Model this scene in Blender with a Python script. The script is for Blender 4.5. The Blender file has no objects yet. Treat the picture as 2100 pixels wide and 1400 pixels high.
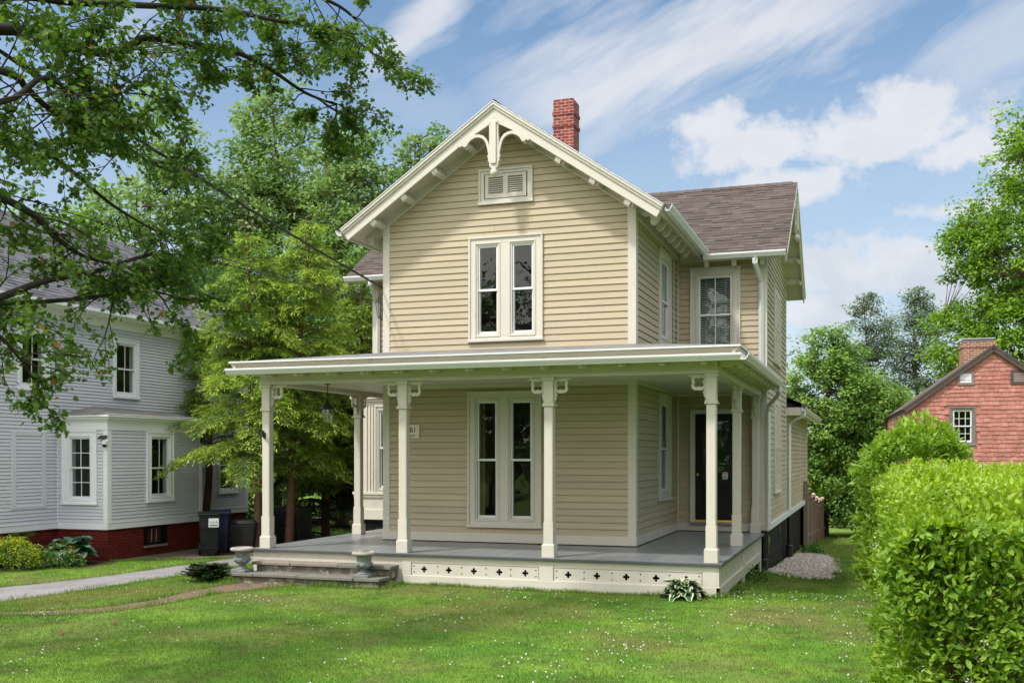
import bpy, bmesh, math, random
import numpy as np
from mathutils import Vector, Matrix, noise as mnoise
R = math.radians
random.seed(7)
rng = np.random.default_rng(7)
scene = bpy.context.scene
COL = scene.collection

# ------------------------------------------------------------------ survey of the place (metres)
CAMF, CAMTH, HORV, CAMZ = 2135.0, R(19.0), 935.0, 2.10
_s, _c = math.sin(CAMTH), math.cos(CAMTH)
def at(u, v, d):
    """point seen along a sight line of the site survey, at distance d in front of the surveyor"""
    a = (u - 1050) / CAMF; b = (HORV - v) / CAMF
    return np.array([(-_s + _c*a)*d, (_c + _s*a)*d, CAMZ + b*d])
def azel(u, v):
    p = at(u, v, 1.0) - np.array([0, 0, CAMZ])
    return math.atan2(p[0], p[1]), math.atan2(p[2], math.hypot(p[0], p[1]))
def sm(a, b, x):
    t = np.clip((x - a) / (b - a), 0, 1); return t*t*(3 - 2*t)
def gz(x, y):
    """height of the ground"""
    x = np.asarray(x, float); y = np.asarray(y, float)
    r = sm(-9.5, -3.5, x)
    drop = 0.046*np.clip(np.minimum(y, 60) - 15, 0, None)*r
    return 0.05 - drop - 0.2*sm(-10.5, -14.0, x) + 0.012*np.sin(x*1.3 + 1)*np.sin(y*1.1)

# ------------------------------------------------------------------ materials
def nodes(m):
    m.use_nodes = True
    nt = m.node_tree; nt.nodes.clear()
    return nt, nt.nodes, nt.links
def mat(name, col, rough=0.55, var=0.06, vscale=3.0, bump=0.0, bscale=60.0, spec=0.4, col2=None, c2scale=1.0, c2lo=0.45, c2hi=0.65, metal=0.0, stretch=(1, 1, 1), pv=0.0):
    m = bpy.data.materials.new(name); nt, N, L = nodes(m)
    out = N.new('ShaderNodeOutputMaterial'); p = N.new('ShaderNodeBsdfPrincipled')
    L.new(p.outputs[0], out.inputs[0])
    p.inputs['Roughness'].default_value = rough
    p.inputs['Specular IOR Level'].default_value = spec
    p.inputs['Metallic'].default_value = metal
    tc = N.new('ShaderNodeTexCoord'); mp = N.new('ShaderNodeMapping')
    mp.inputs['Scale'].default_value = stretch
    L.new(tc.outputs['Object'], mp.inputs[0])
    no = N.new('ShaderNodeTexNoise'); no.inputs['Scale'].default_value = vscale; no.inputs['Detail'].default_value = 6
    L.new(mp.outputs[0], no.inputs['Vector'])
    mx = N.new('ShaderNodeMix'); mx.data_type = 'RGBA'
    c = np.array(col)
    mx.inputs['A'].default_value = (*np.clip(c*(1 - var*2), 0, 1), 1); mx.inputs['B'].default_value = (*np.clip(c*(1 + var*2), 0, 1), 1)
    L.new(no.outputs['Fac'], mx.inputs['Factor'])
    src = mx.outputs['Result']
    if col2 is not None:
        n2 = N.new('ShaderNodeTexNoise'); n2.inputs['Scale'].default_value = c2scale; n2.inputs['Detail'].default_value = 8
        n2.inputs['Roughness'].default_value = 0.65
        L.new(mp.outputs[0], n2.inputs['Vector'])
        mr = N.new('ShaderNodeMapRange'); mr.inputs['From Min'].default_value = c2lo; mr.inputs['From Max'].default_value = c2hi
        L.new(n2.outputs['Fac'], mr.inputs['Value'])
        m2 = N.new('ShaderNodeMix'); m2.data_type = 'RGBA'; m2.inputs['B'].default_value = (*col2, 1)
        L.new(mr.outputs[0], m2.inputs['Factor']); L.new(src, m2.inputs['A']); src = m2.outputs['Result']
    if pv:
        at_ = N.new('ShaderNodeAttribute'); at_.attribute_name = 'var'; hv = N.new('ShaderNodeHueSaturation'); mv = N.new('ShaderNodeMapRange')
        mv.inputs['To Min'].default_value = 1 - pv; mv.inputs['To Max'].default_value = 1 + pv
        L.new(at_.outputs['Fac'], mv.inputs['Value']); L.new(mv.outputs[0], hv.inputs['Value']); L.new(src, hv.inputs['Color']); src = hv.outputs[0]
    L.new(src, p.inputs['Base Color'])
    if bump > 0:
        nb = N.new('ShaderNodeTexNoise'); nb.inputs['Scale'].default_value = bscale; nb.inputs['Detail'].default_value = 4
        L.new(mp.outputs[0], nb.inputs['Vector'])
        bp = N.new('ShaderNodeBump'); bp.inputs['Strength'].default_value = 0.6; bp.inputs['Distance'].default_value = bump
        L.new(nb.outputs['Fac'], bp.inputs['Height']); L.new(bp.outputs[0], p.inputs['Normal'])
    return m
def brickmat(name, c1, c2, mortar, bw=0.21, bh=0.068, ms=0.010, rough=0.85, bump=0.006, smooth=0.1):
    m = bpy.data.materials.new(name); nt, N, L = nodes(m)
    out = N.new('ShaderNodeOutputMaterial'); p = N.new('ShaderNodeBsdfPrincipled'); L.new(p.outputs[0], out.inputs[0])
    p.inputs['Roughness'].default_value = rough; p.inputs['Specular IOR Level'].default_value = 0.12
    uv = N.new('ShaderNodeUVMap'); b = N.new('ShaderNodeTexBrick')
    L.new(uv.outputs[0], b.inputs['Vector'])
    b.inputs['Scale'].default_value = 1; b.inputs['Brick Width'].default_value = bw; b.inputs['Row Height'].default_value = bh
    b.inputs['Mortar Size'].default_value = ms; b.inputs['Mortar Smooth'].default_value = smooth
    b.inputs['Color1'].default_value = (*c1, 1); b.inputs['Color2'].default_value = (*c2, 1); b.inputs['Mortar'].default_value = (*mortar, 1)
    tc = N.new('ShaderNodeTexCoord')
    n = N.new('ShaderNodeTexNoise'); n.inputs['Scale'].default_value = 9; n.inputs['Detail'].default_value = 8
    L.new(tc.outputs['Object'], n.inputs['Vector'])
    hs = N.new('ShaderNodeHueSaturation')
    mr = N.new('ShaderNodeMapRange'); mr.inputs['To Min'].default_value = 0.55; mr.inputs['To Max'].default_value = 1.45
    L.new(n.outputs['Fac'], mr.inputs['Value']); L.new(mr.outputs[0], hs.inputs['Value'])
    L.new(b.outputs['Color'], hs.inputs['Color']); L.new(hs.outputs[0], p.inputs['Base Color'])
    ad = N.new('ShaderNodeMath'); ad.operation = 'MULTIPLY_ADD'; ad.inputs[1].default_value = -1.0; 
    L.new(b.outputs['Fac'], ad.inputs[0]); L.new(n.outputs['Fac'], ad.inputs[2])
    bp = N.new('ShaderNodeBump'); bp.inputs['Strength'].default_value = 1; bp.inputs['Distance'].default_value = bump
    L.new(ad.outputs[0], bp.inputs['Height']); L.new(bp.outputs[0], p.inputs['Normal'])
    return m
def varmat(name, ca, cb, rough=0.8, spec=0.2, trans=0.0, cc=None, nscale=0.0, bump=0.0, bscale=80):
    """colour picked per face from the stored 'var' value (leaves, shingles)"""
    m = bpy.data.materials.new(name); nt, N, L = nodes(m)
    out = N.new('ShaderNodeOutputMaterial'); p = N.new('ShaderNodeBsdfPrincipled')
    p.inputs['Roughness'].default_value = rough; p.inputs['Specular IOR Level'].default_value = spec
    a = N.new('ShaderNodeAttribute'); a.attribute_name = 'var'
    cr = N.new('ShaderNodeValToRGB'); e = cr.color_ramp.elements
    e[0].position = 0; e[0].color = (*ca, 1); e[1].position = 1; e[1].color = (*cb, 1)
    if cc is not None:
        e[1].position = 0.9; x = cr.color_ramp.elements.new(1.0); x.color = (*cc, 1)
    L.new(a.outputs['Fac'], cr.inputs[0]); src = cr.outputs[0]
    if nscale:
        tc = N.new('ShaderNodeTexCoord'); n = N.new('ShaderNodeTexNoise'); n.inputs['Scale'].default_value = nscale; n.inputs['Detail'].default_value = 6
        L.new(tc.outputs['Object'], n.inputs['Vector'])
        hs = N.new('ShaderNodeHueSaturation'); mr = N.new('ShaderNodeMapRange'); mr.inputs['To Min'].default_value = 0.6; mr.inputs['To Max'].default_value = 1.4
        L.new(n.outputs['Fac'], mr.inputs['Value']); L.new(mr.outputs[0], hs.inputs['Value']); L.new(src, hs.inputs['Color']); src = hs.outputs[0]
    L.new(src, p.inputs['Base Color'])
    if bump:
        tc = N.new('ShaderNodeTexCoord'); n = N.new('ShaderNodeTexNoise'); n.inputs['Scale'].default_value = bscale
        L.new(tc.outputs['Object'], n.inputs['Vector'])
        bp = N.new('ShaderNodeBump'); bp.inputs['Distance'].default_value = bump; L.new(n.outputs['Fac'], bp.inputs['Height']); L.new(bp.outputs[0], p.inputs['Normal'])
    if trans > 0:
        t = N.new('ShaderNodeBsdfTranslucent'); mx = N.new('ShaderNodeMixShader'); mx.inputs[0].default_value = trans
        hs2 = N.new('ShaderNodeHueSaturation'); hs2.inputs['Value'].default_value = 1.5; hs2.inputs['Saturation'].default_value = 1.1
        L.new(src, hs2.inputs['Color']); L.new(hs2.outputs[0], t.inputs['Color'])
        L.new(p.outputs[0], mx.inputs[1]); L.new(t.outputs[0], mx.inputs[2]); L.new(mx.outputs[0], out.inputs[0])
    else:
        L.new(p.outputs[0], out.inputs[0])
    return m
def glassmat(name, tint=(0.75, 0.8, 0.78), boost=0.01):
    m = bpy.data.materials.new(name); nt, N, L = nodes(m)
    out = N.new('ShaderNodeOutputMaterial')
    lw = N.new('ShaderNodeLayerWeight'); lw.inputs[0].default_value = 0.5
    pw = N.new('ShaderNodeMath'); pw.operation = 'POWER'; pw.inputs[1].default_value = 5.0; L.new(lw.outputs['Facing'], pw.inputs[0])
    ad = N.new('ShaderNodeMath'); ad.operation = 'MULTIPLY_ADD'; ad.inputs[1].default_value = 0.93; ad.inputs[2].default_value = 0.055 + boost
    L.new(pw.outputs[0], ad.inputs[0])
    tr = N.new('ShaderNodeBsdfTransparent'); tr.inputs[0].default_value = (*tint, 1)
    gl = N.new('ShaderNodeBsdfGlossy'); gl.inputs['Roughness'].default_value = 0.015
    tc = N.new('ShaderNodeTexCoord'); n = N.new('ShaderNodeTexNoise'); n.inputs['Scale'].default_value = 2.2
    L.new(tc.outputs['Object'], n.inputs['Vector'])
    bp = N.new('ShaderNodeBump'); bp.inputs['Strength'].default_value = 0.25; bp.inputs['Distance'].default_value = 0.02
    L.new(n.outputs['Fac'], bp.inputs['Height']); L.new(bp.outputs[0], gl.inputs['Normal'])
    mx = N.new('ShaderNodeMixShader'); L.new(ad.outputs[0], mx.inputs[0]); L.new(tr.outputs[0], mx.inputs[1]); L.new(gl.outputs[0], mx.inputs[2])
    L.new(mx.outputs[0], out.inputs[0])
    return m

M = {}
M['clap'] = mat('beige_clapboard_paint', (0.45, 0.378, 0.262), 0.6, 0.03, 1.2, 0.0015, 90, 0.3, col2=(0.405, 0.335, 0.235), c2scale=2.3, c2lo=0.48, c2hi=0.75, stretch=(0.35, 0.35, 2.5), pv=.05)
M['trim'] = mat('cream_trim_paint', (0.585, 0.548, 0.478), 0.5, 0.03, 2.0, 0.001, 70, 0.35, col2=(0.50, 0.465, 0.40), c2scale=4, c2lo=0.55, c2hi=0.78, pv=.02)
M['white'] = mat('white_vinyl', (0.70, 0.71, 0.73), 0.35, 0.02, 2, 0, 1, 0.5)
M['gutter'] = mat('white_aluminium_gutter', (0.64, 0.65, 0.655), 0.35, 0.03, 3, 0, 1, 0.5, col2=(0.55, 0.53, 0.48), c2scale=3, c2lo=0.58, c2hi=0.8)
M['crown'] = mat('weathered_roof_edge', (0.56, 0.50, 0.40), 0.6, 0.05, 4, 0.002, 30, 0.3, col2=(0.27, 0.24, 0.20), c2scale=5, c2lo=0.6, c2hi=0.8)
M['floor'] = mat('grey_porch_paint', (0.20, 0.21, 0.222), 0.33, 0.06, 1.5, 0.001, 30, 0.5, col2=(0.26, 0.265, 0.255), c2scale=1.2, c2lo=0.48, c2hi=0.72, stretch=(1.5, .6, 1), pv=.07)
M['black'] = mat('black_paint', (0.006, 0.006, 0.0065), 0.4, 0.1, 3, 0, 1, 0.22)
M['blackm'] = mat('black_metal', (0.015, 0.015, 0.016), 0.35, 0.1, 3, 0, 1, 0.5)
M['bbrick'] = brickmat('black_painted_brick', (0.008, 0.008, 0.009), (0.017, 0.017, 0.018), (0.003, 0.003, 0.003), bh=0.078, ms=.014, rough=0.6, bump=0.03)
M['cbrick'] = brickmat('red_chimney_brick', (0.30, 0.058, 0.045), (0.19, 0.034, 0.03), (0.36, 0.29, 0.26), bw=0.20, bh=0.075, ms=0.009)
M['rbrick'] = brickmat('red_painted_brick', (0.165, 0.027, 0.023), (0.115, 0.019, 0.016), (0.07, 0.014, 0.012), bw=0.2, bh=0.066, ms=0.009, rough=0.6, bump=0.005)
M['obrick'] = brickmat('old_orange_brick', (0.36, 0.13, 0.07), (0.22, 0.075, 0.05), (0.38, 0.34, 0.29), bw=0.22, bh=0.08, ms=0.012)
M['pbrick'] = brickmat('worn_path_brick', (0.21, 0.135, 0.095), (0.165, 0.11, 0.08), (0.12, 0.10, 0.065), bw=0.2, bh=0.1, ms=0.012, bump=0.02)
M['shingle'] = varmat('brown_asphalt_shingle', (0.072, 0.058, 0.053), (0.115, 0.093, 0.085), 0.95, 0.1, nscale=40)
M['gshingle'] = varmat('grey_asphalt_shingle', (0.085, 0.085, 0.095), (0.15, 0.15, 0.165), 0.95, 0.1, nscale=40)
M['proof'] = mat('grey_membrane_roof', (0.15, 0.145, 0.145), 0.7, 0.08, 2, 0.002, 20, 0.3, col2=(0.23, 0.22, 0.21), c2scale=3)
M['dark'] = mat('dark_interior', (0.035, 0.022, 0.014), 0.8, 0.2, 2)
M['room'] = mat('room_wall', (0.16, 0.11, 0.065), 0.8, 0.1, 2)
M['glass'] = glassmat('window_glass')
M['lglass'] = glassmat('lantern_glass', (0.9, 0.93, 0.92), 0.06)
M['blind'] = mat('white_blind', (0.7, 0.7, 0.68), 0.5, 0.02, 2)
M['curtain'] = mat('beige_curtain', (0.42, 0.38, 0.33), 0.9, 0.08, 6, stretch=(8, 1, 0.3))
M['gold'] = mat('gold_curtain', (0.55, 0.36, 0.12), 0.9, 0.08, 6)
M['brass'] = mat('brass', (0.75, 0.48, 0.14), 0.3, 0.05, 3, metal=1.0)
M['wclap'] = mat('pale_grey_clapboard', (0.605, 0.61, 0.672), 0.55, 0.02, 1.5, 0.001, 90, 0.3, stretch=(0.4, 0.4, 2), pv=.03)
M['wtrim'] = mat('white_trim_paint', (0.80, 0.81, 0.845), 0.45, 0.02, 2, 0, 1, 0.4)
M['slab'] = mat('bluestone_tread', (0.175, 0.17, 0.15), 0.75, 0.15, 4, 0.004, 25, 0.3, col2=(0.15, 0.15, 0.12), c2scale=5)
M['slabwarm'] = mat('warm_stone_tread', (0.235, 0.205, 0.165), 0.75, 0.12, 4, 0.004, 25, 0.3, col2=(0.2, 0.18, 0.15), c2scale=5)
M['stone'] = mat('mortared_fieldstone', (0.14, 0.12, 0.088), 0.9, 0.3, 7, 0.03, 14, 0.2, col2=(0.34, 0.32, 0.28), c2scale=4.5, c2lo=0.52, c2hi=0.62)
M['urn'] = mat('weathered_cast_stone', (0.22, 0.235, 0.23), 0.85, 0.2, 8, 0.004, 60, 0.2, col2=(0.11, 0.125, 0.12), c2scale=9, c2lo=0.5, c2hi=0.66)
M['urnrim'] = mat('pale_cast_stone', (0.36, 0.325, 0.29), 0.85, 0.15, 10, 0.004, 60, 0.2, col2=(0.28, 0.27, 0.25), c2scale=14)
M['bark'] = mat('grey_brown_bark', (0.10, 0.075, 0.055), 0.95, 0.35, 6, 0.02, 18, 0.1, stretch=(3, 3, 0.7))
M['bark2'] = mat('red_brown_bark', (0.15, 0.09, 0.06), 0.95, 0.35, 9, 0.02, 25, 0.1, stretch=(2, 2, 0.8))
M['bark3'] = mat('dark_bark', (0.045, 0.038, 0.032), 0.95, 0.3, 6, 0.01, 30, 0.1)
M['twig'] = mat('brown_twig', (0.12, 0.08, 0.05), 0.9, 0.3, 8)
M['cable'] = mat('black_cable', (0.02, 0.02, 0.022), 0.5, 0.1, 3)
M['fence'] = mat('grey_brown_fence_board', (0.22, 0.165, 0.125), 0.85, 0.2, 4, 0.004, 40, 0.2, stretch=(9, 9, 0.6), col2=(0.15, 0.125, 0.105), c2scale=2)
M['fcap'] = mat('pale_post_cap', (0.42, 0.33, 0.24), 0.8, 0.1, 4)
M['bingreen'] = mat('dark_green_plastic', (0.005, 0.007, 0.007), 0.4, 0.1, 4)
M['binblue'] = mat('dark_blue_plastic', (0.006, 0.010, 0.040), 0.4, 0.1, 4)
M['bingrey'] = mat('charcoal_plastic', (0.018, 0.018, 0.019), 0.4, 0.1, 4)
M['plate'] = mat('cream_plate', (0.72, 0.67, 0.55), 0.5, 0.02, 3)
M['red'] = mat('red_ink', (0.55, 0.03, 0.03), 0.5, 0.02, 3)
M['blue'] = mat('blue_ink', (0.03, 0.06, 0.25), 0.5, 0.02, 3)
M['redshingle'] = varmat('salmon_red_wall_shingle', (0.36, 0.150, 0.120), (0.47, 0.212, 0.175), 0.85, 0.15, nscale=2.5, bump=0.004, bscale=30)
M['browntrim'] = mat('dark_brown_trim', (0.075, 0.055, 0.048), 0.7, 0.15, 4)
M['greytrim'] = mat('weathered_grey_trim', (0.20, 0.175, 0.165), 0.8, 0.2, 6)
M['metal'] = mat('grey_flashing', (0.36, 0.37, 0.38), 0.45, 0.1, 3)
M['asphalt'] = mat('pale_driveway_asphalt', (0.235, 0.225, 0.23), 0.92, 0.22, 45, 0.008, 120, 0.15, col2=(0.165, 0.155, 0.155), c2scale=1.6, c2lo=0.46, c2hi=0.68)
M['soil'] = mat('dark_soil', (0.06, 0.043, 0.03), 0.95, 0.3, 9, 0.02, 30, 0.1)
M['mulch'] = mat('brown_gravel_strip', (0.13, 0.10, 0.085), 0.95, 0.5, 60, 0.02, 90, 0.1)
M['gravel'] = varmat('mixed_grey_pebble', (0.17, 0.15, 0.135), (0.64, 0.58, 0.51), 0.8, 0.2)
M['shed'] = mat('dark_shed_board', (0.03, 0.03, 0.034), 0.8, 0.1, 4)
LEAF = {}
LEAF['maple'] = varmat('maple_leaf', (0.036, 0.09, 0.016), (0.15, 0.24, 0.036), 0.45, 0.35, 0.45, cc=(0.30, 0.12, 0.05))
LEAF['broad'] = varmat('broad_leaf', (0.085, 0.185, 0.034), (0.28, 0.42, 0.08), 0.5, 0.35, 0.34)
LEAF['bluegreen'] = varmat('ash_leaf', (0.1, 0.19, 0.052), (0.32, 0.44, 0.13), 0.5, 0.35, 0.34)
LEAF['deep'] = varmat('deep_green_leaf', (0.042, 0.112, 0.026), (0.14, 0.255, 0.052), 0.5, 0.35, 0.3)
LEAF['lime'] = varmat('yellow_green_leaf', (0.085, 0.195, 0.02), (0.28, 0.42, 0.045), 0.5, 0.35, 0.36)
LEAF['pine'] = varmat('pine_needle', (0.075, 0.125, 0.06), (0.18, 0.25, 0.11), 0.6, 0.25, 0.15)
LEAF['hemlock'] = varmat('hemlock_needle', (0.065, 0.14, 0.036), (0.44, 0.58, 0.08), 0.55, 0.3, 0.25)
LEAF['hemdark'] = varmat('shaded_hemlock_needle', (0.012, 0.030, 0.012), (0.05, 0.085, 0.02), 0.55, 0.3, 0.2)  # darker copy of the hemlock colours, shade put into the colour
LEAF['privet'] = varmat('privet_leaf', (0.052, 0.155, 0.013), (0.33, 0.46, 0.045), 0.5, 0.3, 0.32)
LEAF['yew'] = varmat('dwarf_spruce_needle', (0.012, 0.04, 0.012), (0.04, 0.09, 0.02), 0.5, 0.3, 0.1)
LEAF['hosta'] = varmat('blue_green_hosta_leaf', (0.05, 0.125, 0.075), (0.10, 0.20, 0.125), 0.5, 0.35, 0.15)
LEAF['ground'] = varmat('small_green_leaf', (0.035, 0.10, 0.018), (0.11, 0.21, 0.035), 0.5, 0.3, 0.25)
LEAF['mantle'] = varmat('chartreuse_bloom', (0.22, 0.3, 0.02), (0.55, 0.56, 0.04), 0.6, 0.2, 0.25)
LEAF['petal'] = varmat('white_petal', (0.60, 0.58, 0.52), (0.8, 0.79, 0.74), 0.7, 0.2, 0.2)
def hostamat(name, centre, edge, lo, hi):
    m = bpy.data.materials.new(name); nt, N, L = nodes(m)
    out = N.new('ShaderNodeOutputMaterial'); p = N.new('ShaderNodeBsdfPrincipled'); L.new(p.outputs[0], out.inputs[0])
    p.inputs['Roughness'].default_value = 0.4
    uv = N.new('ShaderNodeUVMap'); sx = N.new('ShaderNodeSeparateXYZ'); L.new(uv.outputs[0], sx.inputs[0])
    n = N.new('ShaderNodeTexNoise'); n.inputs['Scale'].default_value = 30; tc = N.new('ShaderNodeTexCoord'); L.new(tc.outputs['Object'], n.inputs['Vector'])
    ma = N.new('ShaderNodeMath'); ma.operation = 'MULTIPLY_ADD'; ma.inputs[1].default_value = 0.5; L.new(n.outputs['Fac'], ma.inputs[0]); L.new(sx.outputs[0], ma.inputs[2])
    mr = N.new('ShaderNodeMapRange'); mr.inputs['From Min'].default_value = lo + 0.25; mr.inputs['From Max'].default_value = hi + 0.25; L.new(ma.outputs[0], mr.inputs['Value'])
    mx = N.new('ShaderNodeMix'); mx.data_type = 'RGBA'; mx.inputs['A'].default_value = (*centre, 1); mx.inputs['B'].default_value = (*edge, 1)
    L.new(mr.outputs[0], mx.inputs['Factor']); L.new(mx.outputs['Result'], p.inputs['Base Color'])
    return m
M['deadleaf'] = mat('dull_red_leaf', (0.16, 0.05, 0.03), 0.8, 0.2, 20)
M['nosing_shade'] = mat('floor_edge_shade_grey', (0.075, 0.08, 0.09), 0.5, 0.08, 3)  # dark grey stands in for the shadow line at the floor edge
M['hosta_white'] = hostamat('white_edged_hosta_leaf', (0.035, 0.105, 0.025), (0.66, 0.68, 0.48), 0.62, 0.72)
M['hosta_yellow'] = hostamat('yellow_edged_hosta_leaf', (0.05, 0.13, 0.05), (0.55, 0.52, 0.09), 0.5, 0.62)

def grassmat(name, blade):
    m = bpy.data.materials.new(name); nt, N, L = nodes(m)
    out = N.new('ShaderNodeOutputMaterial'); p = N.new('ShaderNodeBsdfPrincipled')
    p.inputs['Roughness'].default_value = 0.55 if blade else 0.9; p.inputs['Specular IOR Level'].default_value = 0.25 if blade else 0.1
    g = N.new('ShaderNodeTexCoord')
    def noise(sc, det, lo, hi):
        n = N.new('ShaderNodeTexNoise'); n.inputs['Scale'].default_value = sc; n.inputs['Detail'].default_value = det
        L.new(g.outputs['Object'], n.inputs['Vector'])
        mr = N.new('ShaderNodeMapRange'); mr.inputs['From Min'].default_value = lo; mr.inputs['From Max'].default_value = hi; L.new(n.outputs['Fac'], mr.inputs['Value'])
        return mr.outputs[0]
    def mix(f, a, b):
        mx = N.new('ShaderNodeMix'); mx.data_type = 'RGBA'
        L.new(f, mx.inputs['Factor'])
        for k, x in (('A', a), ('B', b)):
            if isinstance(x, tuple): mx.inputs[k].default_value = (*x, 1)
            else: L.new(x, mx.inputs[k])
        return mx.outputs['Result']
    c = mix(noise(0.9, 5, 0.40, 0.60), (0.080, 0.185, 0.022), (0.145, 0.250, 0.032))
    if blade:
        a = N.new('ShaderNodeAttribute'); a.attribute_name = 'var'
        c = mix(a.outputs['Fac'], c, (0.21, 0.31, 0.05))
    dry = noise(0.5, 6, 0.47, 0.68)
    d2 = N.new('ShaderNodeMath'); d2.operation = 'MULTIPLY'; d2.inputs[1].default_value = 0.72 if blade else 0.8; L.new(dry, d2.inputs[0])
    c = mix(d2.outputs[0], c, (0.30, 0.27, 0.095) if blade else (0.17, 0.145, 0.07))
    if not blade:
        c = mix(noise(3, 8, 0.5, 0.8), c, (0.07, 0.06, 0.03))
    L.new(c, p.inputs['Base Color'])
    if blade:
        t = N.new('ShaderNodeBsdfTranslucent'); L.new(c, t.inputs['Color']); mx = N.new('ShaderNodeMixShader'); mx.inputs[0].default_value = 0.3
        L.new(p.outputs[0], mx.inputs[1]); L.new(t.outputs[0], mx.inputs[2]); L.new(mx.outputs[0], out.inputs[0])
    else:
        L.new(p.outputs[0], out.inputs[0])
    return m
M['lawn'] = grassmat('lawn_turf', False)
M['blade'] = grassmat('grass_blade', True)

# ------------------------------------------------------------------ builders
def put(o, parent=None):
    COL.objects.link(o)
    if parent is not None:
        o.parent = parent
        w = WLOC[parent.name]
        o.matrix_parent_inverse = Matrix.Translation(-w)
        WLOC[o.name] = Vector((0, 0, 0))
    return o
WLOC = {}
def thing(name, loc, label, cat, group=None):
    o = bpy.data.objects.new(name, None); COL.objects.link(o)
    o.location = loc; o.empty_display_size = 0.2
    WLOC[o.name] = Vector(loc)
    tag(o, label, cat, group); return o
def part_group(name, parent):
    """a part that is itself only the sum of its sub-parts"""
    o = bpy.data.objects.new(name, None); put(o, parent); return o
def tag(o, label, cat, group=None, kind=None):
    if label: o['label'] = label
    if cat: o['category'] = cat
    if group: o['group'] = group
    if kind: o['kind'] = kind
    return o
def boxuv(me):
    n = len(me.loops)
    if n == 0: return
    uvl = me.uv_layers.new(name='UVMap')
    co = np.empty(len(me.vertices)*3); me.vertices.foreach_get('co', co); co = co.reshape(-1, 3)
    li = np.empty(n, int); me.loops.foreach_get('vertex_index', li)
    nr = np.empty(len(me.polygons)*3); me.polygons.foreach_get('normal', nr); nr = np.abs(nr.reshape(-1, 3))
    lt = np.empty(len(me.polygons), int); me.polygons.foreach_get('loop_total', lt)
    ax = np.repeat(nr.argmax(1), lt)
    P = co[li]
    u = np.where(ax == 0, P[:, 1], P[:, 0]); v = np.where(ax == 2, P[:, 1], P[:, 2])
    uvl.data.foreach_set('uv', np.stack([u, v], 1).ravel())
class MB:
    """collects shapes in a local frame: x along r, y along n (outward), z along up"""
    def __init__(s, o=(0, 0, 0), r=(1, 0, 0), n=(0, 1, 0), up=(0, 0, 1)):
        s.o = np.array(o, float); s.A = np.array([r, n, up], float)
        s.flip = np.linalg.det(s.A) < 0
        s.v = []; s.f = []; s.var = []
    def P(s, p): return s.o + np.asarray(p, float) @ s.A
    def add(s, vs, fs, var=None):
        b = len(s.v)
        for p in vs: s.v.append(tuple(s.P(p)))
        for f in fs:
            g = [b + i for i in f]
            s.f.append(g[::-1] if s.flip else g)
            s.var.append(random.random() if var is None else var)
        return s
    def box(s, x0, x1, y0, y1, z0, z1, var=None):
        return s.add([(x0, y0, z0), (x1, y0, z0), (x1, y1, z0), (x0, y1, z0), (x0, y0, z1), (x1, y0, z1), (x1, y1, z1), (x0, y1, z1)],
                     [(0, 3, 2, 1), (4, 5, 6, 7), (0, 1, 5, 4), (1, 2, 6, 5), (2, 3, 7, 6), (3, 0, 4, 7)], var)
    def tbox(s, cx, cy, z0, z1, a0, b0, a1, b1):
        """tapered box, half sizes a0,b0 at z0 and a1,b1 at z1"""
        return s.add([(cx-a0, cy-b0, z0), (cx+a0, cy-b0, z0), (cx+a0, cy+b0, z0), (cx-a0, cy+b0, z0), (cx-a1, cy-b1, z1), (cx+a1, cy-b1, z1), (cx+a1, cy+b1, z1), (cx-a1, cy+b1, z1)],
                     [(0, 3, 2, 1), (4, 5, 6, 7), (0, 1, 5, 4), (1, 2, 6, 5), (2, 3, 7, 6), (3, 0, 4, 7)])
    def quad(s, a, b, c, d, var=None): return s.add([a, b, c, d], [(0, 1, 2, 3)], var)
    def poly(s, pts): return s.add(pts, [tuple(range(len(pts)))])
    def prism(s, prof, x0, x1):
        """profile in (y,z) pushed along x"""
        n = len(prof)
        vs = [(x0, y, z) for y, z in prof] + [(x1, y, z) for y, z in prof]
        fs = [(i, (i+1) % n, n + (i+1) % n, n + i) for i in range(n)] + [tuple(range(n))[::-1], tuple(range(n, 2*n))]
        return s.add(vs, fs)
    def plan(s, pts, z0, z1):
        """outline in (x,y) raised along z"""
        n = len(pts)
        vs = [(x, y, z0) for x, y in pts] + [(x, y, z1) for x, y in pts]
        fs = [(i, (i+1) % n, n + (i+1) % n, n + i) for i in range(n)] + [tuple(range(n))[::-1], tuple(range(n, 2*n))]
        return s.add(vs, fs)
    def lathe(s, prof, cx, cy, seg=20, wob=0):
        n = len(prof); vs = []
        for i in range(seg):
            a = 2*math.pi*i/seg
            for r, z in prof: vs.append((cx + r*math.cos(a), cy + r*math.sin(a), z))
        fs = []
        for i in range(seg):
            j = (i+1) % seg
            for k in range(n-1): fs.append((i*n+k, j*n+k, j*n+k+1, i*n+k+1))
        return s.add(vs, fs)
    def tube(s, pts, rad, sides=8):
        pts = [np.array(p, float) for p in pts]; n = len(pts)
        if not hasattr(rad, '__len__'): rad = [rad]*n
        vs = []
        for i, p in enumerate(pts):
            t = pts[min(i+1, n-1)] - pts[max(i-1, 0)]; t = t/(np.linalg.norm(t) + 1e-9)
            u = np.cross(t, (0, 0, 1)) if abs(t[2]) < 0.95 else np.cross(t, (0, 1, 0)); u /= np.linalg.norm(u); w = np.cross(t, u)
            for k in range(sides):
                a = 2*math.pi*k/sides
                vs.append(p + rad[i]*(math.cos(a)*u + math.sin(a)*w))
        fs = [(i*sides+k, i*sides+(k+1) % sides, (i+1)*sides+(k+1) % sides, (i+1)*sides+k) for i in range(n-1) for k in range(sides)]
        fs += [tuple(range(sides))[::-1], tuple((n-1)*sides + k for k in range(sides))]
        return s.add(vs, fs)
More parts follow.
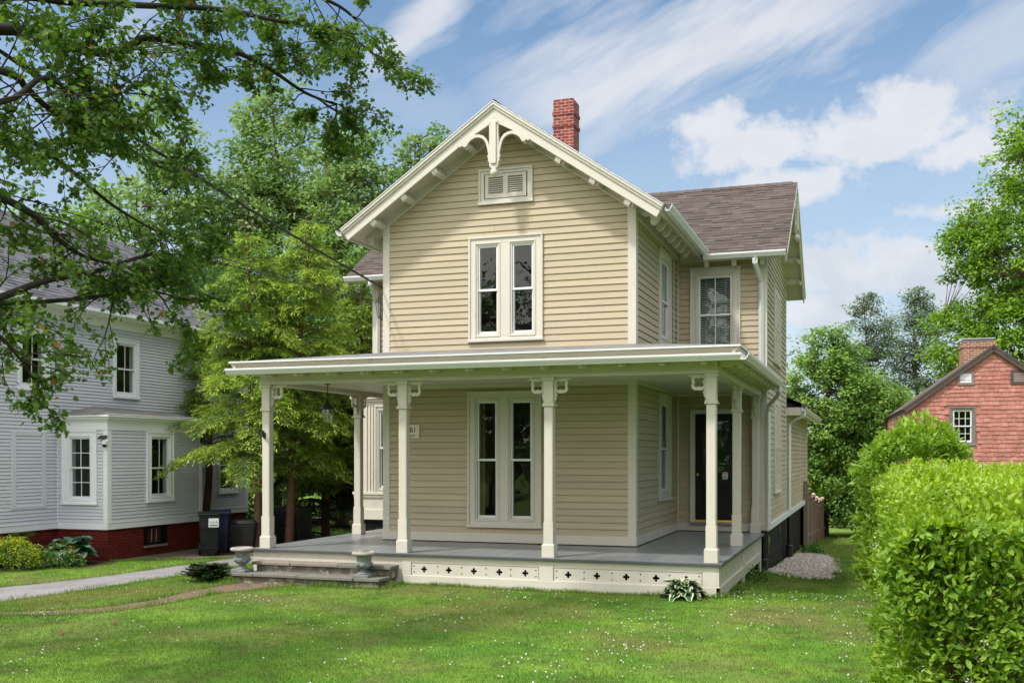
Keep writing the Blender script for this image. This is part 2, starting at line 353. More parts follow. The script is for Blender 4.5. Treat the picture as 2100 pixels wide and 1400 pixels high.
    def ball(s, c, r, seg=12, ring=8):
        pr = [(r*math.sin(math.pi*k/ring), c[2] - r*math.cos(math.pi*k/ring)) for k in range(ring+1)]
        return s.lathe(pr, c[0], c[1], seg)
    def build(s, name, m, parent=None, bevel=0.0, smooth=False, segs=1):
        me = bpy.data.meshes.new(name); me.from_pydata(s.v, [], s.f); me.update()
        boxuv(me)
        a = me.attributes.new('var', 'FLOAT', 'FACE'); a.data.foreach_set('value', s.var)
        me.materials.append(m)
        if smooth: me.polygons.foreach_set('use_smooth', [True]*len(me.polygons))
        o = bpy.data.objects.new(name, me); put(o, parent)
        if bevel > 0:
            b = o.modifiers.new('edge', 'BEVEL'); b.width = bevel; b.segments = segs; b.limit_method = 'ANGLE'; b.angle_limit = R(40)
        return o
def FR(o=(0, 0, 0)): return MB(o, (1, 0, 0), (0, -1, 0))           # wall facing the street
def SR(o=(0, 0, 0)): return MB(o, (0, 1, 0), (1, 0, 0))            # wall facing +X
def fret(name, outer, holes, depth, fr, m, parent, bevel=0.0):
    """fretwork plate: outline with holes in (x,z) of the frame fr, given thickness along y"""
    cu = bpy.data.curves.new(name, 'CURVE'); cu.dimensions = '2D'; cu.fill_mode = 'BOTH'; cu.extrude = depth/2
    for pts in [outer] + holes:
        sp = cu.splines.new('POLY'); sp.points.add(len(pts)-1)
        for p, (x, z) in zip(sp.points, pts): p.co = (x, z, 0, 1)
        sp.use_cyclic_u = True
    o = bpy.data.objects.new(name, cu); COL.objects.link(o)
    dg = bpy.context.evaluated_depsgraph_get()
    me = bpy.data.meshes.new_from_object(o.evaluated_get(dg)); COL.objects.unlink(o); bpy.data.objects.remove(o); bpy.data.curves.remove(cu)
    for v in me.vertices:
        v.co = Vector(fr.P((v.co.x, v.co.z, v.co.y)))
    me.name = name; me.materials.clear(); me.materials.append(m); me.update()
    if not me.uv_layers: boxuv(me)
    ob = bpy.data.objects.new(name, me); put(ob, parent)
    return ob
def words(name, text, size, fr, x, y, z, m, parent, depth=0.002, align='CENTER'):
    cu = bpy.data.curves.new(name, 'FONT'); cu.body = text; cu.size = size; cu.extrude = depth/2; cu.align_x = align
    o = bpy.data.objects.new(name, cu); COL.objects.link(o)
    dg = bpy.context.evaluated_depsgraph_get()
    me = bpy.data.meshes.new_from_object(o.evaluated_get(dg)); COL.objects.unlink(o); bpy.data.objects.remove(o); bpy.data.curves.remove(cu)
    for v in me.vertices: v.co = Vector(fr.P((x + v.co.x, y + v.co.z, z + v.co.y)))
    me.name = name; me.materials.clear(); me.materials.append(m)
    ob = bpy.data.objects.new(name, me); put(ob, parent); return ob

# ---- siding, windows, roofs
def clapboard(fr, x0, x1, z0, z1, holes=(), ex=0.118, lap=0.019, clip=None):
    """overlapping boards between z0 and z1; holes are (x0,x1,z0,z1) openings; clip(z) gives the x range"""
    n = max(1, round((z1 - z0)/ex)); ex = (z1 - z0)/n
    for i in range(n):
        a, b = z0 + i*ex, z0 + (i+1)*ex
        xs = [(x0, x1)]
        for h in holes:
            if h[2] < b - 1e-4 and h[3] > a + 1e-4:
                ns = []
                for p, q in xs:
                    if h[1] <= p or h[0] >= q: ns.append((p, q)); continue
                    if h[0] > p: ns.append((p, h[0]))
                    if h[1] < q: ns.append((h[1], q))
                xs = ns
        ys = []
        for p, q in xs:
            while q - p > 3.2 and ex > .1:
                k = p + random.uniform(1.4, 2.9); ys.append((p, k - .0015)); p = k + .0015
            ys.append((p, q))
        for p, q in ys:
            pa, qa, pb, qb = p, q, p, q
            if clip:
                ca, cb = clip(a), clip(b)
                pa, qa = max(p, ca[0]), min(q, ca[1]); pb, qb = max(p, cb[0]), min(q, cb[1])
                if qa - pa < 0.02: continue
                if qb < pb: pb = qb = (pb+qb)/2
            w = random.uniform(-0.0012, 0.0012)
            g_ = ex*(.07 if ex > .1 else .13)
            fr.add([(pa, lap + w, a), (qa, lap + w, a), (qb, 0.002, b - g_), (pb, 0.002, b - g_), (pa, -0.014, a), (qa, -0.014, a), (pb, -0.014, b - g_), (qb, -0.014, b - g_), (pb, -0.014, b), (qb, -0.014, b)], [(0, 1, 2, 3), (4, 5, 1, 0), (3, 2, 7, 6), (6, 7, 9, 8)])
    return fr
def window(house, frame, cas, opens, rail=None, casing_m=None, sash_m=None, nv=0, nh=0, blinds=False, curtain=None, sill=True, room=None, depth=0.9, cw=0.03, name='window', head=0.0, fwd=0.0):
    """cas=(x0,x1,z0,z1) outer casing; opens = sash openings; frame() gives a fresh MB in the wall's frame"""
    cm = casing_m or M['trim']; sm_ = sash_m or M['white']
    x0, x1, z0, z1 = cas
    w = part_group(name, house)
    f = frame()
    ox0 = min(o[0] for o in opens) - 0.035; ox1 = max(o[1] for o in opens) + 0.035; oz0 = min(o[2] for o in opens) - 0.035; oz1 = max(o[3] for o in opens) + 0.035
    y = 0.03
    f.box(x0, ox0, -0.02, y, z0, z1); f.box(ox1, x1, -0.02, y, z0, z1); f.box(ox0, ox1, -0.02, y, oz1, z1); f.box(ox0, ox1, -0.02, y, z0, oz0)
    so = sorted(opens)
    for a, b in zip(so[:-1], so[1:]): f.box(a[1] + 0.035, b[0] - 0.035, -0.02, y, oz0, oz1)
    # back band
    bb = 0.035
    f.box(x0 - 0.004, x0 + bb, y, y + 0.02, z0 + 0.05, z1 - bb); f.box(x1 - bb, x1 + 0.004, y, y + 0.02, z0 + 0.05, z1 - bb); f.box(x0 - 0.004, x1 + 0.004, y, y + 0.025, z1 - bb, z1 + 0.004)
    if head: f.box(x0 - 0.03, x1 + 0.03, -0.01, y + head, z1 + 0.004, z1 + 0.03)
    for (a, b, c, d) in opens:      # moulding round each sash
        g = 0.035
        for (p, q, r_, s_) in ((a-g, a, c-g, d+g), (b, b+g, c-g, d+g), (a, b, d, d+g), (a, b, c-g, c)):
            f.box(p, q, -0.03, y - 0.006, r_, s_)
        g2 = 0.058
        for (p, q, r_, s_) in ((a-g2, a-0.032, c-g2, d+g2), (b+0.032, b+g2, c-g2, d+g2), (a-0.032, b+0.032, d+0.032, d+g2), (a-0.032, b+0.032, c-g2, c-0.032)):
            f.box(p, q, y + 0.0005, y + 0.012, r_, s_)
    f.build('frame', cm, w, bevel=0.004)
    if sill:
        frame().box(x0 - 0.02, x1 + 0.02, y + 0.001, y + 0.04, z0 - 0.005, z0 + 0.047).build('sill', cm, w, bevel=0.006)
    s = frame(); pn = frame(); mu = frame()
    for q in (s, pn, mu): q.o = q.o + q.A[1]*fwd
    for (a, b, c, d) in opens:
        rz = rail if rail is not None else (c + d)/2
        for (p, q, r_, s_, yy) in ((a, a+cw, rz, d, 0.0), (b-cw, b, rz, d, 0.0), (a+cw, b-cw, d-cw, d, 0.0), (a, b, rz-0.02, rz+0.02, 0.006),
                                   (a, a+cw, c, rz-0.02, -0.022), (b-cw, b, c, rz-0.02, -0.022), (a+cw, b-cw, c, c+cw*1.4, -0.022)):
            s.box(p, q, -0.05 + yy, 0.0 + yy, r_, s_)
        pn.quad((a+cw*.6, -0.028, rz), (b-cw*.6, -0.028, rz), (b-cw*.6, -0.028, d-cw*.6), (a+cw*.6, -0.028, d-cw*.6))
        pn.quad((a+cw*.6, -0.045, c+cw*.6), (b-cw*.6, -0.045, c+cw*.6), (b-cw*.6, -0.045, rz), (a+cw*.6, -0.045, rz))
        for k in range(nv):
            xm = a + (b-a)*(k+1)/(nv+1)
            mu.box(xm-0.009, xm+0.009, -0.024, -0.012, rz+0.02, d-cw); mu.box(xm-0.009, xm+0.009, -0.041, -0.030, c+cw*1.4, rz-0.02)
        for k in range(nh):
            for (lo, hi, yy) in ((rz+0.02, d-cw, 0.0), (c+cw*1.4, rz-0.02, -0.018)):
                zm = lo + (hi-lo)*(k+1)/(nh+1); mu.box(a+cw, b-cw, -0.0235+yy, -0.0125+yy, zm-0.008, zm+0.008)
    s.build('sash', sm_, w, bevel=0.003)
    if mu.v: mu.build('muntin', sm_, w)
    pn.build('pane', M['glass'], w)
    jb = frame(); it = frame()
    for (a, b, c, d) in opens:
        for (p, q, r_, s_) in ((a-0.03, a, c, d), (b, b+0.03, c, d), (a, b, d, d+0.03), (a, b, c-0.03, c)):
            jb.box(p, q, -0.16, -0.052, r_, s_)
    jb.build('jamb', sm_, w)
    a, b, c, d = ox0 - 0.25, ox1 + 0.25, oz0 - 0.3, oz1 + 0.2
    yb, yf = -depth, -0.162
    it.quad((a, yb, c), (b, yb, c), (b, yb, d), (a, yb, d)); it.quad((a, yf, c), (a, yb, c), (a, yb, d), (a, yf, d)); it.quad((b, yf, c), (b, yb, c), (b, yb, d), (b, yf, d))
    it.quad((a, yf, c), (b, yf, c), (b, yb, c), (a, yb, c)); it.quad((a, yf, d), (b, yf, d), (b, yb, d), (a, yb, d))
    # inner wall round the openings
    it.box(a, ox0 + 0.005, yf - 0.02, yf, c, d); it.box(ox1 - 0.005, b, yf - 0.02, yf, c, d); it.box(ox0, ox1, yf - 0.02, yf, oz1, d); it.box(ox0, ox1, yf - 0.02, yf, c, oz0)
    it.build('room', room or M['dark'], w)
    if blinds:
        bl = frame()
        for (a, b, c, d) in opens:
            z = d - 0.05
            while z > c + 0.04:
                bl.add([(a+0.02, -0.10, z), (b-0.02, -0.10, z), (b-0.02, -0.13, z+0.022), (a+0.02, -0.13, z+0.022)], [(0, 1, 2, 3)]); z -= 0.042
            bl.box(a+0.015, b-0.015, -0.135, -0.095, d-0.04, d-0.005)
            for t in (0.2, 0.8): bl.box(a+(b-a)*t-0.004, a+(b-a)*t+0.004, -0.099, -0.097, c+0.04, d-0.04)
        bl.build('blind', M['blind'], w)
    if curtain:
        for (ca, cb, mm) in curtain:
            cu = frame(); n = 26
            for (a, b, c, d) in opens[:1]:
                pa = [a + (b-a)*(ca + (cb-ca)*k/n) for k in range(n+1)]
                py = [-0.22 + 0.03*math.sin(k*1.9 + ca*9) for k in range(n+1)]
                for k in range(n): cu.quad((pa[k], py[k], c-0.1), (pa[k+1], py[k+1], c-0.1), (pa[k+1], py[k+1], d+0.05), (pa[k], py[k], d+0.05))
            cu.build('curtain', mm, w, smooth=True)
    return w
def shingles(name, o, along, slope, length, run, m, parent, ex=0.142, tab=0.3, cut=None):
    """courses of roof shingles on a plane: o is the lower corner, along and slope unit vectors"""
    along = np.array(along, float); slope = np.array(slope, float); nrm = np.cross(along, slope)
    if nrm[2] < 0: nrm = -nrm
    b = MB(o, along, slope, nrm)
    n = int(run/ex) + 1
    for i in range(n):
        y0 = i*ex; y1 = min(run, y0 + ex*1.05); x = -random.random()*tab
        while x < length:
            w = tab*random.uniform(0.5, 1.2); p, q = max(0, x), min(length, x + w); x += w
            if q - p < 0.01: continue
            if cut:
                c0, c1 = cut(y0 + ex*.5)
                if p >= c0 and q <= c1: continue
                if p < c0 < q: q = c0
                elif p < c1 < q: p = c1
            h = 0.009 + (0.007 if random.random() < 0.45 else 0.0) + random.uniform(-.001, .001)
            v = random.random()
            b.add([(p, y0, h), (q, y0, h), (q, y1, h*0.35), (p, y1, h*0.35), (p, y0, -0.004), (q, y0, -0.004)], [(0, 1, 2, 3), (4, 5, 1, 0)], v)
            b.add([(p, y0, h), (p, y1, h*0.35), (p, y1, 0), (p, y0, 0)], [(0, 1, 2, 3)], v); b.add([(q, y0, h), (q, y1, h*0.35), (q, y1, 0), (q, y0, 0)], [(0, 1, 2, 3)], v)
    return b.build(name, m, parent)
BRK = [(0, 0), (0, -.12), (.20, -.12), (.235, -.085), (.27, -.08), (.295, -.105), (.315, -.145), (.35, -.165), (.385, -.15), (.40, -.11), (.40, 0)]
def boards(name, m, parent, lst, bevel=0.005):
    for t in lst:
        b = MB(); b.box(*t); b.build(name, m, parent, bevel=bevel)
def bracket(house, o, r, n, up, s=1.0, w=0.085, m=None, sz=None):
    b = MB(o, r, n, up); b.prism([(y*s, z*(sz or s)) for y, z in BRK], -w/2, w/2)
    return b.build('bracket', m or M['trim'], house, bevel=0.003)
def gutter(house, p0, p1, out, m=None, s=1.0):
    """K-style trough along p0->p1 (top back edge), out = outward unit vector"""
    p0 = np.array(p0, float); p1 = np.array(p1, float); d = p1 - p0; L_ = np.linalg.norm(d)
    b = MB(p0, d/L_, out)
    prof = [(0, 0), (0, -.10), (.07, -.10), (.085, -.075), (.10, -.055), (.115, -.03), (.115, 0), (.104, 0), (.104, -.025), (.065, -.085), (.012, -.085), (.012, 0)]
    b.prism([(y*s, z*s) for y, z in prof], 0, L_)
    return b.build('gutter', m or M['gutter'], house)
def spout(house, pts, m=None, w=0.038, name='downspout'):
    b = MB(); b.tube(pts, w, 4); return b.build(name, m or M['gutter'], house, bevel=0.004)

# ================================================================== THE YELLOW HOUSE
T, CL = M['trim'], M['clap']
XL, XRt, YF, FL = -8.53, -3.80, 17.5, 0.55
XM = (XL + XRt)/2
YW, XWR, XWL, YB = 21.6, -2.0, -10.80, 26.75      # cross wing: front, right end, left end, back
SL = 0.68; PHI = math.atan(SL); cs, sn = math.cos(PHI), math.sin(PHI)
ZR = 8.24; ROVX = 2.97
house = thing('clapboard_house', (XM, 20.0, 0.0), 'two-storey beige clapboard house with cream trim, front gable and wraparound porch', 'house')
EX = 0.1178
# holes behind the windows (x0,x1,z0,z1)
UPO = [(-6.667, -6.295, 4.289, 5.862), (-6.018, -5.63, 4.289, 5.862)]
LWO = [(-6.685, -6.315, 0.997, 3.078), (-6.045, -5.655, 0.997, 3.078)]
def hole(ops, g=0.03): return (min(o[0] for o in ops)-g, max(o[1] for o in ops)+g, min(o[2] for o in ops)-g, max(o[3] for o in ops)+g)
f0 = lambda: FR((0, YF, 0))
s0 = lambda: SR((XRt, 0, 0))
w0 = lambda: FR((0, YW, 0))
s1 = lambda: SR((XWR, 0, 0))
gab = lambda z: (XM - max(0.0, (ZR - 0.13 - z)/SL), XM + max(0.0, (ZR - 0.13 - z)/SL))
wl = f0(); clapboard(wl, XL + 0.02, XRt - 0.02, FL + 0.17, ZR - 0.13, [hole(UPO), hole(LWO), (-6.55, -5.73, 6.68, 7.14)], EX, clip=gab)
wl.build('clapboard_wall', CL, house)
SUO = [(19.76, 20.45, 4.40, 5.84)]; SLO = [(19.72, 20.42, 1.43, 3.10)]
b = s0(); clapboard(b, YF + 0.02, YW, FL + 0.17, 6.55, [hole(SUO), hole(SLO)], EX); b.build('clapboard_wall', CL, house)
b = MB((XL, 0, 0), (0, -1, 0), (-1, 0, 0)); clapboard(b, -YW, -YF - 0.02, FL + 0.17, 6.55, (), EX); b.build('clapboard_wall', CL, house)
WFO = [(-3.36, -2.68, 4.30, 5.80)]; DOP = [(-3.43, -2.60, 0.66, 2.97)]
b = w0(); clapboard(b, XRt, XWR - 0.02, FL + 0.19, 6.40, [hole(WFO), (-3.44, -2.59, 0.6, 2.98)], EX); b.build('clapboard_wall', CL, house)
b = w0(); clapboard(b, XWL + 0.02, XL, FL + 0.19, 6.40, (), EX); b.build('clapboard_wall', CL, house)
YWM = (YW + YB)/2
gabw = lambda z: (YWM - max(0.0, (ZR - 0.13 - z)/SL), YWM + max(0.0, (ZR - 0.13 - z)/SL))
WSU = [(23.45, 23.85, 4.28, 5.62), (24.15, 24.55, 4.28, 5.62)]; WSL = [(23.45, 23.85, 1.48, 3.2), (24.15, 24.55, 1.48, 3.2)]
b = s1(); clapboard(b, YW + 0.02, YB - 0.02, 0.72, ZR - 0.13, [hole(WSU), hole(WSL)], EX, clip=gabw); b.build('clapboard_wall', CL, house)
b = MB((XWL, 0, 0), (0, -1, 0), (-1, 0, 0)); clapboard(b, -YB, -YW, 0.72, ZR - 0.13, (), EX, clip=lambda z: (-gabw(z)[1], -gabw(z)[0])); b.build('clapboard_wall', CL, house)
b = MB((0, YB, 0), (-1, 0, 0), (0, 1, 0)); b.box(-XWR + .02, -XWL - .02, -0.02, 0.0, 0.6, 6.4); b.build('rear_wall', CL, house)
# rear one-storey ell
EY1 = 35.8
b = s1(); clapboard(b, YB + 0.12, EY1 - 0.02, 0.72, 3.35, (), EX); b.build('clapboard_wall', CL, house)
b = MB((0, EY1, 0), (-1, 0, 0), (0, 1, 0)); b.box(-XWR + .02, 8, -0.02, 0, 0.3, 3.3); b.build('rear_wall', CL, house)
# foundation
b = MB(); zb = -1.6
b.box(XWL + 0.05, XWR - 0.06, YW + 0.06, YB - 0.05, zb, 0.66); b.box(-8, XWR - 0.065, YB - 0.04, EY1 - 0.05, zb, 0.65)
b.box(XL + 0.06, XRt - 0.06, YF + 0.06, YW + 0.05, zb, 0.5); b.build('foundation', M['bbrick'], house)
b = MB()
b.box(XWR - 0.03, XWR + 0.045, YW + 0.10, EY1, 0.57, 0.72); b.add([(XWR, YW + .10, .715), (XWR + .075, YW + .10, .722), (XWR + .075, EY1, .722), (XWR, EY1, .735)], [(0, 1, 2, 3)])
b.box(XWR + 0.0455, XWR + 0.075, YW + 0.10, EY1, 0.60, 0.7215)
b.build('water_table', M['white'], house, bevel=0.006)
# cellar openings in the foundation
for (a, c) in ((22.6, 23.0), (25.4, 25.7)):
    w = part_group('cellar_window', house); b = s1(); b.box(a, c, -0.075, -0.05, 0.02, 0.42); b.build('frame', M['black'], w)
    b = s1(); b.quad((a+.05, -0.045, .07), (c-.05, -0.045, .07), (c-.05, -0.045, .37), (a+.05, -0.045, .37)); b.build('pane', M['glass'], w)
# corner boards, baseboards, friezes
boards('corner_board', T, house, [(XL - 0.022, XL + 0.115, YF - 0.022, YF + 0.02, FL + 0.16, 6.36), (XRt - 0.125, XRt + 0.022, YF - 0.022, YF + 0.02, FL + 0.16, 6.36),
 (XRt - 0.01, XRt + 0.0215, YF + 0.0205, YF + 0.13, FL + 0.16, 6.30), (XL - 0.0215, XL + 0.01, YF + 0.0205, YF + 0.13, FL + 0.16, 6.30),
 (XWR - 0.135, XWR + 0.022, YW - 0.022, YW + 0.02, FL + 0.16, 6.2), (XWR - 0.01, XWR + 0.0215, YW + 0.0205, YW + 0.09, 0.73, 6.2),
 (XWR - 0.01, XWR + 0.0215, YB - 0.10, YB - 0.02, 0.73, 6.3), (XWL - 0.022, XWL + 0.12, YW - 0.022, YW + 0.02, 0.7, 6.2),
 (XWR - 0.01, XWR + 0.0215, EY1 - 0.12, EY1, 0.73, 3.3), (XWR - 0.01, XWR + 0.02, YB + 5.3, YB + 5.42, 0.73, 3.3),
 (XRt + 0.003, XRt + 0.035, YW - 0.05, YW - 0.003, FL + 0.2, 6.2), (XRt + 0.016, XRt + 0.028, 21.02, 21.12, 3.9, 6.1)])
boards('baseboard', T, house, [(XL - 0.03, XRt + 0.03, YF - 0.03, YF + 0.0, FL + 0.012, FL + 0.17), (XRt, XRt + 0.0295, YF + 0.0005, YW - 0.0305, FL + 0.012, FL + 0.17),
 (XRt, XWR + 0.02, YW - 0.03, YW - 0.0, FL + 0.012, FL + 0.185), (XL - 0.0295, XL, YF + 0.0005, YW - 0.031, FL + 0.012, FL + 0.17)], .008)
# windows and door of the house
UC, LC = (-6.84, -5.445, 4.145, 6.025), (-6.862, -5.472, 0.83, 3.255)
window(house, f0, UC, UPO, rail=5.07, room=M['dark'])
window(house, f0, LC, LWO, rail=2.034, room=M['dark'], curtain=[(0.02, 0.16, M['gold'])])
window(house, s0, (19.50, 20.68, 4.2, 6.06), SUO, rail=5.08, nv=1, blinds=True, cw=0.03, fwd=.024)
window(house, s0, (19.46, 20.66, 1.25, 3.30), SLO, rail=2.24, nv=0, cw=0.03, blinds=False, fwd=.024)
window(house, w0, (-3.53, -2.51, 4.12, 5.98), WFO, rail=5.0, nv=1, blinds=True, cw=0.035)
window(house, s1, (23.2, 24.8, 4.12, 5.86), WSU, rail=4.95, fwd=.026)
window(house, s1, (23.2, 24.8, 1.28, 3.42), WSL, rail=2.3, fwd=.026)
d = part_group('front_door', house)
b = w0(); y = 0.035
b.box(-3.53, -3.43, -0.02, y, 0.74, 3.06); b.box(-2.60, -2.49, -0.02, y, 0.74, 3.06); b.box(-3.43, -2.60, -0.02, y, 2.97, 3.06)
b.box(-3.535, -3.50, y, y+.02, .74, 3.03); b.box(-2.52, -2.485, y, y+.02, .74, 3.03); b.box(-3.535, -2.485, y, y+.022, 3.03, 3.065)
b.build('frame', T, d, bevel=0.005)
b = w0()   # storm door leaf with its rails
for (p, q, r_, s_) in ((-3.43, -3.28, .79, 2.97), (-2.75, -2.60, .79, 2.97), (-3.28, -2.75, 2.83, 2.97), (-3.28, -2.75, 1.50, 1.60), (-3.28, -2.75, .79, 1.0), (-3.05, -2.98, 1.0, 1.5)): b.box(p, q, -0.06, -0.015, r_, s_)
for (p, q) in ((-3.28, -3.05), (-2.98, -2.75)): b.box(p, q, -0.06, -0.04, 1.0, 1.5); b.box(p + .05, q - .05, -0.0395, -0.025, 1.05, 1.45)
b.build('leaf', M['black'], d, bevel=0.004)
b = w0(); b.quad((-3.28, -0.035, 1.6), (-2.75, -0.035, 1.6), (-2.75, -0.035, 2.83), (-3.28, -0.035, 2.83)); b.build('pane', M['glass'], d)
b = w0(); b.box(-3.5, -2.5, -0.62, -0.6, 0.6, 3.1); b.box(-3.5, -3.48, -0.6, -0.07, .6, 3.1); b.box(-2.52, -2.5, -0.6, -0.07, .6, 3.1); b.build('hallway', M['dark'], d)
b = w0(); b.ball((-3.375, 0.02, 1.72), 0.032); b.tube([(-3.375, -0.02, 1.72), (-3.375, 0.02, 1.72)], 0.012); b.build('knob', M['brass'], d, smooth=True)
b = w0(); b.box(-3.43, -2.60, -0.05, 0.03, .745, .79); b.build('threshold', M['brass'], d, bevel=0.004)
b = w0(); b.box(-3.52, -2.50, -0.01, 0.12, .70, .742); b.build('door_step', M['floor'], d, bevel=0.004)
stk = part_group('window_sticker', d)
b = w0(); b.add([(-2.87, -0.033, 1.63), (-2.775, -0.033, 1.63), (-2.765, -0.033, 1.70), (-2.775, -0.033, 1.765), (-2.8225, -0.033, 1.775), (-2.87, -0.033, 1.765), (-2.88, -0.033, 1.70)], [(0, 1, 2, 3, 4, 5, 6)])
b.build('badge', M['white'], stk)
b = w0(); b.box(-2.865, -2.78, -0.0325, -0.031, 1.735, 1.755); b.build('badge_band', M['red'], stk)
b = w0()
for k in range(3): b.box(-2.858, -2.787, -0.0325, -0.031, 1.65 + k*.024, 1.662 + k*.024)
b.build('badge_lines', M['blue'], stk)
# attic louvre
v = part_group('attic_vent', house)
b = f0(); x0, x1, z0, z1 = -6.645, -5.63, 6.59, 7.225
b.box(x0, x0+.10, -.02, .03, z0+.06, z1); b.box(x1-.10, x1, -.02, .03, z0+.06, z1); b.box(x0+.10, x1-.10, -.02, .03, z1-.09, z1); b.box(x0+.10, x1-.10, -.02, .03, z0+.06, z0+.10)
b.box(x0-.003, x1+.003, .03, .055, z1-.035, z1+.003); b.box(x0-.003, x0+.03, .03, .05, z0+.06, z1-.036); b.box(x1-.03, x1+.003, .03, .05, z0+.06, z1-.036)
b.box(x0-.01, x1+.01, -.02, .06, z0, z0+.059); b.build('frame', T, v, bevel=.004)
b = f0(); a0, a1, c0, c1 = x0+.12, x1-.12, z0+.11, z1-.10
mid = (a0+a1)/2
for (p, q, r_, s_) in ((a0, a0+.065, c0, c1), (a1-.065, a1, c0, c1), (mid-.045, mid+.045, c0, c1), (a0+.065, mid-.045, c1-.05, c1), (mid+.045, a1-.065, c1-.05, c1), (a0+.065, mid-.045, c0, c0+.07), (mid+.045, a1-.065, c0, c0+.07)): b.box(p, q, -.01, .038, r_, s_)
b.build('shutter', T, v, bevel=.003)
b = f0()
for (p, q) in ((a0+.065, mid-.045), (mid+.045, a1-.065)):
    n = 8
    for k in range(n):
        z = c0 + .078 + (c1 - c0 - .13)*k/n
        b.add([(p, .034, z), (q, .034, z), (q, -.005, z+.030), (p, -.005, z+.030), (p, .034, z-.008), (q, .034, z-.008)], [(0, 1, 2, 3), (4, 5, 1, 0)])
b.build('louver', T, v)
b = f0(); b.box(a0, a1, -.06, -.05, c0, c1); b.build('backing', M['dark'], v)

# ---- roofs: deck/soffit slab, shingles, rake boards
roof = part_group('roof', house)
YG = 16.95                      # front edge of the gable overhang
XE0, XE1 = XM - ROVX, XM + ROVX
YE0, YE1 = 21.08, YWM + (YWM - 21.08)
WXE, WXL = -1.57, -11.25
lenM = YWM - YG; run = ROVX/cs
for sgn in (1, -1):
    xe = XM + sgn*ROVX; ze = ZR - SL*ROVX
    b = MB((xe, YG + 0.03, ze), (0, 1, 0), (-sgn*cs, 0, sn), (sgn*sn, 0, cs))   # x along ridge, y up slope, z normal
    b.box(0, lenM, 0.0, run, -0.13, -0.006); b.build('soffit', T, roof)
    shingles('shingle_slope', (xe + sgn*0.03, YG - 0.02, ze - SL*0.03), (0, 1, 0), (-sgn*cs, 0, sn), lenM, run + 0.036, M['shingle'], roof)
    # rake board and its mouldings, in the slope frame on the front edge
    b = MB((XM, YG, ZR), (sgn*cs, 0, -sn), (0, -1, 0), (sgn*sn, 0, cs))           # x down the slope, y out, z normal
    def rake(y0, y1, za, zb_):
        # boards mitred at the peak
        xa, xb = -za*math.tan(PHI), -zb_*math.tan(PHI)
        b.add([(xa*1.0, y0, za), (run, y0, za), (run, y0, zb_), (xb, y0, zb_), (xa, y1, za), (run, y1, za), (run, y1, zb_), (xb, y1, zb_)],
              [(0, 1, 2, 3), (4, 5, 6, 7), (0, 1, 5, 4), (2, 3, 7, 6), (1, 2, 6, 5)])
    rake(-0.03, 0.0, -0.015, -0.235); rake(0.0005, 0.03, -0.015, -0.10); rake(0.0305, 0.055, -0.012, -0.06)
    b.build('rake_board', T, roof, bevel=0.006)
    b = MB((XM, YG, ZR), (sgn*cs, 0, -sn), (0, -1, 0), (sgn*sn, 0, cs)); rake(-0.02, 0.066, 0.002, -0.011); b.build('drip_edge', M['gutter'], roof)
# wing slopes
wlen = WXE - WXL; wrun = (YWM - YE0)/cs
for sgn in (-1, 1):
    ye = YWM + sgn*(YWM - YE0); ze = ZR - SL*(YWM - YE0)
    b = MB((WXL + 0.03, ye, ze), (1, 0, 0), (0, -sgn*cs, sn), (0, sgn*sn, cs))
    b.box(0, (XM - ROVX + .0) - WXL - .03, 0.0, wrun, -0.13, -0.006); b.build('soffit', T, roof)
    b = MB((WXL + 0.03, ye, ze), (1, 0, 0), (0, -sgn*cs, sn), (0, sgn*sn, cs)); b.box(XM + ROVX - WXL - .03, wlen - 0.06, 0.0, wrun, -0.13, -0.006); b.build('soffit', T, roof)
    shingles('shingle_slope', (WXL - 0.02, ye + sgn*0.03, ze - SL*0.03), (1, 0, 0), (0, -sgn*cs, sn), wlen + 0.04, wrun + 0.036, M['shingle'], roof, cut=(lambda y: (XM - (ROVX + .02)*(1 - y/wrun) - WXL + .02, XM + (ROVX + .02)*(1 - y/wrun) - WXL + .02)) if sgn < 0 else None)
for (xe, sx) in ((WXE, 1), (WXL, -1)):
    for sgn in (-1, 1):
        b = MB((xe, YWM, ZR), (0, sgn*cs, -sn), (sx, 0, 0), (0, sgn*sn, cs)); run_s = run; run = wrun
        rake(-0.03, 0.0, -0.015, -0.235); rake(0.0005, 0.03, -0.015, -0.10); run = run_s
        b.build('rake_board', T, roof, bevel=0.006)
# ridge caps
b = MB()
for k in range(int(lenM/0.2)+1):
    yy = YG - .02 + k*.2
    if yy > YWM: break
    b.add([(XM, yy, ZR+.035), (XM+.13, yy, ZR-.062), (XM+.13, yy+.22, ZR-.07), (XM, yy+.22, ZR+.026), (XM-.13, yy, ZR-.062), (XM-.13, yy+.22, ZR-.07)], [(0, 1, 2, 3), (0, 3, 5, 4)])
for k in range(int(wlen/0.2)):
    xx = WXL - .02 + k*.2
    b.add([(xx, YWM, ZR+.035), (xx, YWM-.13, ZR-.062), (xx+.22, YWM-.13, ZR-.07), (xx+.22, YWM, ZR+.026), (xx, YWM+.13, ZR-.062), (xx+.22, YWM+.13, ZR-.07)], [(0, 1, 2, 3), (0, 3, 5, 4)])
b.build('ridge_cap', M['shingle'], roof)
# chimney
b = MB(); cx0, cx1, cy0, cy1 = -7.20, -6.70, 23.95, 24.47
b.box(cx0, cx1, cy0, cy1, 7.4, 10.62)
for z in (10.27, 9.98): b.box(cx0-.022, cx1+.022, cy0-.022, cy1+.022, z, z+.085)
b.box(cx0+.012, cx1-.012, cy0+.012, cy1-.012, 10.61, 10.64)
b.build('chimney', M['cbrick'], roof)
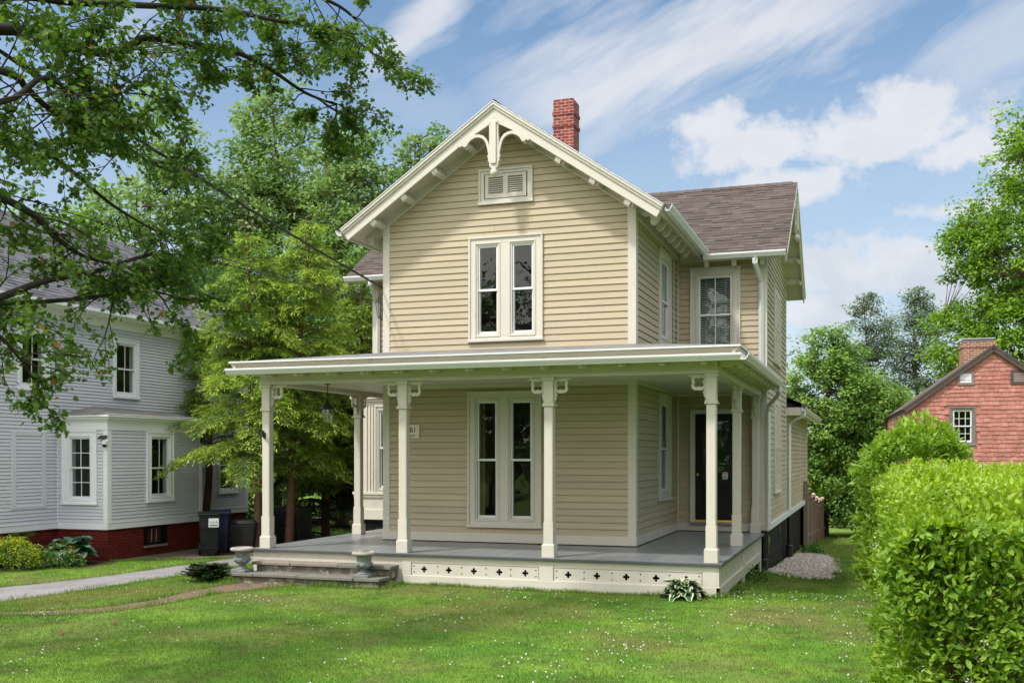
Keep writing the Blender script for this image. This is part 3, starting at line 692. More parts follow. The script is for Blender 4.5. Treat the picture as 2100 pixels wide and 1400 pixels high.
# frieze boards under the rakes and eaves
b = MB()
for sgn in (1, -1):
    q = MB((XM, YF, ZR - 0.15), (sgn*cs, 0, -sn), (0, -1, 0), (sgn*sn, 0, cs))
    L_ = (XRt - XM)/cs + 0.03
    t = math.tan(PHI)
    for (y0, y1, za, zb_) in ((-0.02, 0.026, 0.0, -0.16), (0.0265, 0.045, 0.0, -0.045), (0.0265, 0.04, -0.13, -0.162), (0.0455, 0.07, 0, -0.022)):
        q.add([(-za*t, y0, za), (L_ - .0, y0, za), (L_, y0, zb_), (-zb_*t, y0, zb_), (-za*t, y1, za), (L_, y1, za), (L_, y1, zb_), (-zb_*t, y1, zb_)], [(0, 1, 2, 3), (4, 5, 6, 7), (0, 1, 5, 4), (2, 3, 7, 6), (1, 2, 6, 5)])
    q.build('frieze_board', T, house, bevel=0.004)
boards('frieze_board', T, house, [(XRt, XRt + 0.026, YF + .02, YW - .001, 6.17, 6.46), (XL - 0.026, XL, YF + .02, YW - .001, 6.17, 6.46), (XRt + .046, XWR + 0.03, YW - 0.026, YW, 6.10, 6.34), (XWL, XL - .03, YW - 0.026, YW, 6.10, 6.34)], .004)
boards('frieze_moulding', T, house, [(XRt + .0265, XRt + .045, YF + .02, YW - .001, 6.17, 6.20), (XRt + .046, XWR + 0.03, YW - 0.045, YW - .0265, 6.10, 6.13)], .004)
for sgn in (1, -1):
    q = MB((XWR, YWM, ZR - 0.15), (0, sgn*cs, -sn), (1, 0, 0), (0, sgn*sn, cs)); L_ = (YB - YWM)/cs
    q.add([(0, 0, 0), (L_, 0, 0), (L_, 0, -.16), (.16*t, 0, -.16), (0, .024, 0), (L_, .024, 0), (L_, .024, -.16), (.16*t, .024, -.16)], [(0, 1, 2, 3), (4, 5, 6, 7), (0, 1, 5, 4), (2, 3, 7, 6), (1, 2, 6, 5)])
    q.build('frieze_board', T, house)
# brackets under the front rakes (square to the slope), the side eaves and the wing
for sgn in (1, -1):
    for k in range(4):
        dx = 0.62 + k*0.60
        xx, zz = XM + sgn*dx, ZR - SL*dx - 0.131/cs
        bracket(house, (xx, YF - 0.03, zz), (sgn*cs, 0, -sn), (0, -1, 0), (sgn*sn, 0, cs), 1.22, 0.11)
for k in range(7):
    yy = YF + 0.12 + k*0.51
    bracket(house, (XRt + 0.03, yy, ZR - SL*(XRt + .03 - XM) - 0.16), (0, 1, 0), (cs, 0, -sn), (sn, 0, cs), 1.2)
    if k < 2: bracket(house, (XL - 0.03, yy, ZR - SL*(XRt + .03 - XM) - 0.16), (0, -1, 0), (-cs, 0, -sn), (-sn, 0, cs), 1.2)
for xx in (-2.05, -2.6, -3.15):
    bracket(house, (xx, YW - 0.03, ZR - SL*(YWM - YW + .03) - 0.16), (1, 0, 0), (0, -cs, -sn), (0, -sn, cs), 1.1)
for sgn in (1, -1):
    for k in range(4):
        dy = 0.55 + k*0.62
        bracket(house, (XWR + 0.025, YWM + sgn*dy, ZR - SL*dy - 0.131/cs), (0, sgn*cs, -sn), (1, 0, 0), (0, sgn*sn, cs), 0.95, 0.10)
# gable ornament
ORN = [(0, 0), (.66, -.427), (.63, -.452), (.585, -.43), (.555, -.462), (.51, -.445), (.475, -.39), (.42, -.34), (.34, -.308), (.27, -.312), (.20, -.348), (.155, -.41), (.13, -.49), (.112, -.57), (.102, -.63), (.122, -.655), (.10, -.70), (.108, -.735), (.085, -.76), (.08, -.83), (.045, -.87)]
outer = ORN + [(-x, z) for x, z in ORN[::-1] if x > 0]
holes = [[(.085, -.115), (.36, -.262), (.27, -.268), (.19, -.298), (.14, -.352), (.108, -.42), (.085, -.50)]]; holes.append([(-x, z) for x, z in holes[0]])
def ornament(frame_):
    g = part_group('gable_ornament', house)
    fret('fretwork', [(x, z - .004) for x, z in outer], holes, 0.05, frame_(), T, g)
    b = frame_(); b.box(-.05, .05, .026, .055, -.80, -.06); b.box(-.075, .075, .0255, .05, -.10, -.0605); b.build('post', T, g, bevel=0.006)
    b = frame_(); b.ball((0, 0.01, -.95), 0.068); b.lathe([(0, -.87), (.035, -.872), (.028, -.90), (.02, -.90)], 0, .01); b.build('ball_finial', T, g, smooth=True)
pk = ZR - 0.235/cs
ornament(lambda: FR((XM, YG + 0.005, pk)))
ornament(lambda: SR((WXE - 0.01, YWM, pk)))
# gutters and downspouts
ge = ZR - SL*ROVX
gutter(house, (XM + ROVX, YG + 0.02, ge + .01), (XM + ROVX, YE0 - .02, ge + .01), (1, 0, 0), s=1.1)
gutter(house, (XM - ROVX, YE0 - .02, ge + .01), (XM - ROVX, YG + 0.02, ge + .01), (-1, 0, 0), s=1.1)
gw = ZR - SL*(YWM - YE0)
gutter(house, (XM + ROVX + .02, YE0, gw + .01), (WXE, YE0, gw + .01), (0, -1, 0), s=1.05)
gutter(house, (WXL, YE0, gw + .01), (XM - ROVX - .02, YE0, gw + .01), (0, -1, 0), s=1.05)
spout(house, [(-2.16, 21.02, 6.02), (-2.16, 21.02, 5.93), (-2.09, 21.5, 5.62), (-2.09, 21.53, 5.45), (-2.09, 21.53, 3.66)], w=0.055)
spout(house, [(-10.6, 21.02, 6.05), (-10.6, 21.02, 5.95), (-10.66, 21.3, 5.8), (-10.66, 21.54, 5.6), (-10.66, 21.54, 4.0)], w=0.05)
# ell roof, fascia, gutter, spout
b = MB(); b.add([(-1.62, YB + .1, 3.42), (-1.62, EY1 + .1, 3.42), (-4.6, EY1 + .1, 4.6), (-4.6, YB + .1, 4.6)], [(0, 1, 2, 3)]); b.add([(-1.62, YB + .1, 3.32), (-1.62, EY1 + .1, 3.32), (-4.6, EY1 + .1, 4.5), (-4.6, YB + .1, 4.5)], [(0, 3, 2, 1)])
b.add([(-1.62, YB + .1, 3.42), (-1.62, YB + .1, 3.32), (-1.62, EY1 + .1, 3.32), (-1.62, EY1 + .1, 3.42)], [(0, 1, 2, 3)]); b.build('ell_roof', M['shingle'], roof)
b = MB(); b.box(-2.0, -1.65, YB + .10, YB + .13, 3.12, 3.315); b.box(-2.0, -1.66, YB + .131, EY1, 3.24, 3.27); b.box(-1.66, -1.63, YB + .131, EY1, 3.14, 3.315); b.build('ell_soffit', T, roof)
gutter(house, (-1.63, YB + .1, 3.32), (-1.63, EY1 + .1, 3.32), (1, 0, 0))
spout(house, [(-1.56, YB + .25, 3.22), (-1.56, YB + .25, 3.12), (-1.75, YB + .3, 3.05), (-1.94, YB + .4, 2.9), (-1.94, YB + .4, 0.74)], w=0.05)
# black lower pipes
spout(house, [(-2.03, 21.5, 0.6), (-2.03, 21.5, -0.3)], M['blackm'], 0.06); b = MB(); b.lathe([(.075, -.45), (.075, .02), (.06, .04)], -2.03, 21.5, 12); b.build('downspout', M['blackm'], house)
spout(house, [(-1.94, 27.2, 0.6), (-1.94, 27.2, -0.7)], M['blackm'], 0.06); b = MB(); b.lathe([(.09, -.9), (.09, -.15), (.06, -.13)], -1.94, 27.2, 12); b.build('downspout', M['blackm'], house)

# ---- projecting bay at the left rear
bay = part_group('bay_window', house); YBAY = 20.82
g0 = lambda: FR((0, YBAY, 0))
b = g0(); BX0, BX1 = -10.86, -9.78
b.box(BX0, -10.30, -.02, .0, 1.18, 3.22); b.box(BX0, BX1, -.02, .01, 3.22, 3.40); b.box(BX0-.04, BX1, .011, .05, 3.30, 3.36); b.box(BX0-.09, BX1, -.5, .10, 3.361, 3.43); b.box(BX0, BX1, -.02, 0, .92, 1.18)
for x in (BX0, -10.79, -10.72, -10.60, -10.52, -10.45): b.box(x, x+.035, .0005, .022, 1.30, 3.22)
b.box(BX0-.05, BX1, -.02, .06, 1.25, 1.31); b.box(BX0-.03, BX1, -.02, .035, 1.19, 1.2495); b.box(BX0-.03, BX1, -.02, .05, .70, .90); b.box(BX0-.03, BX1, -.02, .03, .9005, .93)
b.box(BX0 - 0.0, BX0 + .03, -0.78, -.021, .7, 3.4)
b.build('panelling', T, bay, bevel=.005)
window(house, g0, (-10.37, -9.80, 1.27, 3.22), [(-10.26, -9.86, 1.40, 3.08)], rail=2.28, room=M['room'], curtain=[(0.0, .55, M['curtain']), (.57, .70, M['gold'])], sill=False, cw=.03)
b = MB(); b.box(BX0 + .02, BX1, YBAY + .03, YW, -.6, .70); b.build('bay_foundation', M['bbrick'], bay)
b = MB(); b.box(BX0 - .08, BX1, YBAY - .1, YW, 3.43, 3.47); b.build('bay_roof', M['shingle'], bay)
b = g0(); b.tube([(-9.98, .05, 1.0), (-9.98, .12, 1.0)], .02); b.ball((-9.98, .13, 1.0), .035); b.build('tap', M['brass'], bay, smooth=True)

# ================================================================== PORCH
porch = house
PY0, PX0, PX1 = 15.2, -9.86, -2.07
floor = MB()
FT = [(-9.90, 15.16), (-2.03, 15.16), (-2.03, 21.57), (XRt + .03, 21.57), (XRt + .03, YF - .03), (XL - .03, YF - .03), (XL - .03, 20.8), (-9.90, 20.8)]
# floor boards: many strips with fine gaps, running front to back
def floor_strips(x0, x1, y0, y1, w=0.095):
    n = round((x1-x0)/w); w = (x1-x0)/n
    for k in range(n):
        dz = random.uniform(-.0012, .0012); floor.box(x0 + k*w + .0012, x0 + (k+1)*w - .0012, y0, y1, FL - .035, FL + dz)
floor_strips(-9.90, -2.03, 15.16, YF - .031); floor_strips(XRt + .031, -2.03, YF - .031, 21.57); floor_strips(-9.90, XL - .031, YF - .031, 20.78)
floor.build('porch_floor', M['floor'], house)
b = MB(); b.box(-9.91, -2.02, 15.145, 15.1595, FL - .04, FL - .002); b.build('nosing_shade_strip', M['nosing_shade'], house, bevel=.004)  # strip along the floor edge with its shadow painted in
b = MB(); b.box(-2.0295, -2.015, 15.16, 21.57, FL - .04, FL - .002); b.build('nosing_shade_strip', M['nosing_shade'], house, bevel=.004)
b = MB(); b.box(-9.83, -2.13, 15.26, YF, .38, FL - .036); b.box(XRt, -2.13, YF + .002, 21.55, .38, FL - .036); b.box(-9.83, XL, YF + .002, 20.76, .38, FL - .036); b.build('porch_joists', M['soil'], house)
# skirt
TP = lambda cx, cz, r: [(cx + (r*.62 + r*.38*math.cos(4*a))*math.cos(a), cz + (r*.62 + r*.38*math.cos(4*a))*math.sin(a)) for a in [2*math.pi*k/32 for k in range(32)]]
DOT = lambda cx, cz, r: [(cx + r*math.cos(a), cz + r*math.sin(a)) for a in [2*math.pi*k/10 for k in range(10)]]
def quatre(cx, cz, dl, rho, rot=math.pi/4):
    out = []
    for q in range(4):
        a = rot + q*math.pi/2; ex = dl*math.cos(a), dl*math.sin(a); lim = R(135) - (math.acos(dl*.7071/rho) if dl*.7071 < rho else 0)
        for t in range(13):
            b_ = a - lim + 2*lim*t/12; out.append((cx + ex[0] + rho*math.cos(b_), cz + ex[1] + rho*math.sin(b_)))
    return out
def panel(fr, x0, x1, z0, z1, n, parent):
    zc = (z0+z1)/2; hs = []
    for k in range(n):
        cx = x0 + (x1-x0)*(k+.5)/n; hs.append(quatre(cx, zc, .031, .021, 0))
    for k in range(n+1):
        cx = x0 + .04 + (x1-x0-.08)*k/n
        hs += [DOT(cx, zc + .048, .0125), DOT(cx, zc - .048, .0125)]
    fret('pierced_panel', [(x0, z0), (x1, z0), (x1, z1), (x0, z1)], hs, .02, fr, T, parent)
sk = part_group('porch_skirt', house)
p0 = lambda: FR((0, 15.22, 0))
q0 = lambda: SR((-2.09, 0, 0))
panel(p0(), -6.93, -4.81, .20, .405, 5, sk); panel(p0(), -4.56, -2.32, .20, .405, 5, sk)
b = p0()
b.box(-9.86, -7.105, -.02, .012, .36, .513); b.box(-9.86, -7.082, -.02, .008, -.1, .203); b.box(-9.86, -7.105, -.02, .007, .2035, .3595); b.box(-7.10, -6.94, -.02, .022, .205, .513); b.box(-4.80, -4.57, -.02, .022, .205, .513); b.box(-2.31, -2.10, -.02, .022, .205, .513)
b.box(-6.94, -4.80, -.02, .02, .405, .513); b.box(-4.57, -2.31, -.02, .02, .405, .513)
b.box(-7.08, -2.056, -.02, .034, .03, .204)
b.build('skirt_boards', T, sk, bevel=.004)
panel(q0(), 15.42, 18.22, .20, .405, 6, sk); panel(q0(), 18.48, 21.15, .20, .405, 6, sk)
b = q0()
b.box(15.20, 15.41, -.02, .022, .08, .513); b.box(18.23, 18.47, -.02, .024, -.10, .513); b.box(21.16, 21.36, -.02, .022, -.2, .513); b.box(15.41, 18.23, -.02, .020, .405, .513); b.box(18.47, 21.16, -.02, .020, .405, .513)
b.box(15.186, 18.229, -.02, .034, .03, .199); b.box(18.471, 21.16, -.02, .034, .03, .199)
b.build('skirt_boards', T, sk, bevel=.004)
b = MB(); b.box(-9.86, -9.84, 15.25, 20.7, .0, .513); b.build('skirt_boards', T, sk)
b = MB()
for yy in (16.2, 17.1, 19.4, 20.5): b.box(-2.28, -2.18, yy, yy+.1, -.4, .38)
b.box(-2.3, -2.05, 18.25, 18.45, -.45, -.1); b.build('skirt_posts', M['bark'], sk)
# columns
def arc(cx, cz, r, a0, a1, n=7): return [(cx + r*math.cos(R(a0 + (a1-a0)*k/n)), cz + r*math.sin(R(a0 + (a1-a0)*k/n))) for k in range(n+1)]
BRO = [(0, 0), (.30, 0), (.295, -.016), (.272, -.018), (.26, -.034), (.238, -.032), (.222, -.045)]
BRO += arc(.152, -.092, .066, 35, -35) + arc(.152, -.172, .066, 35, -100) + arc(.085, -.185, .055, -80, -165, 6) + [(.034, -.235), (.052, -.262), (.036, -.29), (.042, -.318), (.02, -.345), (.016, -.372), (.0, -.385)]
QF = quatre(.110, -.122, .048, .037)
ZBM = 3.305
def column(x, y, arms, half=False):
    c = part_group('porch_column', house)
    b = MB(); b.box(x-.10, x+.10, y-.10, y+.10, FL, FL+.195); b.tbox(x, y, FL+.1955, FL+.215, .10, .10, .082, .082); b.build('base_block', T, c, bevel=.006)
    b = MB(); b.box(x-.078, x+.078, y-.078, y+.078, FL+.2155, 1.09)
    ch = .012; w = .071
    oc = [(-w+ch, -w), (w-ch, -w), (w, -w+ch), (w, w-ch), (w-ch, w), (-w+ch, w), (-w, w-ch), (-w, -w+ch)]
    b.plan([(x+p, y+q) for p, q in oc], 1.0905, 2.86)
    b.box(x-.075, x+.075, y-.075, y+.075, 2.915, ZBM - .05); b.build('shaft', T, c, bevel=.004)
    b = MB(); b.box(x-.098, x+.098, y-.098, y+.098, 2.8605, 2.885); b.box(x-.088, x+.088, y-.088, y+.088, 2.8855, 2.9145); b.build('collar', T, c, bevel=.006, segs=2)
    b = MB(); b.box(x-.095, x+.095, y-.095, y+.095, ZBM-.0495, ZBM-.0005); b.build('capital', T, c, bevel=.006, segs=2)
    for d in arms:
        r = {'r': (1, 0, 0), 'l': (-1, 0, 0), 'b': (0, 1, 0), 'f': (0, -1, 0)}[d]
        n = (0, -1, 0) if d in 'rl' else (1, 0, 0)
        o = np.array([x, y, ZBM - .002]) + np.array(r)*.0755
        fret('fret_bracket', BRO, [QF], .035, MB(o, r, n), T, c)
CYF = 15.31
column(-9.64, CYF, 'rb'); column(-7.11, CYF, 'lr'); column(-4.66, CYF, 'lr'); column(-2.19, CYF, 'lb')
column(-2.19, 18.33, 'fb'); column(-9.64, 18.62, 'fb'); column(-2.19, 21.44, 'f')
# beam, soffit, ceiling
bm = MB()
for (x0, x1, y0, y1) in ((-9.735, -2.095, 15.215, 15.40), (-2.285, -2.0955, 15.4005, 21.55), (-9.735, -9.545, 15.4005, 20.8)):
    bm.box(x0, x1, y0, y1, ZBM, 3.50)
bm.box(-9.755, -2.075, 15.195, 15.2145, ZBM + .03, ZBM + .055); bm.box(-2.0945, -2.074, 15.215, 21.5, ZBM + .03, ZBM + .055)
bm.box(-9.75, -2.08, 15.20, 15.2145, ZBM, ZBM + .0295); bm.box(-2.0945, -2.08, 15.215, 21.5, ZBM, ZBM + .0295)
bm.build('porch_beam', T, house, bevel=.005)
b = MB(); b.box(-9.54, -2.29, 15.41, YF - .03, 3.385, 3.41); b.box(XRt + .03, -2.29, YF - .0295, YW - .03, 3.385, 3.41); b.box(-9.54, XL - .03, YF - .0295, 20.8, 3.385, 3.41)
b.box(XL - .03, XRt + .03, YF - .03, YF - .015, 3.33, 3.384); b.box(XRt + .015, XRt + .03, YF - .0145, YW - .03, 3.33, 3.384); b.box(XRt + .0305, -2.29, YW - .03, YW - .015, 3.33, 3.384)
b.build('porch_ceiling', T, house)
b = MB(); b.box(-10.03, -1.71, 14.82, 15.2, 3.485, 3.51); b.box(-2.09, -1.71, 15.2005, 21.58, 3.485, 3.51); b.box(-10.03, -9.73, 15.2005, 20.9, 3.485, 3.51); b.build('porch_soffit', T, house)
for k in range(13): bracket(house, (-9.45 + k*.6, 15.20, 3.484), (1, 0, 0), (0, -1, 0), (0, 0, 1), .85, .07, sz=.5)
for k in range(11): bracket(house, (-2.08, 15.35 + k*.58, 3.484), (0, 1, 0), (1, 0, 0), (0, 0, 1), .85, .07, sz=.7)
b = MB()     # crown at the roof edge
CR = [(0, 0), (.03, 0), (.035, .02), (.055, .045), (.075, .075), (.095, .095), (.095, .122), (0, .122)]
b2 = MB((0, 14.92, 3.53), (1, 0, 0), (0, -1, 0)); b2.prism([(y, z) for y, z in CR], -10.05, -1.74); b2.build('roof_edge', M['crown'], house)
b2 = MB((-1.84, 0, 3.53), (0, 1, 0), (1, 0, 0)); b2.prism(CR, 14.83, 21.6); b2.build('roof_edge', M['crown'], house)
b2 = MB((-9.955, 0, 3.53), (0, 1, 0), (-1, 0, 0)); b2.prism(CR, 14.83, 20.9); b2.build('roof_edge', M['crown'], house)
b = MB(); ZE, ZT = 3.66, 4.02
A_, B_, C_, D_ = (-10.06, 14.80, ZE), (-1.72, 14.80, ZE), (XRt, YF, ZT), (XL, YF, ZT)
for dz, fl in ((0, 1), (-.02, -1)):
    def zz(p): return (p[0], p[1], p[2] + dz)
    b.add([zz(p) for p in (A_, B_, C_, D_)], [(0, 1, 2, 3)[::fl]]); b.add([zz(p) for p in (B_, (-1.72, 21.66, ZE), (XRt, 21.66, ZT), C_)], [(0, 1, 2, 3)[::fl]])
    b.add([zz(p) for p in (A_, D_, (XL, 20.95, ZT - .05), (-10.06, 20.95, ZE))], [(0, 1, 2, 3)[::fl]])
b.build('porch_roof', M['proof'], house)
b = MB(); b.box(-10.065, -1.715, 14.792, 14.80, ZE - .022, ZE + .006); b.box(-1.72, -1.712, 14.80, 21.6, ZE - .022, ZE + .006); b.build('roof_flashing', M['gutter'], house)
gutter(house, (-10.08, 14.82, 3.545), (-1.70, 14.82, 3.545), (0, -1, 0), s=1.02)
gutter(house, (-1.71, 14.72, 3.545), (-1.71, 20.75, 3.545), (1, 0, 0), s=1.02)
spout(house, [(-1.66, 20.68, 3.45), (-1.66, 20.68, 3.36), (-1.70, 20.8, 3.28), (-1.92, 21.35, 3.12), (-1.94, 21.5, 3.0), (-1.94, 21.5, .62)], w=.052)
# flag holder on the left column, hook on the right one
fb = thing('flagpole_bracket', (-9.64, 15.22, 2.45), 'small black flagpole holder screwed to the front left porch column', 'flag holder')
b = MB(); b.box(-9.675, -9.635, 15.222, 15.2375, 2.40, 2.50); b.build('mounting_plate', M['blackm'], fb)
b = MB(); b.tube([(-9.655, 15.215, 2.42), (-9.62, 15.13, 2.52)][::-1], .022, 10); b.tube([(-9.655, 15.222, 2.47), (-9.70, 15.17, 2.54)], .014, 8); b.build('socket', M['blackm'], fb)
# number plate
npl = thing('number_plate', (-8.0, YF - .03, 2.55), 'cream house number plate reading 81 on the beige porch wall', 'house sign')
fp = lambda: FR((0, YF - .016, 0))
b = fp(); b.box(-8.23, -7.81, 0.0, .02, 2.43, 2.675); b.build('plate_board', M['plate'], npl, bevel=.003)
words('lettering', '81', .135, fp(), -7.935, .022, 2.535, M['black'], npl)
words('lettering', 'dsell', .058, fp(), -7.95, .022, 2.462, M['black'], npl)
# lantern
ln = thing('hanging_lantern', (-9.12, 16.4, 3.385), 'black lantern with clear tulip glass hanging from the left porch ceiling', 'lantern')
lx, ly = -9.12, 16.42
b = MB()
for k in range(9): b.lathe([(.004, 3.36-.03*k), (.011, 3.352-.03*k), (.011, 3.342-.03*k), (.004, 3.334-.03*k)], lx, ly, 8)
b.lathe([(.0, 3.385), (.05, 3.384), (.045, 3.365), (.0, 3.36)], lx, ly, 12); b.build('chain', M['blackm'], ln)
b = MB(); b.lathe([(.0, 3.10), (.012, 3.10), (.02, 3.07), (.04, 3.05), (.05, 3.03), (.10, 2.98), (.125, 2.955), (.125, 2.93), (.10, 2.925), (.0, 2.92)], lx, ly, 20); b.build('cap', M['blackm'], ln, smooth=True)
b = MB(); b.lathe([(.098, 2.925), (.104, 2.86), (.10, 2.79), (.08, 2.74), (.05, 2.71), (.015, 2.70), (0, 2.70)], lx, ly, 20); b.build('glass_shade', M['lglass'], ln, smooth=True)
b = MB()
for k in range(3): a = k*2.1; b.tube([(lx + .03*math.cos(a), ly + .03*math.sin(a), 2.79), (lx + .03*math.cos(a), ly + .03*math.sin(a), 2.87)], .009, 8)
b.tube([(lx, ly, 2.77), (lx, ly, 2.925)], .006); b.build('candle_lamps', M['plate'], ln)
b = MB(); b.ball((lx, ly, 2.69), .014); b.build('finial', M['blackm'], ln)

# stone steps
st = thing('stone_steps', (-8.5, 14.8, 0.05), 'two wide bluestone steps with fieldstone risers leading up to the porch', 'steps')
b = MB(); b.box(-9.84, -7.20, 14.55, 15.19, -.2, .155); b.box(-9.60, -7.17, 14.90, 15.185, .156, .315); b.build('riser', M['stone'], st, bevel=.012)
for (x0, x1, y0, y1, z, mm) in ((-9.90, -9.42, 14.5, 14.895, .21, 'slab'), (-9.41, -8.62, 14.5, 14.895, .212, 'slab'), (-8.61, -7.62, 14.495, 14.895, .208, 'slab'), (-7.61, -7.165, 14.51, 14.895, .206, 'slab'),
                            (-9.66, -8.95, 14.85, 15.185, .366, 'slabwarm'), (-8.94, -8.07, 14.855, 15.185, .368, 'slabwarm'), (-8.06, -7.14, 14.85, 15.185, .364, 'slab')):
    b = MB(); b.box(x0, x1, y0, y1, z-.05, z); b.build('tread_slab', M[mm], st, bevel=.008, segs=2)
def urn(x, y, z, label):
    u = thing('garden_urn', (x, y, z), label, 'urn', 'stone urns on the porch steps')
    b = MB(); b.box(x-.135, x+.135, y-.135, y+.135, z, z+.045); b.lathe([(.10, z+.0455), (.105, z+.06), (.075, z+.075), (.05, z+.10), (.048, z+.115), (.062, z+.125), (.10, z+.145), (.128, z+.175), (.135, z+.205), (.13, z+.225), (.118, z+.235), (.112, z+.26), (.118, z+.31), (.135, z+.335), (.13, z+.345), (.10, z+.335), (.0, z+.30)], x, y, 28)
    b.build('bowl', M['urn'], u, bevel=.004)
    b = MB()
    for k in range(9):
        a = 2*math.pi*k/9; c_, s_ = math.cos(a), math.sin(a); pts = []
        for j in range(8):
            t_ = -1 + 2*j/7; aa = a + t_*.33; rr = .139 - .008*abs(t_); pts.append((x + rr*math.cos(aa), y + rr*math.sin(aa), z + .225 - .045*(1 - t_*t_)))
        b.tube(pts, .009, 5)
    b.build('swag_relief', M['urn'], u)
    b = MB(); b.lathe([(.135, z+.345), (.165, z+.34), (.188, z+.352), (.193, z+.37), (.185, z+.39), (.16, z+.40), (.14, z+.395), (.135, z+.37), (.12, z+.36)], x, y, 32); b.build('rim', M['urnrim'], u, smooth=True)
    b = MB(); b.lathe([(.134, z+.365), (.07, z+.372), (0, z+.37)], x, y, 20); b.build('soil_fill', M['soil'], u)
    return u
urn(-9.74, 14.70, .21, 'grey stone urn on the left end of the lower step, before the corner column')
u2 = urn(-7.52, 14.70, .208, 'grey stone urn on the right end of the lower step with a small green sprout')

# ================================================================== WHITE NEIGHBOUR HOUSE
XWH, XB = -16.82, -15.49
YB0, YB1 = 18.30, 21.63
wh = thing('white_house', (-18.5, 19, -.15), 'pale grey-white clapboard house with square bay and red brick base beside the driveway', 'house')
WT, WC = M['wtrim'], M['wclap']
wm = lambda: SR((XWH, 0, 0)); wb = lambda: SR((XB, 0, 0)); wf = lambda: FR((0, YB0, 0))
EXW = .0745
WW = {'u1': (17.16, 18.02, 3.49, 4.86), 'u2': (20.05, 20.95, 3.47, 4.9), 'l': (24.20, 25.12, 1.07, 2.66)}
def op(c, e=.14, eb=.11): return [(c[0]+e-.02, c[1]-e+.02, c[2]+eb, c[3]-e)]
b = wm(); clapboard(b, 15.6, YB0, .67, 5.15, [hole(op(WW['u1']))], EXW, .016); clapboard(b, YB0, YB1, 2.915, 5.15, [hole(op(WW['u2']))], EXW, .016); clapboard(b, YB1, 25.64, .67, 5.15, [hole(op(WW['l']))], EXW, .016); b.build('clapboard_wall', WC, wh)
wb_o = [(19.74, 20.36, 1.20, 2.52)]; wf_o = [(-16.47, -15.93, 1.19, 2.50)]
b = wb(); clapboard(b, YB0 + .02, YB1 - .02, .67, 2.66, [hole(wb_o)], EXW, .016); b.build('clapboard_wall', WC, wh)
b = wf(); clapboard(b, XWH, XB - .02, .67, 2.66, [hole(wf_o)], EXW, .016); b.build('clapboard_wall', WC, wh)
b = MB((0, YB1, 0), (-1, 0, 0), (0, 1, 0)); b.box(-XB, -XWH, -.02, 0, .6, 2.9); b.build('clapboard_wall', WC, wh)
b = MB(); b.box(-23.5, XWH - .02, 25.62, 25.64, .6, 5.3); b.box(-23.5, XWH - .02, 15.6, 15.62, .6, 5.3); b.box(-23.5, -23.48, 15.63, 25.61, .6, 5.3)
b.add([(-23.5, 25.63, 5.3), (XWH, 25.63, 5.3), (-20.3, 25.63, 7.95)], [(0, 1, 2)]); b.add([(-23.5, 15.61, 5.3), (XWH, 15.61, 5.3), (-20.3, 15.61, 7.95)], [(0, 1, 2)])
b.build('end_wall', WC, wh)
b = MB(); b.box(-23.4, XWH - .03, 15.65, 25.6, -.6, .53); b.box(XWH - .1, XB - .03, YB0 + .03, YB1 - .03, -.6, .525); b.build('foundation', M['rbrick'], wh)
b = MB()
for (fr, x0, x1) in ((wm(), 15.6, YB0 - .025), (wb(), YB0 - .025, YB1 + .02), (wm(), YB1 + .03, 25.66)):
    q = fr; q.box(x0, x1, -.02, .022, .52, .665); q.box(x0, x1, .0225, .035, .655, .67); q.build('water_table', WT, wh, bevel=.004)
q = wf(); q.box(XWH + .023, XB, -.02, .022, .52, .665); q.build('water_table', WT, wh)
q = wb(); q.box(YB0 - .022, YB0 + .10, -.02, .021, .667, 2.66); q.box(YB1 - .09, YB1 + .02, -.02, .021, .667, 2.66); q.box(YB0 - .022, YB1 + .02, -.02, .024, 2.661, 2.86)
q.box(YB0 + .101, YB0 + .13, -.01, .012, .667, 2.66); q.build('corner_board', WT, wh, bevel=.004)
q = wf(); q.box(XB - .09, XB - .0005, -.015, .021, .667, 2.66); q.box(XWH, XB - .0005, -.015, .024, 2.661, 2.86); q.box(XWH, XWH + .02, 0, .02, .667, 2.66); q.build('corner_board', WT, wh, bevel=.004)
q = wm(); q.box(25.52, 25.66, -.02, .022, .67, 5.3); q.box(15.6, 25.66, -.02, .03, 5.10, 5.36); q.build('corner_board', WT, wh, bevel=.004)
window(wh, wb, (19.56, 20.52, 1.05, 2.86 - .2 + .0), wb_o, rail=1.83, casing_m=WT, sash_m=M['white'], nv=1, cw=.03)
window(wh, wf, (-16.67, -15.74, 1.05, 2.655), wf_o, rail=1.85, casing_m=WT, sash_m=M['white'], nv=1, nh=1, cw=.03)
for k in ('u1', 'u2', 'l'): window(wh, wm, WW[k], op(WW[k]), casing_m=WT, sash_m=M['white'], nv=1, cw=.035)
q = wm(); g = (16.99, 17.96, 1.05, 2.63)
for (p, r_, s_, t_) in ((g[0], g[0]+.13, g[2], g[3]), (g[1]-.13, g[1], g[2], g[3]), (g[0]+.13, g[1]-.13, g[3]-.1, g[3]), (g[0]-.02, g[1]+.02, g[2]-.06, g[2])): q.box(p, r_, -.01, .024, s_, t_)
q.build('blind_window_surround', WC, wh, bevel=.003)
cw_ = part_group('cellar_window', wh)
q = wb(); a0, a1, c0, c1 = 19.52, 20.32, .08, .515
for (p, r_, s_, t_) in ((a0, a0+.1, c0, c1), (a1-.2, a1, c0, c1), (a0+.1, a1-.2, c1-.06, c1), (a0+.1, a1-.2, c0, c0+.06)): q.box(p, r_, -.05, -.012, s_, t_)
q.build('frame', M['black'], cw_); q = wb(); q.box(a0, a1, -.04, .02, c0 - .05, c0 - .001); q.build('sill', M['greytrim'], cw_)
q = wb(); q.quad((a0+.1, -.028, c0+.06), (a1-.2, -.028, c0+.06), (a1-.2, -.028, c1-.06), (a0+.1, -.028, c1-.06)); q.build('pane', M['glass'], cw_)
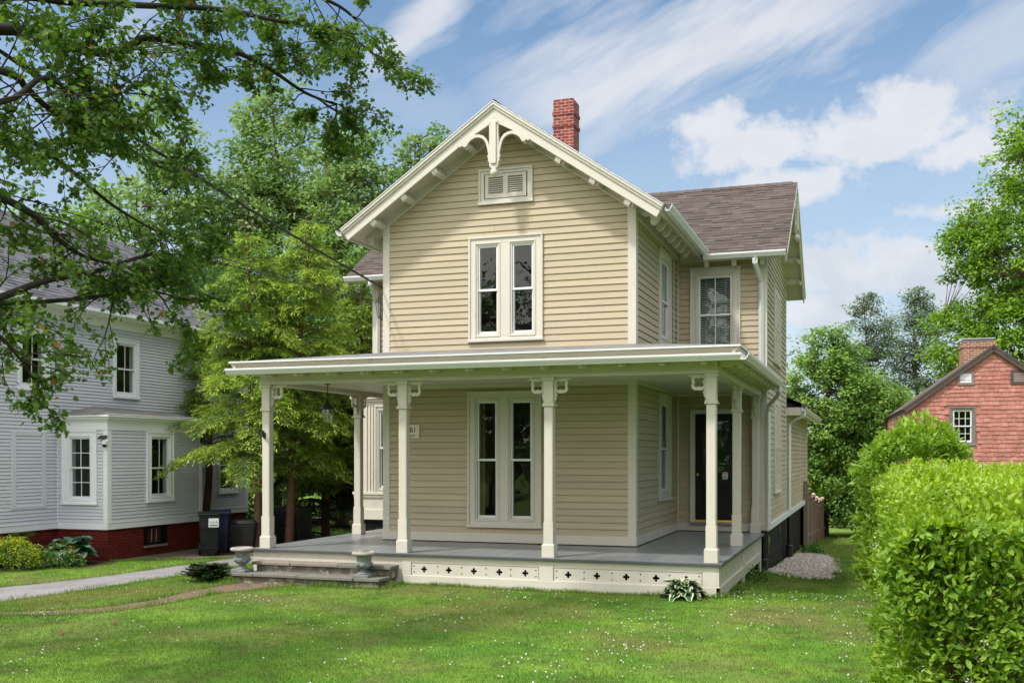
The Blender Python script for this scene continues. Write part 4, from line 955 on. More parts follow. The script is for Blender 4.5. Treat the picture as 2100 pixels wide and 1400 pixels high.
q = wb()
for k in (1, 2): x = a0 + .1 + (a1-a0-.3)*k/3; q.box(x-.012, x+.012, -.027, -.018, c0+.06, c1-.06)
q.build('muntin', M['greytrim'], cw_)
wroof = part_group('roof', wh)
ov = .35; EZ = 5.30
sl = np.array([-3.48 - ov, 0, 2.75]); Lr = np.linalg.norm(sl); sl /= Lr
shingles('shingle_slope', (XWH + ov, 15.3, EZ + .12), (0, 1, 0), sl, 10.7, Lr, M['gshingle'], wroof)
b = MB(); b.add([(XWH + ov, 15.3, EZ + .115), (XWH + ov, 26.0, EZ + .115), (-20.3, 26.0, 8.165), (-20.3, 15.3, 8.165)], [(0, 1, 2, 3)]); b.add([(-24.1, 15.3, EZ + .115), (-24.1, 26.0, EZ + .115), (-20.3, 26.0, 8.165), (-20.3, 15.3, 8.165)], [(3, 2, 1, 0)]); b.build('roof_deck', M['gshingle'], wroof)
b = MB(); b.box(XWH + .03, XWH + ov, 15.3, 26.0, 5.30, 5.34); b.box(XWH + ov, XWH + ov + .02, 15.3, 26.0, 5.30, 5.415); b.box(XWH + ov + .0205, XWH + ov + .10, 15.3, 26.0, 5.33, 5.40)
b.add([(XWH + ov, 26.0, 5.42), (XWH + ov, 26.0, 5.2), (-20.3, 26.0, 7.95), (-20.3, 26.0, 8.17)], [(0, 1, 2, 3)]); b.build('eave_trim', WT, wroof, bevel=.005)
# bay roof
b = MB(); e = .20; z0, z1 = 2.985, 3.24
c1_, c2_, c3_, c4_ = (XWH, YB0 - e, z0), (XB + e, YB0 - e, z0), (XB + e, YB1 + e, z0), (XWH, YB1 + e, z0); r1, r2 = (XWH, 19.4, z1), (XWH, 20.55, z1)
b.add([c1_, c2_, r1], [(0, 1, 2)]); b.add([c2_, c3_, r2, r1], [(0, 1, 2, 3)]); b.add([c3_, c4_, r2], [(0, 1, 2)]); b.build('bay_roof', M['proof'], wroof)
b = MB(); b.box(XWH, XB + e - .005, YB0 - e + .005, YB1 + e, 2.94, 2.983); b.box(XWH, XB + e - .06, YB0 - e + .06, YB1 + e - .06, 2.89, 2.939); b.box(XWH, XB + .07, YB0 - .07, YB1 + .07, 2.85, 2.889); b.build('bay_cornice', WT, wroof, bevel=.008)
# fittings on the neighbour's bay
cam_ = thing('security_camera', (XB + .03, YB0 - .02, 2.5), 'white dome security camera with small solar panel at the corner of the white bay', 'camera')
b = MB(); b.box(XB - .02, XB + .10, YB0 - .10, YB0 - .025, 2.42, 2.46); b.lathe([(0, 2.42), (.06, 2.42), (.06, 2.36), (.05, 2.345), (0, 2.345)], XB + .03, YB0 - .12, 14); b.build('camera_body', M['white'], cam_, bevel=.004)
b = MB(); b.ball((XB + .03, YB0 - .12, 2.335), .05); b.build('lens_dome', M['black'], cam_, smooth=True)
b = MB((XB - .05, YB0 - .08, 2.50), (1, 0, 0), (0, -.8, -.6), (0, -.6, .8)); b.box(-.1, .1, -.06, .06, 0, .012); b.build('solar_panel', M['blackm'], cam_)
wlm = thing('wall_lamp', (XB, YB1 - .1, 2.5), 'small black wall lamp on the far corner of the white bay', 'lamp')
b = MB(); b.box(XB + .022, XB + .05, YB1 - .09, YB1 - .03, 2.42, 2.54); b.build('back_plate', M['blackm'], wlm)
b = MB(); b.lathe([(.02, 2.56), (.06, 2.40), (.052, 2.40), (.015, 2.55)], XB + .10, YB1 - .06, 12); b.build('lamp_shade', M['blackm'], wlm)

# ================================================================== RED SHINGLED HOUSE
YR = 38.0; KS = YR/33
rh = thing('red_house', (5, YR + 4, 1.2), 'salmon red shingled house with dark brown rake and brick chimney beyond the hedge', 'house')
ra = R(3.0); rr_ = (math.cos(ra), math.sin(ra), 0); rn_ = (math.sin(ra), -math.cos(ra), 0)
rf = lambda: MB((1.15, YR, 0), rr_, rn_)
HWR, ZEV, ZPR = 2.73, 3.80, 5.80   # half width, eave and peak heights
wx0, wx1, wz0, wz1 = 1.37, 2.18, 2.46, 3.76
b = rf(); rows = 24; ex = .142; z = 1.25; i = 0
rsl = (ZPR - ZEV)/HWR
while z < ZPR - .12:
    b0 = z; b1 = z + ex; xl = 0; 
    lo = max(0, (b0 - ZEV + .18)/rsl); hi = 2*HWR - lo
    x = lo - random.random()*.15
    while x < hi:
        w = random.uniform(.12, .26); p, q = max(lo, x), min(hi, x + w); x += w
        if q - p < .02: continue
        if q > wx0 + .05 and p < wx1 - .05 and b1 > wz0 + .05 and b0 < wz1 - .05: continue
        j = random.uniform(-.012, .012); d_ = random.uniform(.02, .034); vv = random.random()
        b.add([(p+.003, d_, b0+j), (q-.003, d_, b0+j), (q-.003, .003, b1+.02), (p+.003, .003, b1+.02), (p+.003, -.004, b0+j), (q-.003, -.004, b0+j)], [(0, 1, 2, 3), (4, 5, 1, 0), (4, 0, 3), (1, 5, 2)], vv)
    z += ex
b.box(0.0, wx0, -.06, -.006, 1.2, ZEV - .1); b.box(wx1, 2*HWR, -.06, -.006, 1.2, ZEV - .1); b.box(wx0, wx1, -.06, -.006, 1.2, wz0); b.box(wx0, wx1, -.06, -.006, wz1, ZEV - .1, .3)
b.add([(0, -.006, ZEV - .1), (2*HWR, -.006, ZEV - .1), (HWR, -.006, ZPR - .1)], [(0, 1, 2)], .3)
b.build('shingle_wall', M['redshingle'], rh)
lft = lambda: MB((1.15, YR, 0), rn_, (-rr_[0], -rr_[1], 0))
b = lft(); clapboard(b, -9.0, -.02, 1.25, ZEV - .12, (), .142, .016); b.box(-9, 0, -.05, -.01, 1.2, ZEV - .1); b.build('shingle_wall', M['redshingle'], rh)
b = MB((1.15, YR, 0), rr_, rn_); b.box(2*HWR - .01, 2*HWR, -9, -.05, 1.2, ZEV); b.box(0, 2*HWR, -9.02, -9, 1.2, ZEV); b.build('shingle_wall', M['redshingle'], rh)
b = rf(); b.box(.03, 2*HWR - .03, -8.9, -.03, -1.5, 1.22); b.build('foundation', M['greytrim'], rh)
rroof = part_group('roof', rh)
ph = math.atan(rsl); c_, s_ = math.cos(ph), math.sin(ph); rl = HWR/c_ + .14
for sgn in (-1, 1):
    o = rf().P((HWR, .12, ZPR)); rv = np.array(rr_)*sgn*c_ + np.array([0, 0, -s_]); up_ = np.array(rr_)*sgn*s_ + np.array([0, 0, c_])
    q = MB(o, rv, rn_, up_); q.box(0, rl, -9.2, 0, -.05, 0); q.build('roof_slope', M['shingle'], rroof)
    q = MB(o, rv, rn_, up_); q.box(0, rl, -.12, .02, -.17, -.051); q.box(0, rl, -.02, .035, -.0505, .012); q.build('rake_board', M['browntrim'], rroof)
    q = MB(o, rv, rn_, up_); q.box(rl - .14, rl - .01, -9.2, -.13, -.14, -.052); q.build('eave_board', M['browntrim'], rroof)
b = MB(rf().P((HWR, 0, 0)), rr_, rn_); b.box(-.47, .66, -4.6, -3.6, 4.6, 6.30); b.box(-.50, .69, -4.63, -3.57, 6.1, 6.18); b.build('chimney', M['obrick'], rroof)
b = MB(rf().P((HWR, 0, 0)), rr_, rn_); b.box(-.41, .60, -4.5, -3.7, 6.301, 6.40); b.box(-.45, .64, -4.6, -3.6, 6.401, 6.44); b.build('chimney_cap', M['metal'], rroof)
window(rh, rf, (wx0, wx1, wz0, wz1), [(wx0 + .11, wx1 - .11, wz0 + .11, wz1 - .11)], casing_m=M['greytrim'], nv=2, nh=1, cw=.045)
for (x0, x1) in ((1.62, 2.14), (3.26, 3.78)):
    vp = part_group('gable_vent', rh); z0, z1 = 4.49, 4.97
    q = rf()
    for (p, r_, ss, tt) in ((x0, x0+.08, z0, z1), (x1-.08, x1, z0, z1), (x0+.08, x1-.08, z1-.08, z1), (x0+.08, x1-.08, z0, z0+.07)): q.box(p, r_, -.01, .05, ss, tt)
    q.build('frame', M['greytrim'] if x0 < 3 else M['browntrim'], vp)
    q = rf()
    for k in range(6):
        z = z0 + .08 + k*.055; q.add([(x0+.08, .035, z), (x1-.08, .035, z), (x1-.08, 0.022, z+.05), (x0+.08, 0.022, z+.05)], [(0, 1, 2, 3)])
    q.build('louver', M['white'] if x0 < 3 else M['greytrim'], vp)
q = lft()
for yy in (-.55, -1.6, -2.3, -4.0, -4.8): q.box(yy - .06, yy + .06, .01, .05, 2.2, ZEV - .15)
q.build('side_window_trim', M['greytrim'], rh)
b = lft(); b.box(-1.7, -1.1, .02, .35, 2.35, 2.7); b.build('air_conditioner', M['white'], rh, bevel=.02)

# ================================================================== BINS, SHED, FENCE
def wheelie(x, y, z, w, d, h, m, label, rot=0.0, sign=False):
    t = thing('wheeled_bin', (x, y, z), label, 'bin'); ca, sa = math.cos(rot), math.sin(rot)
    F = lambda: MB((x, y, z), (ca, sa, 0), (sa, -ca, 0))
    b = F(); b.tbox(0, 0, .06, h*.88, w*.38, d*.36, w*.46, d*.47); b.box(-w*.5, w*.5, -d*.5, d*.5, h*.88, h*.93); b.box(-w*.25, w*.25, d*.30, d*.44, h*.18, h*.2); b.box(-w*.42, w*.42, d*.46, d*.485, h*.62, h*.88) if sign else None
    b.build('bin_body', m, t, bevel=.015)
    b = F(); b.prism([(-d*.52, h*.931), (d*.53, h*.931), (d*.53, h*.955), (d*.3, h*.99), (-d*.3, h), (-d*.52, h*.97)], -w*.51, w*.51); b.tube([(-w*.4, -d*.56, h*.93), (w*.4, -d*.56, h*.93)], .018); b.build('lid', m, t, bevel=.01)
    for sx in (-1, 1):
        q = F(); q.o = q.P((sx*w*.42, -d*.2, .14)); q.A = np.array([q.A[1], q.A[2], q.A[0]]); q.lathe([(.0, -.03), (.13, -.03), (.14, -.02), (.14, .02), (.13, .03), (0.05, .025), (.0, .03)], 0, 0, 18); q.build('wheel', M['black'], t)
    if sign:
        b = F(); b.box(-.02, .20, d*.486, d*.492, h*.66, h*.86); b.build('sticker', M['white'], t)
        for ch, k, mm in (('U', 0, 'blue'), ('S', 1, 'red'), ('A', 2, 'blue')):
            words('sticker_letter', ch, .085, F(), .03 + k*.06, d*.4935, h*.74, M[mm], t)
        b = F(); b.box(.0, .18, d*.4925, d*.494, h*.69, h*.71); b.build('sticker_line', M['black'], t)
    return t
wheelie(-14.16, 20.05, -.15, .46, .52, 1.0, M['bingreen'], 'dark green wheeled bin with a white USA sticker beside the white bay', R(38), True)
wheelie(-14.33, 20.72, -.15, .46, .52, 1.0, M['binblue'], 'dark blue wheeled bin close behind the green bin', R(30))
t = thing('rubbish_bin', (-13.85, 21.05, -.15), 'squat charcoal rubbish bin with a flat lid next to the tree trunk', 'bin')
b = MB((-13.95, 21.15, -.15), (.93, .36, 0), (.36, -.93, 0)); b.tbox(0, 0, 0, .66, .24, .24, .31, .31); b.build('bin_body', M['bingrey'], t, bevel=.03, segs=2)
b = MB((-13.95, 21.15, -.15), (.93, .36, 0), (.36, -.93, 0)); b.box(-.335, .335, -.335, .335, .661, .70); b.tbox(0, 0, .7005, .75, .31, .31, .26, .26); b.build('lid', M['bingrey'], t, bevel=.015)
t = thing('air_conditioner', (-14.1, 23.0, -.2), 'dark grey outdoor air conditioner unit behind the bins', 'air conditioner')
b = MB(); b.box(-14.55, -13.55, 22.9, 23.6, -.2, .82); b.build('cabinet', M['bingrey'], t, bevel=.02)
b = MB()
for k in range(14): b.box(-14.5, -13.6, 22.885, 22.899, -.1 + k*.06, -.07 + k*.06)
b.build('grille', M['black'], t)
sh = thing('garden_shed', (-17.5, 33, -.2), 'dark garden shed with grey roof glimpsed between the hemlock trunks', 'shed')
b = MB(); b.box(-18.3, -15.6, 32.5, 35, -.3, 1.55); b.build('wall', M['shed'], sh)
b = MB(); b.prism([(32.2, 1.5), (33.75, 2.75), (35.3, 1.5), (35.3, 1.42), (33.75, 2.65), (32.2, 1.42)], -18.5, -15.4); b.build('roof', M['proof'], sh)
for x in (-18.0, -17.0, -16.4):
    w_ = part_group('window', sh); b = MB(); b.box(x, x+.05, 32.46, 32.5, .5, 1.2); b.box(x+.4, x+.45, 32.46, 32.5, .5, 1.2); b.box(x+.05, x+.4, 32.46, 32.5, 1.15, 1.2); b.box(x+.05, x+.4, 32.46, 32.5, .5, .55); b.box(x+.2, x+.23, 32.465, 32.5, .55, 1.15); b.build('frame', M['greytrim'], w_)
    b = MB(); b.box(x+.05, x+.4, 32.49, 32.495, .55, 1.15); b.build('pane', M['black'], w_)
fe = thing('board_fence', (-1.9, 44, -1.3), 'weathered board fence with capped posts stepping down behind the yellow house', 'fence')
tops = [(1652, 983), (1660, 1000), (1668, 1011), (1674.5, 1017.5), (1680, 1021.5), (1686, 1019), (1691.5, 1016.5), (1696, 1015)]
fx = -1.92; fpts = []
for (u, v_) in tops:
    d1 = at(u, v_, 1.0) - np.array([0, 0, CAMZ]); k = fx/d1[0]; fpts.append((fx, d1[1]*k, CAMZ + d1[2]*k))
for i, (x, y, z) in enumerate(fpts):
    gzv = float(gz(x, y)) - .3
    b = MB(); b.box(x-.06, x+.06, y-.06, y+.06, gzv, z - .06); b.build('post', M['fence'], fe)
    b = MB(); b.box(x-.085, x+.085, y-.085, y+.085, z-.06, z-.03); b.tbox(x, y, z-.03, z+.02, .07, .07, .02, .02); b.build('post_cap', M['fcap'], fe)
    if i + 1 < len(fpts):
        y2, z2 = fpts[i+1][1], fpts[i+1][2]; zt = min(z, z2) - .12 + (.0 if z > z2 else 0)
        b = MB(); n = max(3, int((y2-y-.12)/.14))
        for k in range(n):
            ya = y + .07 + (y2-y-.14)*k/n; yb_ = y + .07 + (y2-y-.14)*(k+1)/n
            b.box(x - .012 + random.uniform(-.004, .004), x + .012, ya + .003, yb_ - .003, float(gz(x, ya)) - .05, zt + random.uniform(-.01, .01))
        b.build('board_panel', M['fence'], fe)
        boards('rail', M['fence'], fe, [(x + .013, x + .05, y + .061, y2 - .061, zt - .2, zt - .11), (x + .013, x + .05, y + .061, y2 - .061, float(gz(x, y)) + .3, float(gz(x, y)) + .39), (x-.04, x+.06, y+.061, y2-.061, zt+.012, zt+.045)], .004)

# ================================================================== VEGETATION
def npmesh(name, V, F, m, parent=None, var=None, uv=None, smooth=False):
    me = bpy.data.meshes.new(name); V = np.asarray(V, np.float32); F = np.asarray(F, np.int32); n, k = F.shape
    me.vertices.add(len(V)); me.vertices.foreach_set('co', V.ravel())
    me.loops.add(n*k); me.loops.foreach_set('vertex_index', F.ravel())
    me.polygons.add(n); me.polygons.foreach_set('loop_start', np.arange(0, n*k, k, dtype=np.int32)); me.polygons.foreach_set('loop_total', np.full(n, k, np.int32))
    if var is not None:
        a = me.attributes.new('var', 'FLOAT', 'FACE'); a.data.foreach_set('value', np.asarray(var, np.float32))
    if uv is not None:
        l = me.uv_layers.new(name='UVMap'); l.data.foreach_set('uv', np.asarray(uv, np.float32)[F.ravel()].ravel())
    me.update(calc_edges=True); me.materials.append(m)
    if smooth: me.polygons.foreach_set('use_smooth', np.ones(n, bool))
    o = bpy.data.objects.new(name, me); put(o, parent); return o
def unit(a): return a/(np.linalg.norm(a, axis=-1, keepdims=True) + 1e-9)
# leaf outlines: x along the leaf, y across, z lift
T_DIA = (np.array([[0, 0, 0], [.5, .30, .06], [1, 0, 0], [.5, -.30, .06]]), np.array([[0, 1, 2], [0, 2, 3]]))
T_HEM = (np.array([[0, .0, 0], [.4, .105, .02], [1, 0, -.03], [.4, -.105, .02]]), np.array([[0, 1, 2], [0, 2, 3]]))
T_NEED = (np.array([[0, .0, 0], [.35, .22, .03], [1, 0, -.03], [.35, -.22, .03]]), np.array([[0, 1, 2], [0, 2, 3]]))
T_OVAL = (np.array([[0, 0, 0], [.30, .20, .07], [.68, .20, .06], [1, 0, -.04], [.68, -.20, .06], [.30, -.20, .07]]), np.array([[0, 1, 2, 3], [3, 4, 5, 0]]))
_ml = np.array([[0, 0, 0], [.02, .16, .02], [-.10, .36, .05], [.18, .34, .04], [.40, .62, .06], [.46, .30, .02], [.72, .34, .02], [1, 0, -.06], [.72, -.34, .02], [.46, -.30, .02], [.40, -.62, .06], [.18, -.34, .04], [-.10, -.36, .05], [.02, -.16, .02]], float)
T_MAPLE = (np.vstack([_ml, [[.35, 0, -.03]]]), np.array([[14, i, (i+1) % 14] for i in range(14)]))
def leaves(tpl, pos, d, nrm, size, var):
    tv, tf = tpl; N = len(pos); d = unit(d); s_ = unit(np.cross(nrm, d)); n_ = np.cross(d, s_)
    V = pos[:, None, :] + size[:, None, None]*(tv[None, :, 0:1]*d[:, None, :] + tv[None, :, 1:2]*s_[:, None, :] + tv[None, :, 2:3]*n_[:, None, :])
    F = tf[None, :, :] + (np.arange(N)*len(tv))[:, None, None]
    return V.reshape(-1, 3), F.reshape(-1, tf.shape[1]), np.repeat(var, len(tf))
def tubes(lines, sides=5):
    """lines: list of (pts Nx3, radii N) -> one mesh"""
    VS, FS, b = [], [], 0
    for pts, rad in lines:
        pts = np.asarray(pts, float); n = len(pts); rad = np.asarray(rad, float)
        t = unit(np.gradient(pts, axis=0)); ref = np.where(np.abs(t[:, 2:3]) < .9, np.array([[0, 0, 1.]]), np.array([[0, 1., 0]]))
        u = unit(np.cross(t, ref)); w = np.cross(t, u); a = np.arange(sides)*2*math.pi/sides
        V = pts[:, None, :] + rad[:, None, None]*(np.cos(a)[None, :, None]*u[:, None, :] + np.sin(a)[None, :, None]*w[:, None, :])
        VS.append(V.reshape(-1, 3)); i = np.arange(n-1)[:, None]*sides; k = np.arange(sides)[None, :]; k2 = (k+1) % sides
        FS.append(np.stack([i+k, i+k2, i+sides+k2, i+sides+k], -1).reshape(-1, 4) + b); b += n*sides
    return np.vstack(VS), np.vstack(FS)
def bez(p0, p1, p2, n=8):
    t = np.linspace(0, 1, n)[:, None]; return (1-t)**2*np.array(p0) + 2*t*(1-t)*np.array(p1) + t*t*np.array(p2)
def rdir(n, r=rng): return unit(r.normal(size=(n, 3)))

def tree(name, base, blobs, ncl, per, lsize, leafm, label, cat='tree', group=None, bark='bark', seed=1, tr=.22, tpl=T_DIA, crad=.65, flat=.6, up=.9, fork=None, shell=.55, trunkh=None, tone=0.0):
    """broadleaved tree: a trunk with limbs that reach every leaf cluster; blobs=(dx,dy,z,rx,ry,rz)"""
    r = np.random.default_rng(seed); base = np.array(base, float)
    if group == GBT: ncl = int(ncl*1.45); crad *= .96
    root = thing(name, tuple(base), label, cat, group)
    B = np.array(blobs, float); vol = B[:, 3]*B[:, 4]*B[:, 5]; vol = vol**.75; pick = r.choice(len(B), ncl, p=vol/vol.sum())
    dirs = rdir(ncl, r); rad = (shell + (1-shell)*r.random(ncl))*(1 + .10*r.normal(size=ncl))
    C = base + B[pick, :3] + dirs*rad[:, None]*B[pick, 3:6]
    C[:, 2] = np.maximum(C[:, 2], base[2] + .25)
    top = base + np.array([np.average(B[:, 0], weights=vol), np.average(B[:, 1], weights=vol), (B[:, 2] + B[:, 5]*.7).max()])
    n = 14; tz = np.linspace(0, 1, n)[:, None]
    trunk = base + (top - base)*tz + np.concatenate([.25*np.sin(tz*5 + seed), .25*np.cos(tz*4 + seed), 0*tz], 1)*tz
    trunk[0, 2] -= .3
    lines = [(trunk, tr*(1 - .9*tz[:, 0]) * np.where(tz[:, 0] < .05, 1.35, 1))]
    nm = min(len(C), 16); majors = C[r.choice(len(C), nm, replace=False)]; mpts = []
    for m_ in majors:
        h = np.linalg.norm((m_ - base)[:2]); zt = np.clip((m_[2] - base[2] - h*.8)/(top[2]-base[2]), .12, .92)
        k = zt*(n-1); i = int(k); st = trunk[i] + (trunk[min(i+1, n-1)] - trunk[i])*(k-i)
        mid = st*.45 + m_*.55 + np.array([0, 0, -.12*np.linalg.norm(m_-st)]) + r.normal(size=3)*.15
        L_ = bez(st, mid, m_, 9); mpts.append(L_); lines.append((L_, np.linspace(tr*.42*(1-zt*.7), .018, 9)))
    AP = np.vstack(mpts + [trunk[3:]])
    for c in C:
        dd = np.linalg.norm(AP - c, axis=1) + .8*np.maximum(0, AP[:, 2] - c[2] + .2); j = dd.argmin()
        if np.linalg.norm(AP[j] - c) < .05: continue
        mid = (AP[j] + c)/2 + r.normal(size=3)*.12 + np.array([0, 0, -.1])
        lines.append((bez(AP[j], mid, c, 5), np.linspace(.03, .008, 5)))
    V, F = tubes(lines); npmesh('trunk', V, F, M[bark], root, smooth=True)
    per_c = np.maximum(6, r.poisson(per, ncl)); idx = np.repeat(np.arange(ncl), per_c); N = len(idx)
    cr = crad*r.uniform(.6, 1.35, ncl)
    off = rdir(N, r)*(r.random(N)**.45)[:, None]*cr[idx][:, None]*np.array([1, 1, flat])
    pos = C[idx] + off
    nd = unit(off + dirs[idx]*.4 + r.normal(size=(N, 3))*.25)
    d = unit(nd*np.array([1, 1, .3]) + np.array([0, 0, -.35]) + r.normal(size=(N, 3))*.5)
    nr = unit(np.array([0, 0, up]) + .5*nd + r.normal(size=(N, 3))*.5)
    ctone = r.normal(size=ncl)*.19
    var = np.clip(.42 + tone + ctone[idx] + r.normal(size=N)*.17, 0, .88)
    V, F, va = leaves(tpl, pos, d, nr, lsize*r.uniform(.65, 1.3, N), var)
    npmesh('crown', V, F, leafm, root, va)
    return root
def gb(u, d, dz=0):
    p = at(u, 935, d); return (p[0], p[1], float(gz(p[0], p[1])) + dz)
def span(u0, u1, d): return (u1-u0)/CAMF*d
def zz(v, d): return CAMZ + (HORV - v)/CAMF*d
GBT = 'background trees behind the houses'
# tall trees behind the yellow and white houses
b0 = gb(560, 40); h = b0[2]
tree('maple_tree', b0, [(0, 0, 9.8, 3.6, 3, 3.6), (.2, 0, 13.4, 2.0, 1.8, 3.0), (-2.0, 0, 11.2, 1.8, 1.5, 2.6), (2.4, .5, 10.8, 1.8, 1.5, 2.6), (-.9, 0, 14.4, .9, .8, 2.1), (0.2, 0, 6.0, 3.9, 2.5, 3.0)], 420, 62, .20, LEAF['bluegreen'], 'tall airy green tree rising highest behind the two hemlocks', group=GBT, seed=11, crad=.72, tr=.3)
b0 = gb(735, 37)
tree('ash_tree', b0, [(0, 0, 8.4, 2.5, 2.2, 3.2), (-.4, 0, 11.6, 1.3, 1.2, 2.3), (.9, 0, 12.3, .7, .6, 1.7), (1.4, 0, 9.8, 1.2, 1.2, 2.2), (0, 0, 5.0, 2.7, 2, 2.4), (-.3, 0, 13.0, .6, .5, 1.5)], 290, 60, .19, LEAF['bluegreen'], 'airy tree with upright tips beside the tallest tree, nearer the yellow house roof', group=GBT, seed=12, crad=.62, tr=.24)
b0 = gb(880, 36)
tree('poplar_tree', b0, [(0, 0, 8.3, 1.8, 1.6, 3.0), (-.6, 0, 11.8, .55, .5, 1.7), (.2, 0, 11.9, .5, .5, 1.9), (-.1, 0, 10.6, 1.0, .9, 1.6), (-1.3, 0, 10.8, .6, .5, 1.7), (.62, 0, 12.0, .4, .4, 1.7)], 190, 48, .17, LEAF['bluegreen'], 'tree whose narrow leafy spikes show just above the left slope of the yellow house roof', group=GBT, seed=13, crad=.42, tr=.18)
b0 = gb(330, 38)
tree('maple_tree', b0, [(0, 0, 9.4, 2.8, 2.5, 3.7), (.2, 0, 13.8, .9, .8, 2.0), (-.6, 0, 13.2, .8, .7, 1.9), (.9, 0, 12.8, .8, .7, 1.8), (.3, 0, 6.0, 2.8, 2.4, 3), (-2.5, 0, 7.0, 2.2, 2, 3)], 260, 60, .20, LEAF['bluegreen'], 'green tree behind the white house roof, seen through the near maple branches', group=GBT, seed=14, crad=.7, tr=.24)
b0 = gb(120, 40)
tree('oak_tree', b0, [(0, 0, 8.0, 3.2, 2.5, 3.5), (-3.2, 0, 8.5, 2.6, 2.5, 4), (1.6, 0, 9.5, 1.6, 1.6, 3)], 170, 60, .24, LEAF['broad'], 'broad tree far left behind the white house roof ridge', group=GBT, seed=15, crad=.85, tr=.3)
b0 = gb(445, 31)
tree('maple_tree', b0, [(0, 0, 5.6, 1.7, 1.6, 2.6), (1.3, 0, 5.0, 1.4, 1.3, 2.4), (-.7, 0, 4.0, 1.5, 1.3, 2.6), (1.5, 0, 7.2, 1.2, 1.0, 1.2)], 170, 70, .17, LEAF['deep'], 'dark green dense tree directly behind the tops of the hemlocks', group=GBT, seed=16, crad=.6, tone=-.1)
b0 = gb(700, 33)
tree('maple_tree', b0, [(0, 0, 4.6, 2.0, 1.6, 3.0), (1.2, 0, 5.5, 1.4, 1.3, 2.4), (0, 0, 2.0, 2.0, 1.3, 1.8)], 170, 66, .17, LEAF['deep'], 'dark leafy tree low behind the porch lantern', group=GBT, seed=17, crad=.6)
b0 = gb(330, 36)
tree('shade_shrub', b0, [(0, 0, 2.3, 3.2, 1.4, 2.6), (3.4, 0, 2.0, 2.6, 1.2, 2.3)], 110, 70, .18, LEAF['deep'], 'dark undergrowth shrub beyond the end of the driveway', 'shrub', seed=18, crad=.7, tr=.08)
# right hand trees
b0 = gb(1690, 46)
tree('crab_apple_tree', b0, [(0, 0, 5.6, 2.1, 1.9, 3.0), (1.3, 0, 4.6, 1.8, 1.6, 2.8), (-.9, 0, 3.8, 1.5, 1.4, 3.2), (.2, 0, 8.0, 1.3, 1.2, 1.5), (1.0, -.6, 2.2, 1.7, 1.2, 2.0), (2.4, 0, 5.4, 1.1, 1.1, 1.7)], 330, 72, .17, LEAF['broad'], 'large dense green tree filling the gap between the yellow house and the red house', group=GBT, seed=21, crad=.55, tr=.2, bark='bark3', up=1.1)
b0 = gb(1800, 49)
tree('maple_tree', b0, [(0, 0, 5.0, 1.9, 1.8, 2.8), (1.4, 0, 4.4, 1.6, 1.5, 2.3), (-1.0, 0, 3.0, 1.6, 1.3, 2.6)], 210, 66, .18, LEAF['broad'], 'rounded green tree against the left wall of the red house', group=GBT, seed=22, crad=.6, tr=.2, bark='bark3')
b0 = gb(1725, 60)
tree('viburnum_bush', b0, [(0, 0, 2.4, 1.3, 1.0, 2.4), (1.0, .2, 1.9, 1.1, .9, 1.9)], 100, 75, .17, LEAF['deep'], 'deep green bush beyond the far end of the board fence', 'bush', seed=23, crad=.42, tr=.06, tone=.08)
for (u, d, tp, sd, lb) in ((1778, 62, 592, 31, 'sparse thin-crowned pine, left of two against the grey cloud'), (1880, 64, 578, 32, 'sparse thin-crowned pine with crooked trunk, right of two above the red house chimney')):
    b0 = gb(u, d); H = zz(tp, d) - b0[2]
    tree('pine_tree', b0, [(0, 0, H-1.0, .8, .8, 1.0), (.5, 0, H-2.4, 1.6, 1.4, 1.1), (-.3, 0, H-4.2, 1.9, 1.6, 1.5), (.2, 0, H-6.2, 1.6, 1.5, 1.2)], 230, 46, .18, LEAF['pine'], lb, group='thin pines on the skyline', seed=sd, crad=.6, flat=.55, tr=.17, tpl=T_NEED, shell=.3)
b0 = gb(1940, 56)
tree('spruce_tree', b0, [(0, 0, 6.3, .7, .7, 1.3), (0, 0, 4.4, 1.25, 1.2, 1.5), (0, 0, 2.2, 1.6, 1.5, 1.6)], 110, 46, .18, LEAF['deep'], 'small pointed green tree behind the red house chimney', group=GBT, seed=33, crad=.5, tr=.12)
b0 = gb(1575, 48)
tree('birch_tree', b0, [(0, 0, 5.2, 1.6, 1.5, 2.4), (1.3, 0, 6.6, .9, .8, 1.1), (.7, 0, 8.1, .7, .7, 1.0), (1.7, 0, 5.6, 1.0, .9, .7)], 75, 26, .17, LEAF['bluegreen'], 'loose leafy branches showing past the right wall of the yellow house', group=GBT, seed=34, crad=.45, tr=.14)
b0 = gb(2110, 47)
tree('maple_tree', b0, [(0, 0, 8.5, 3.5, 3.2, 3.6), (-.2, 0, 13.2, 3.0, 2.8, 3.0), (.8, 0, 17.0, 2.5, 2.3, 2.5), (-2.3, 0, 13.6, 1.3, 1.2, 1.7), (-2.8, 0, 9.2, 1.4, 1.4, 1.8), (2, 0, 11.0, 2.7, 2.5, 3.6), (-2.6, 0, 6.6, 1.4, 1.4, 1.2)], 600, 84, .19, LEAF['lime'], 'big bright green maple towering over the red house at the right edge', group=GBT, seed=24, crad=.72, tr=.34, tone=-.03)
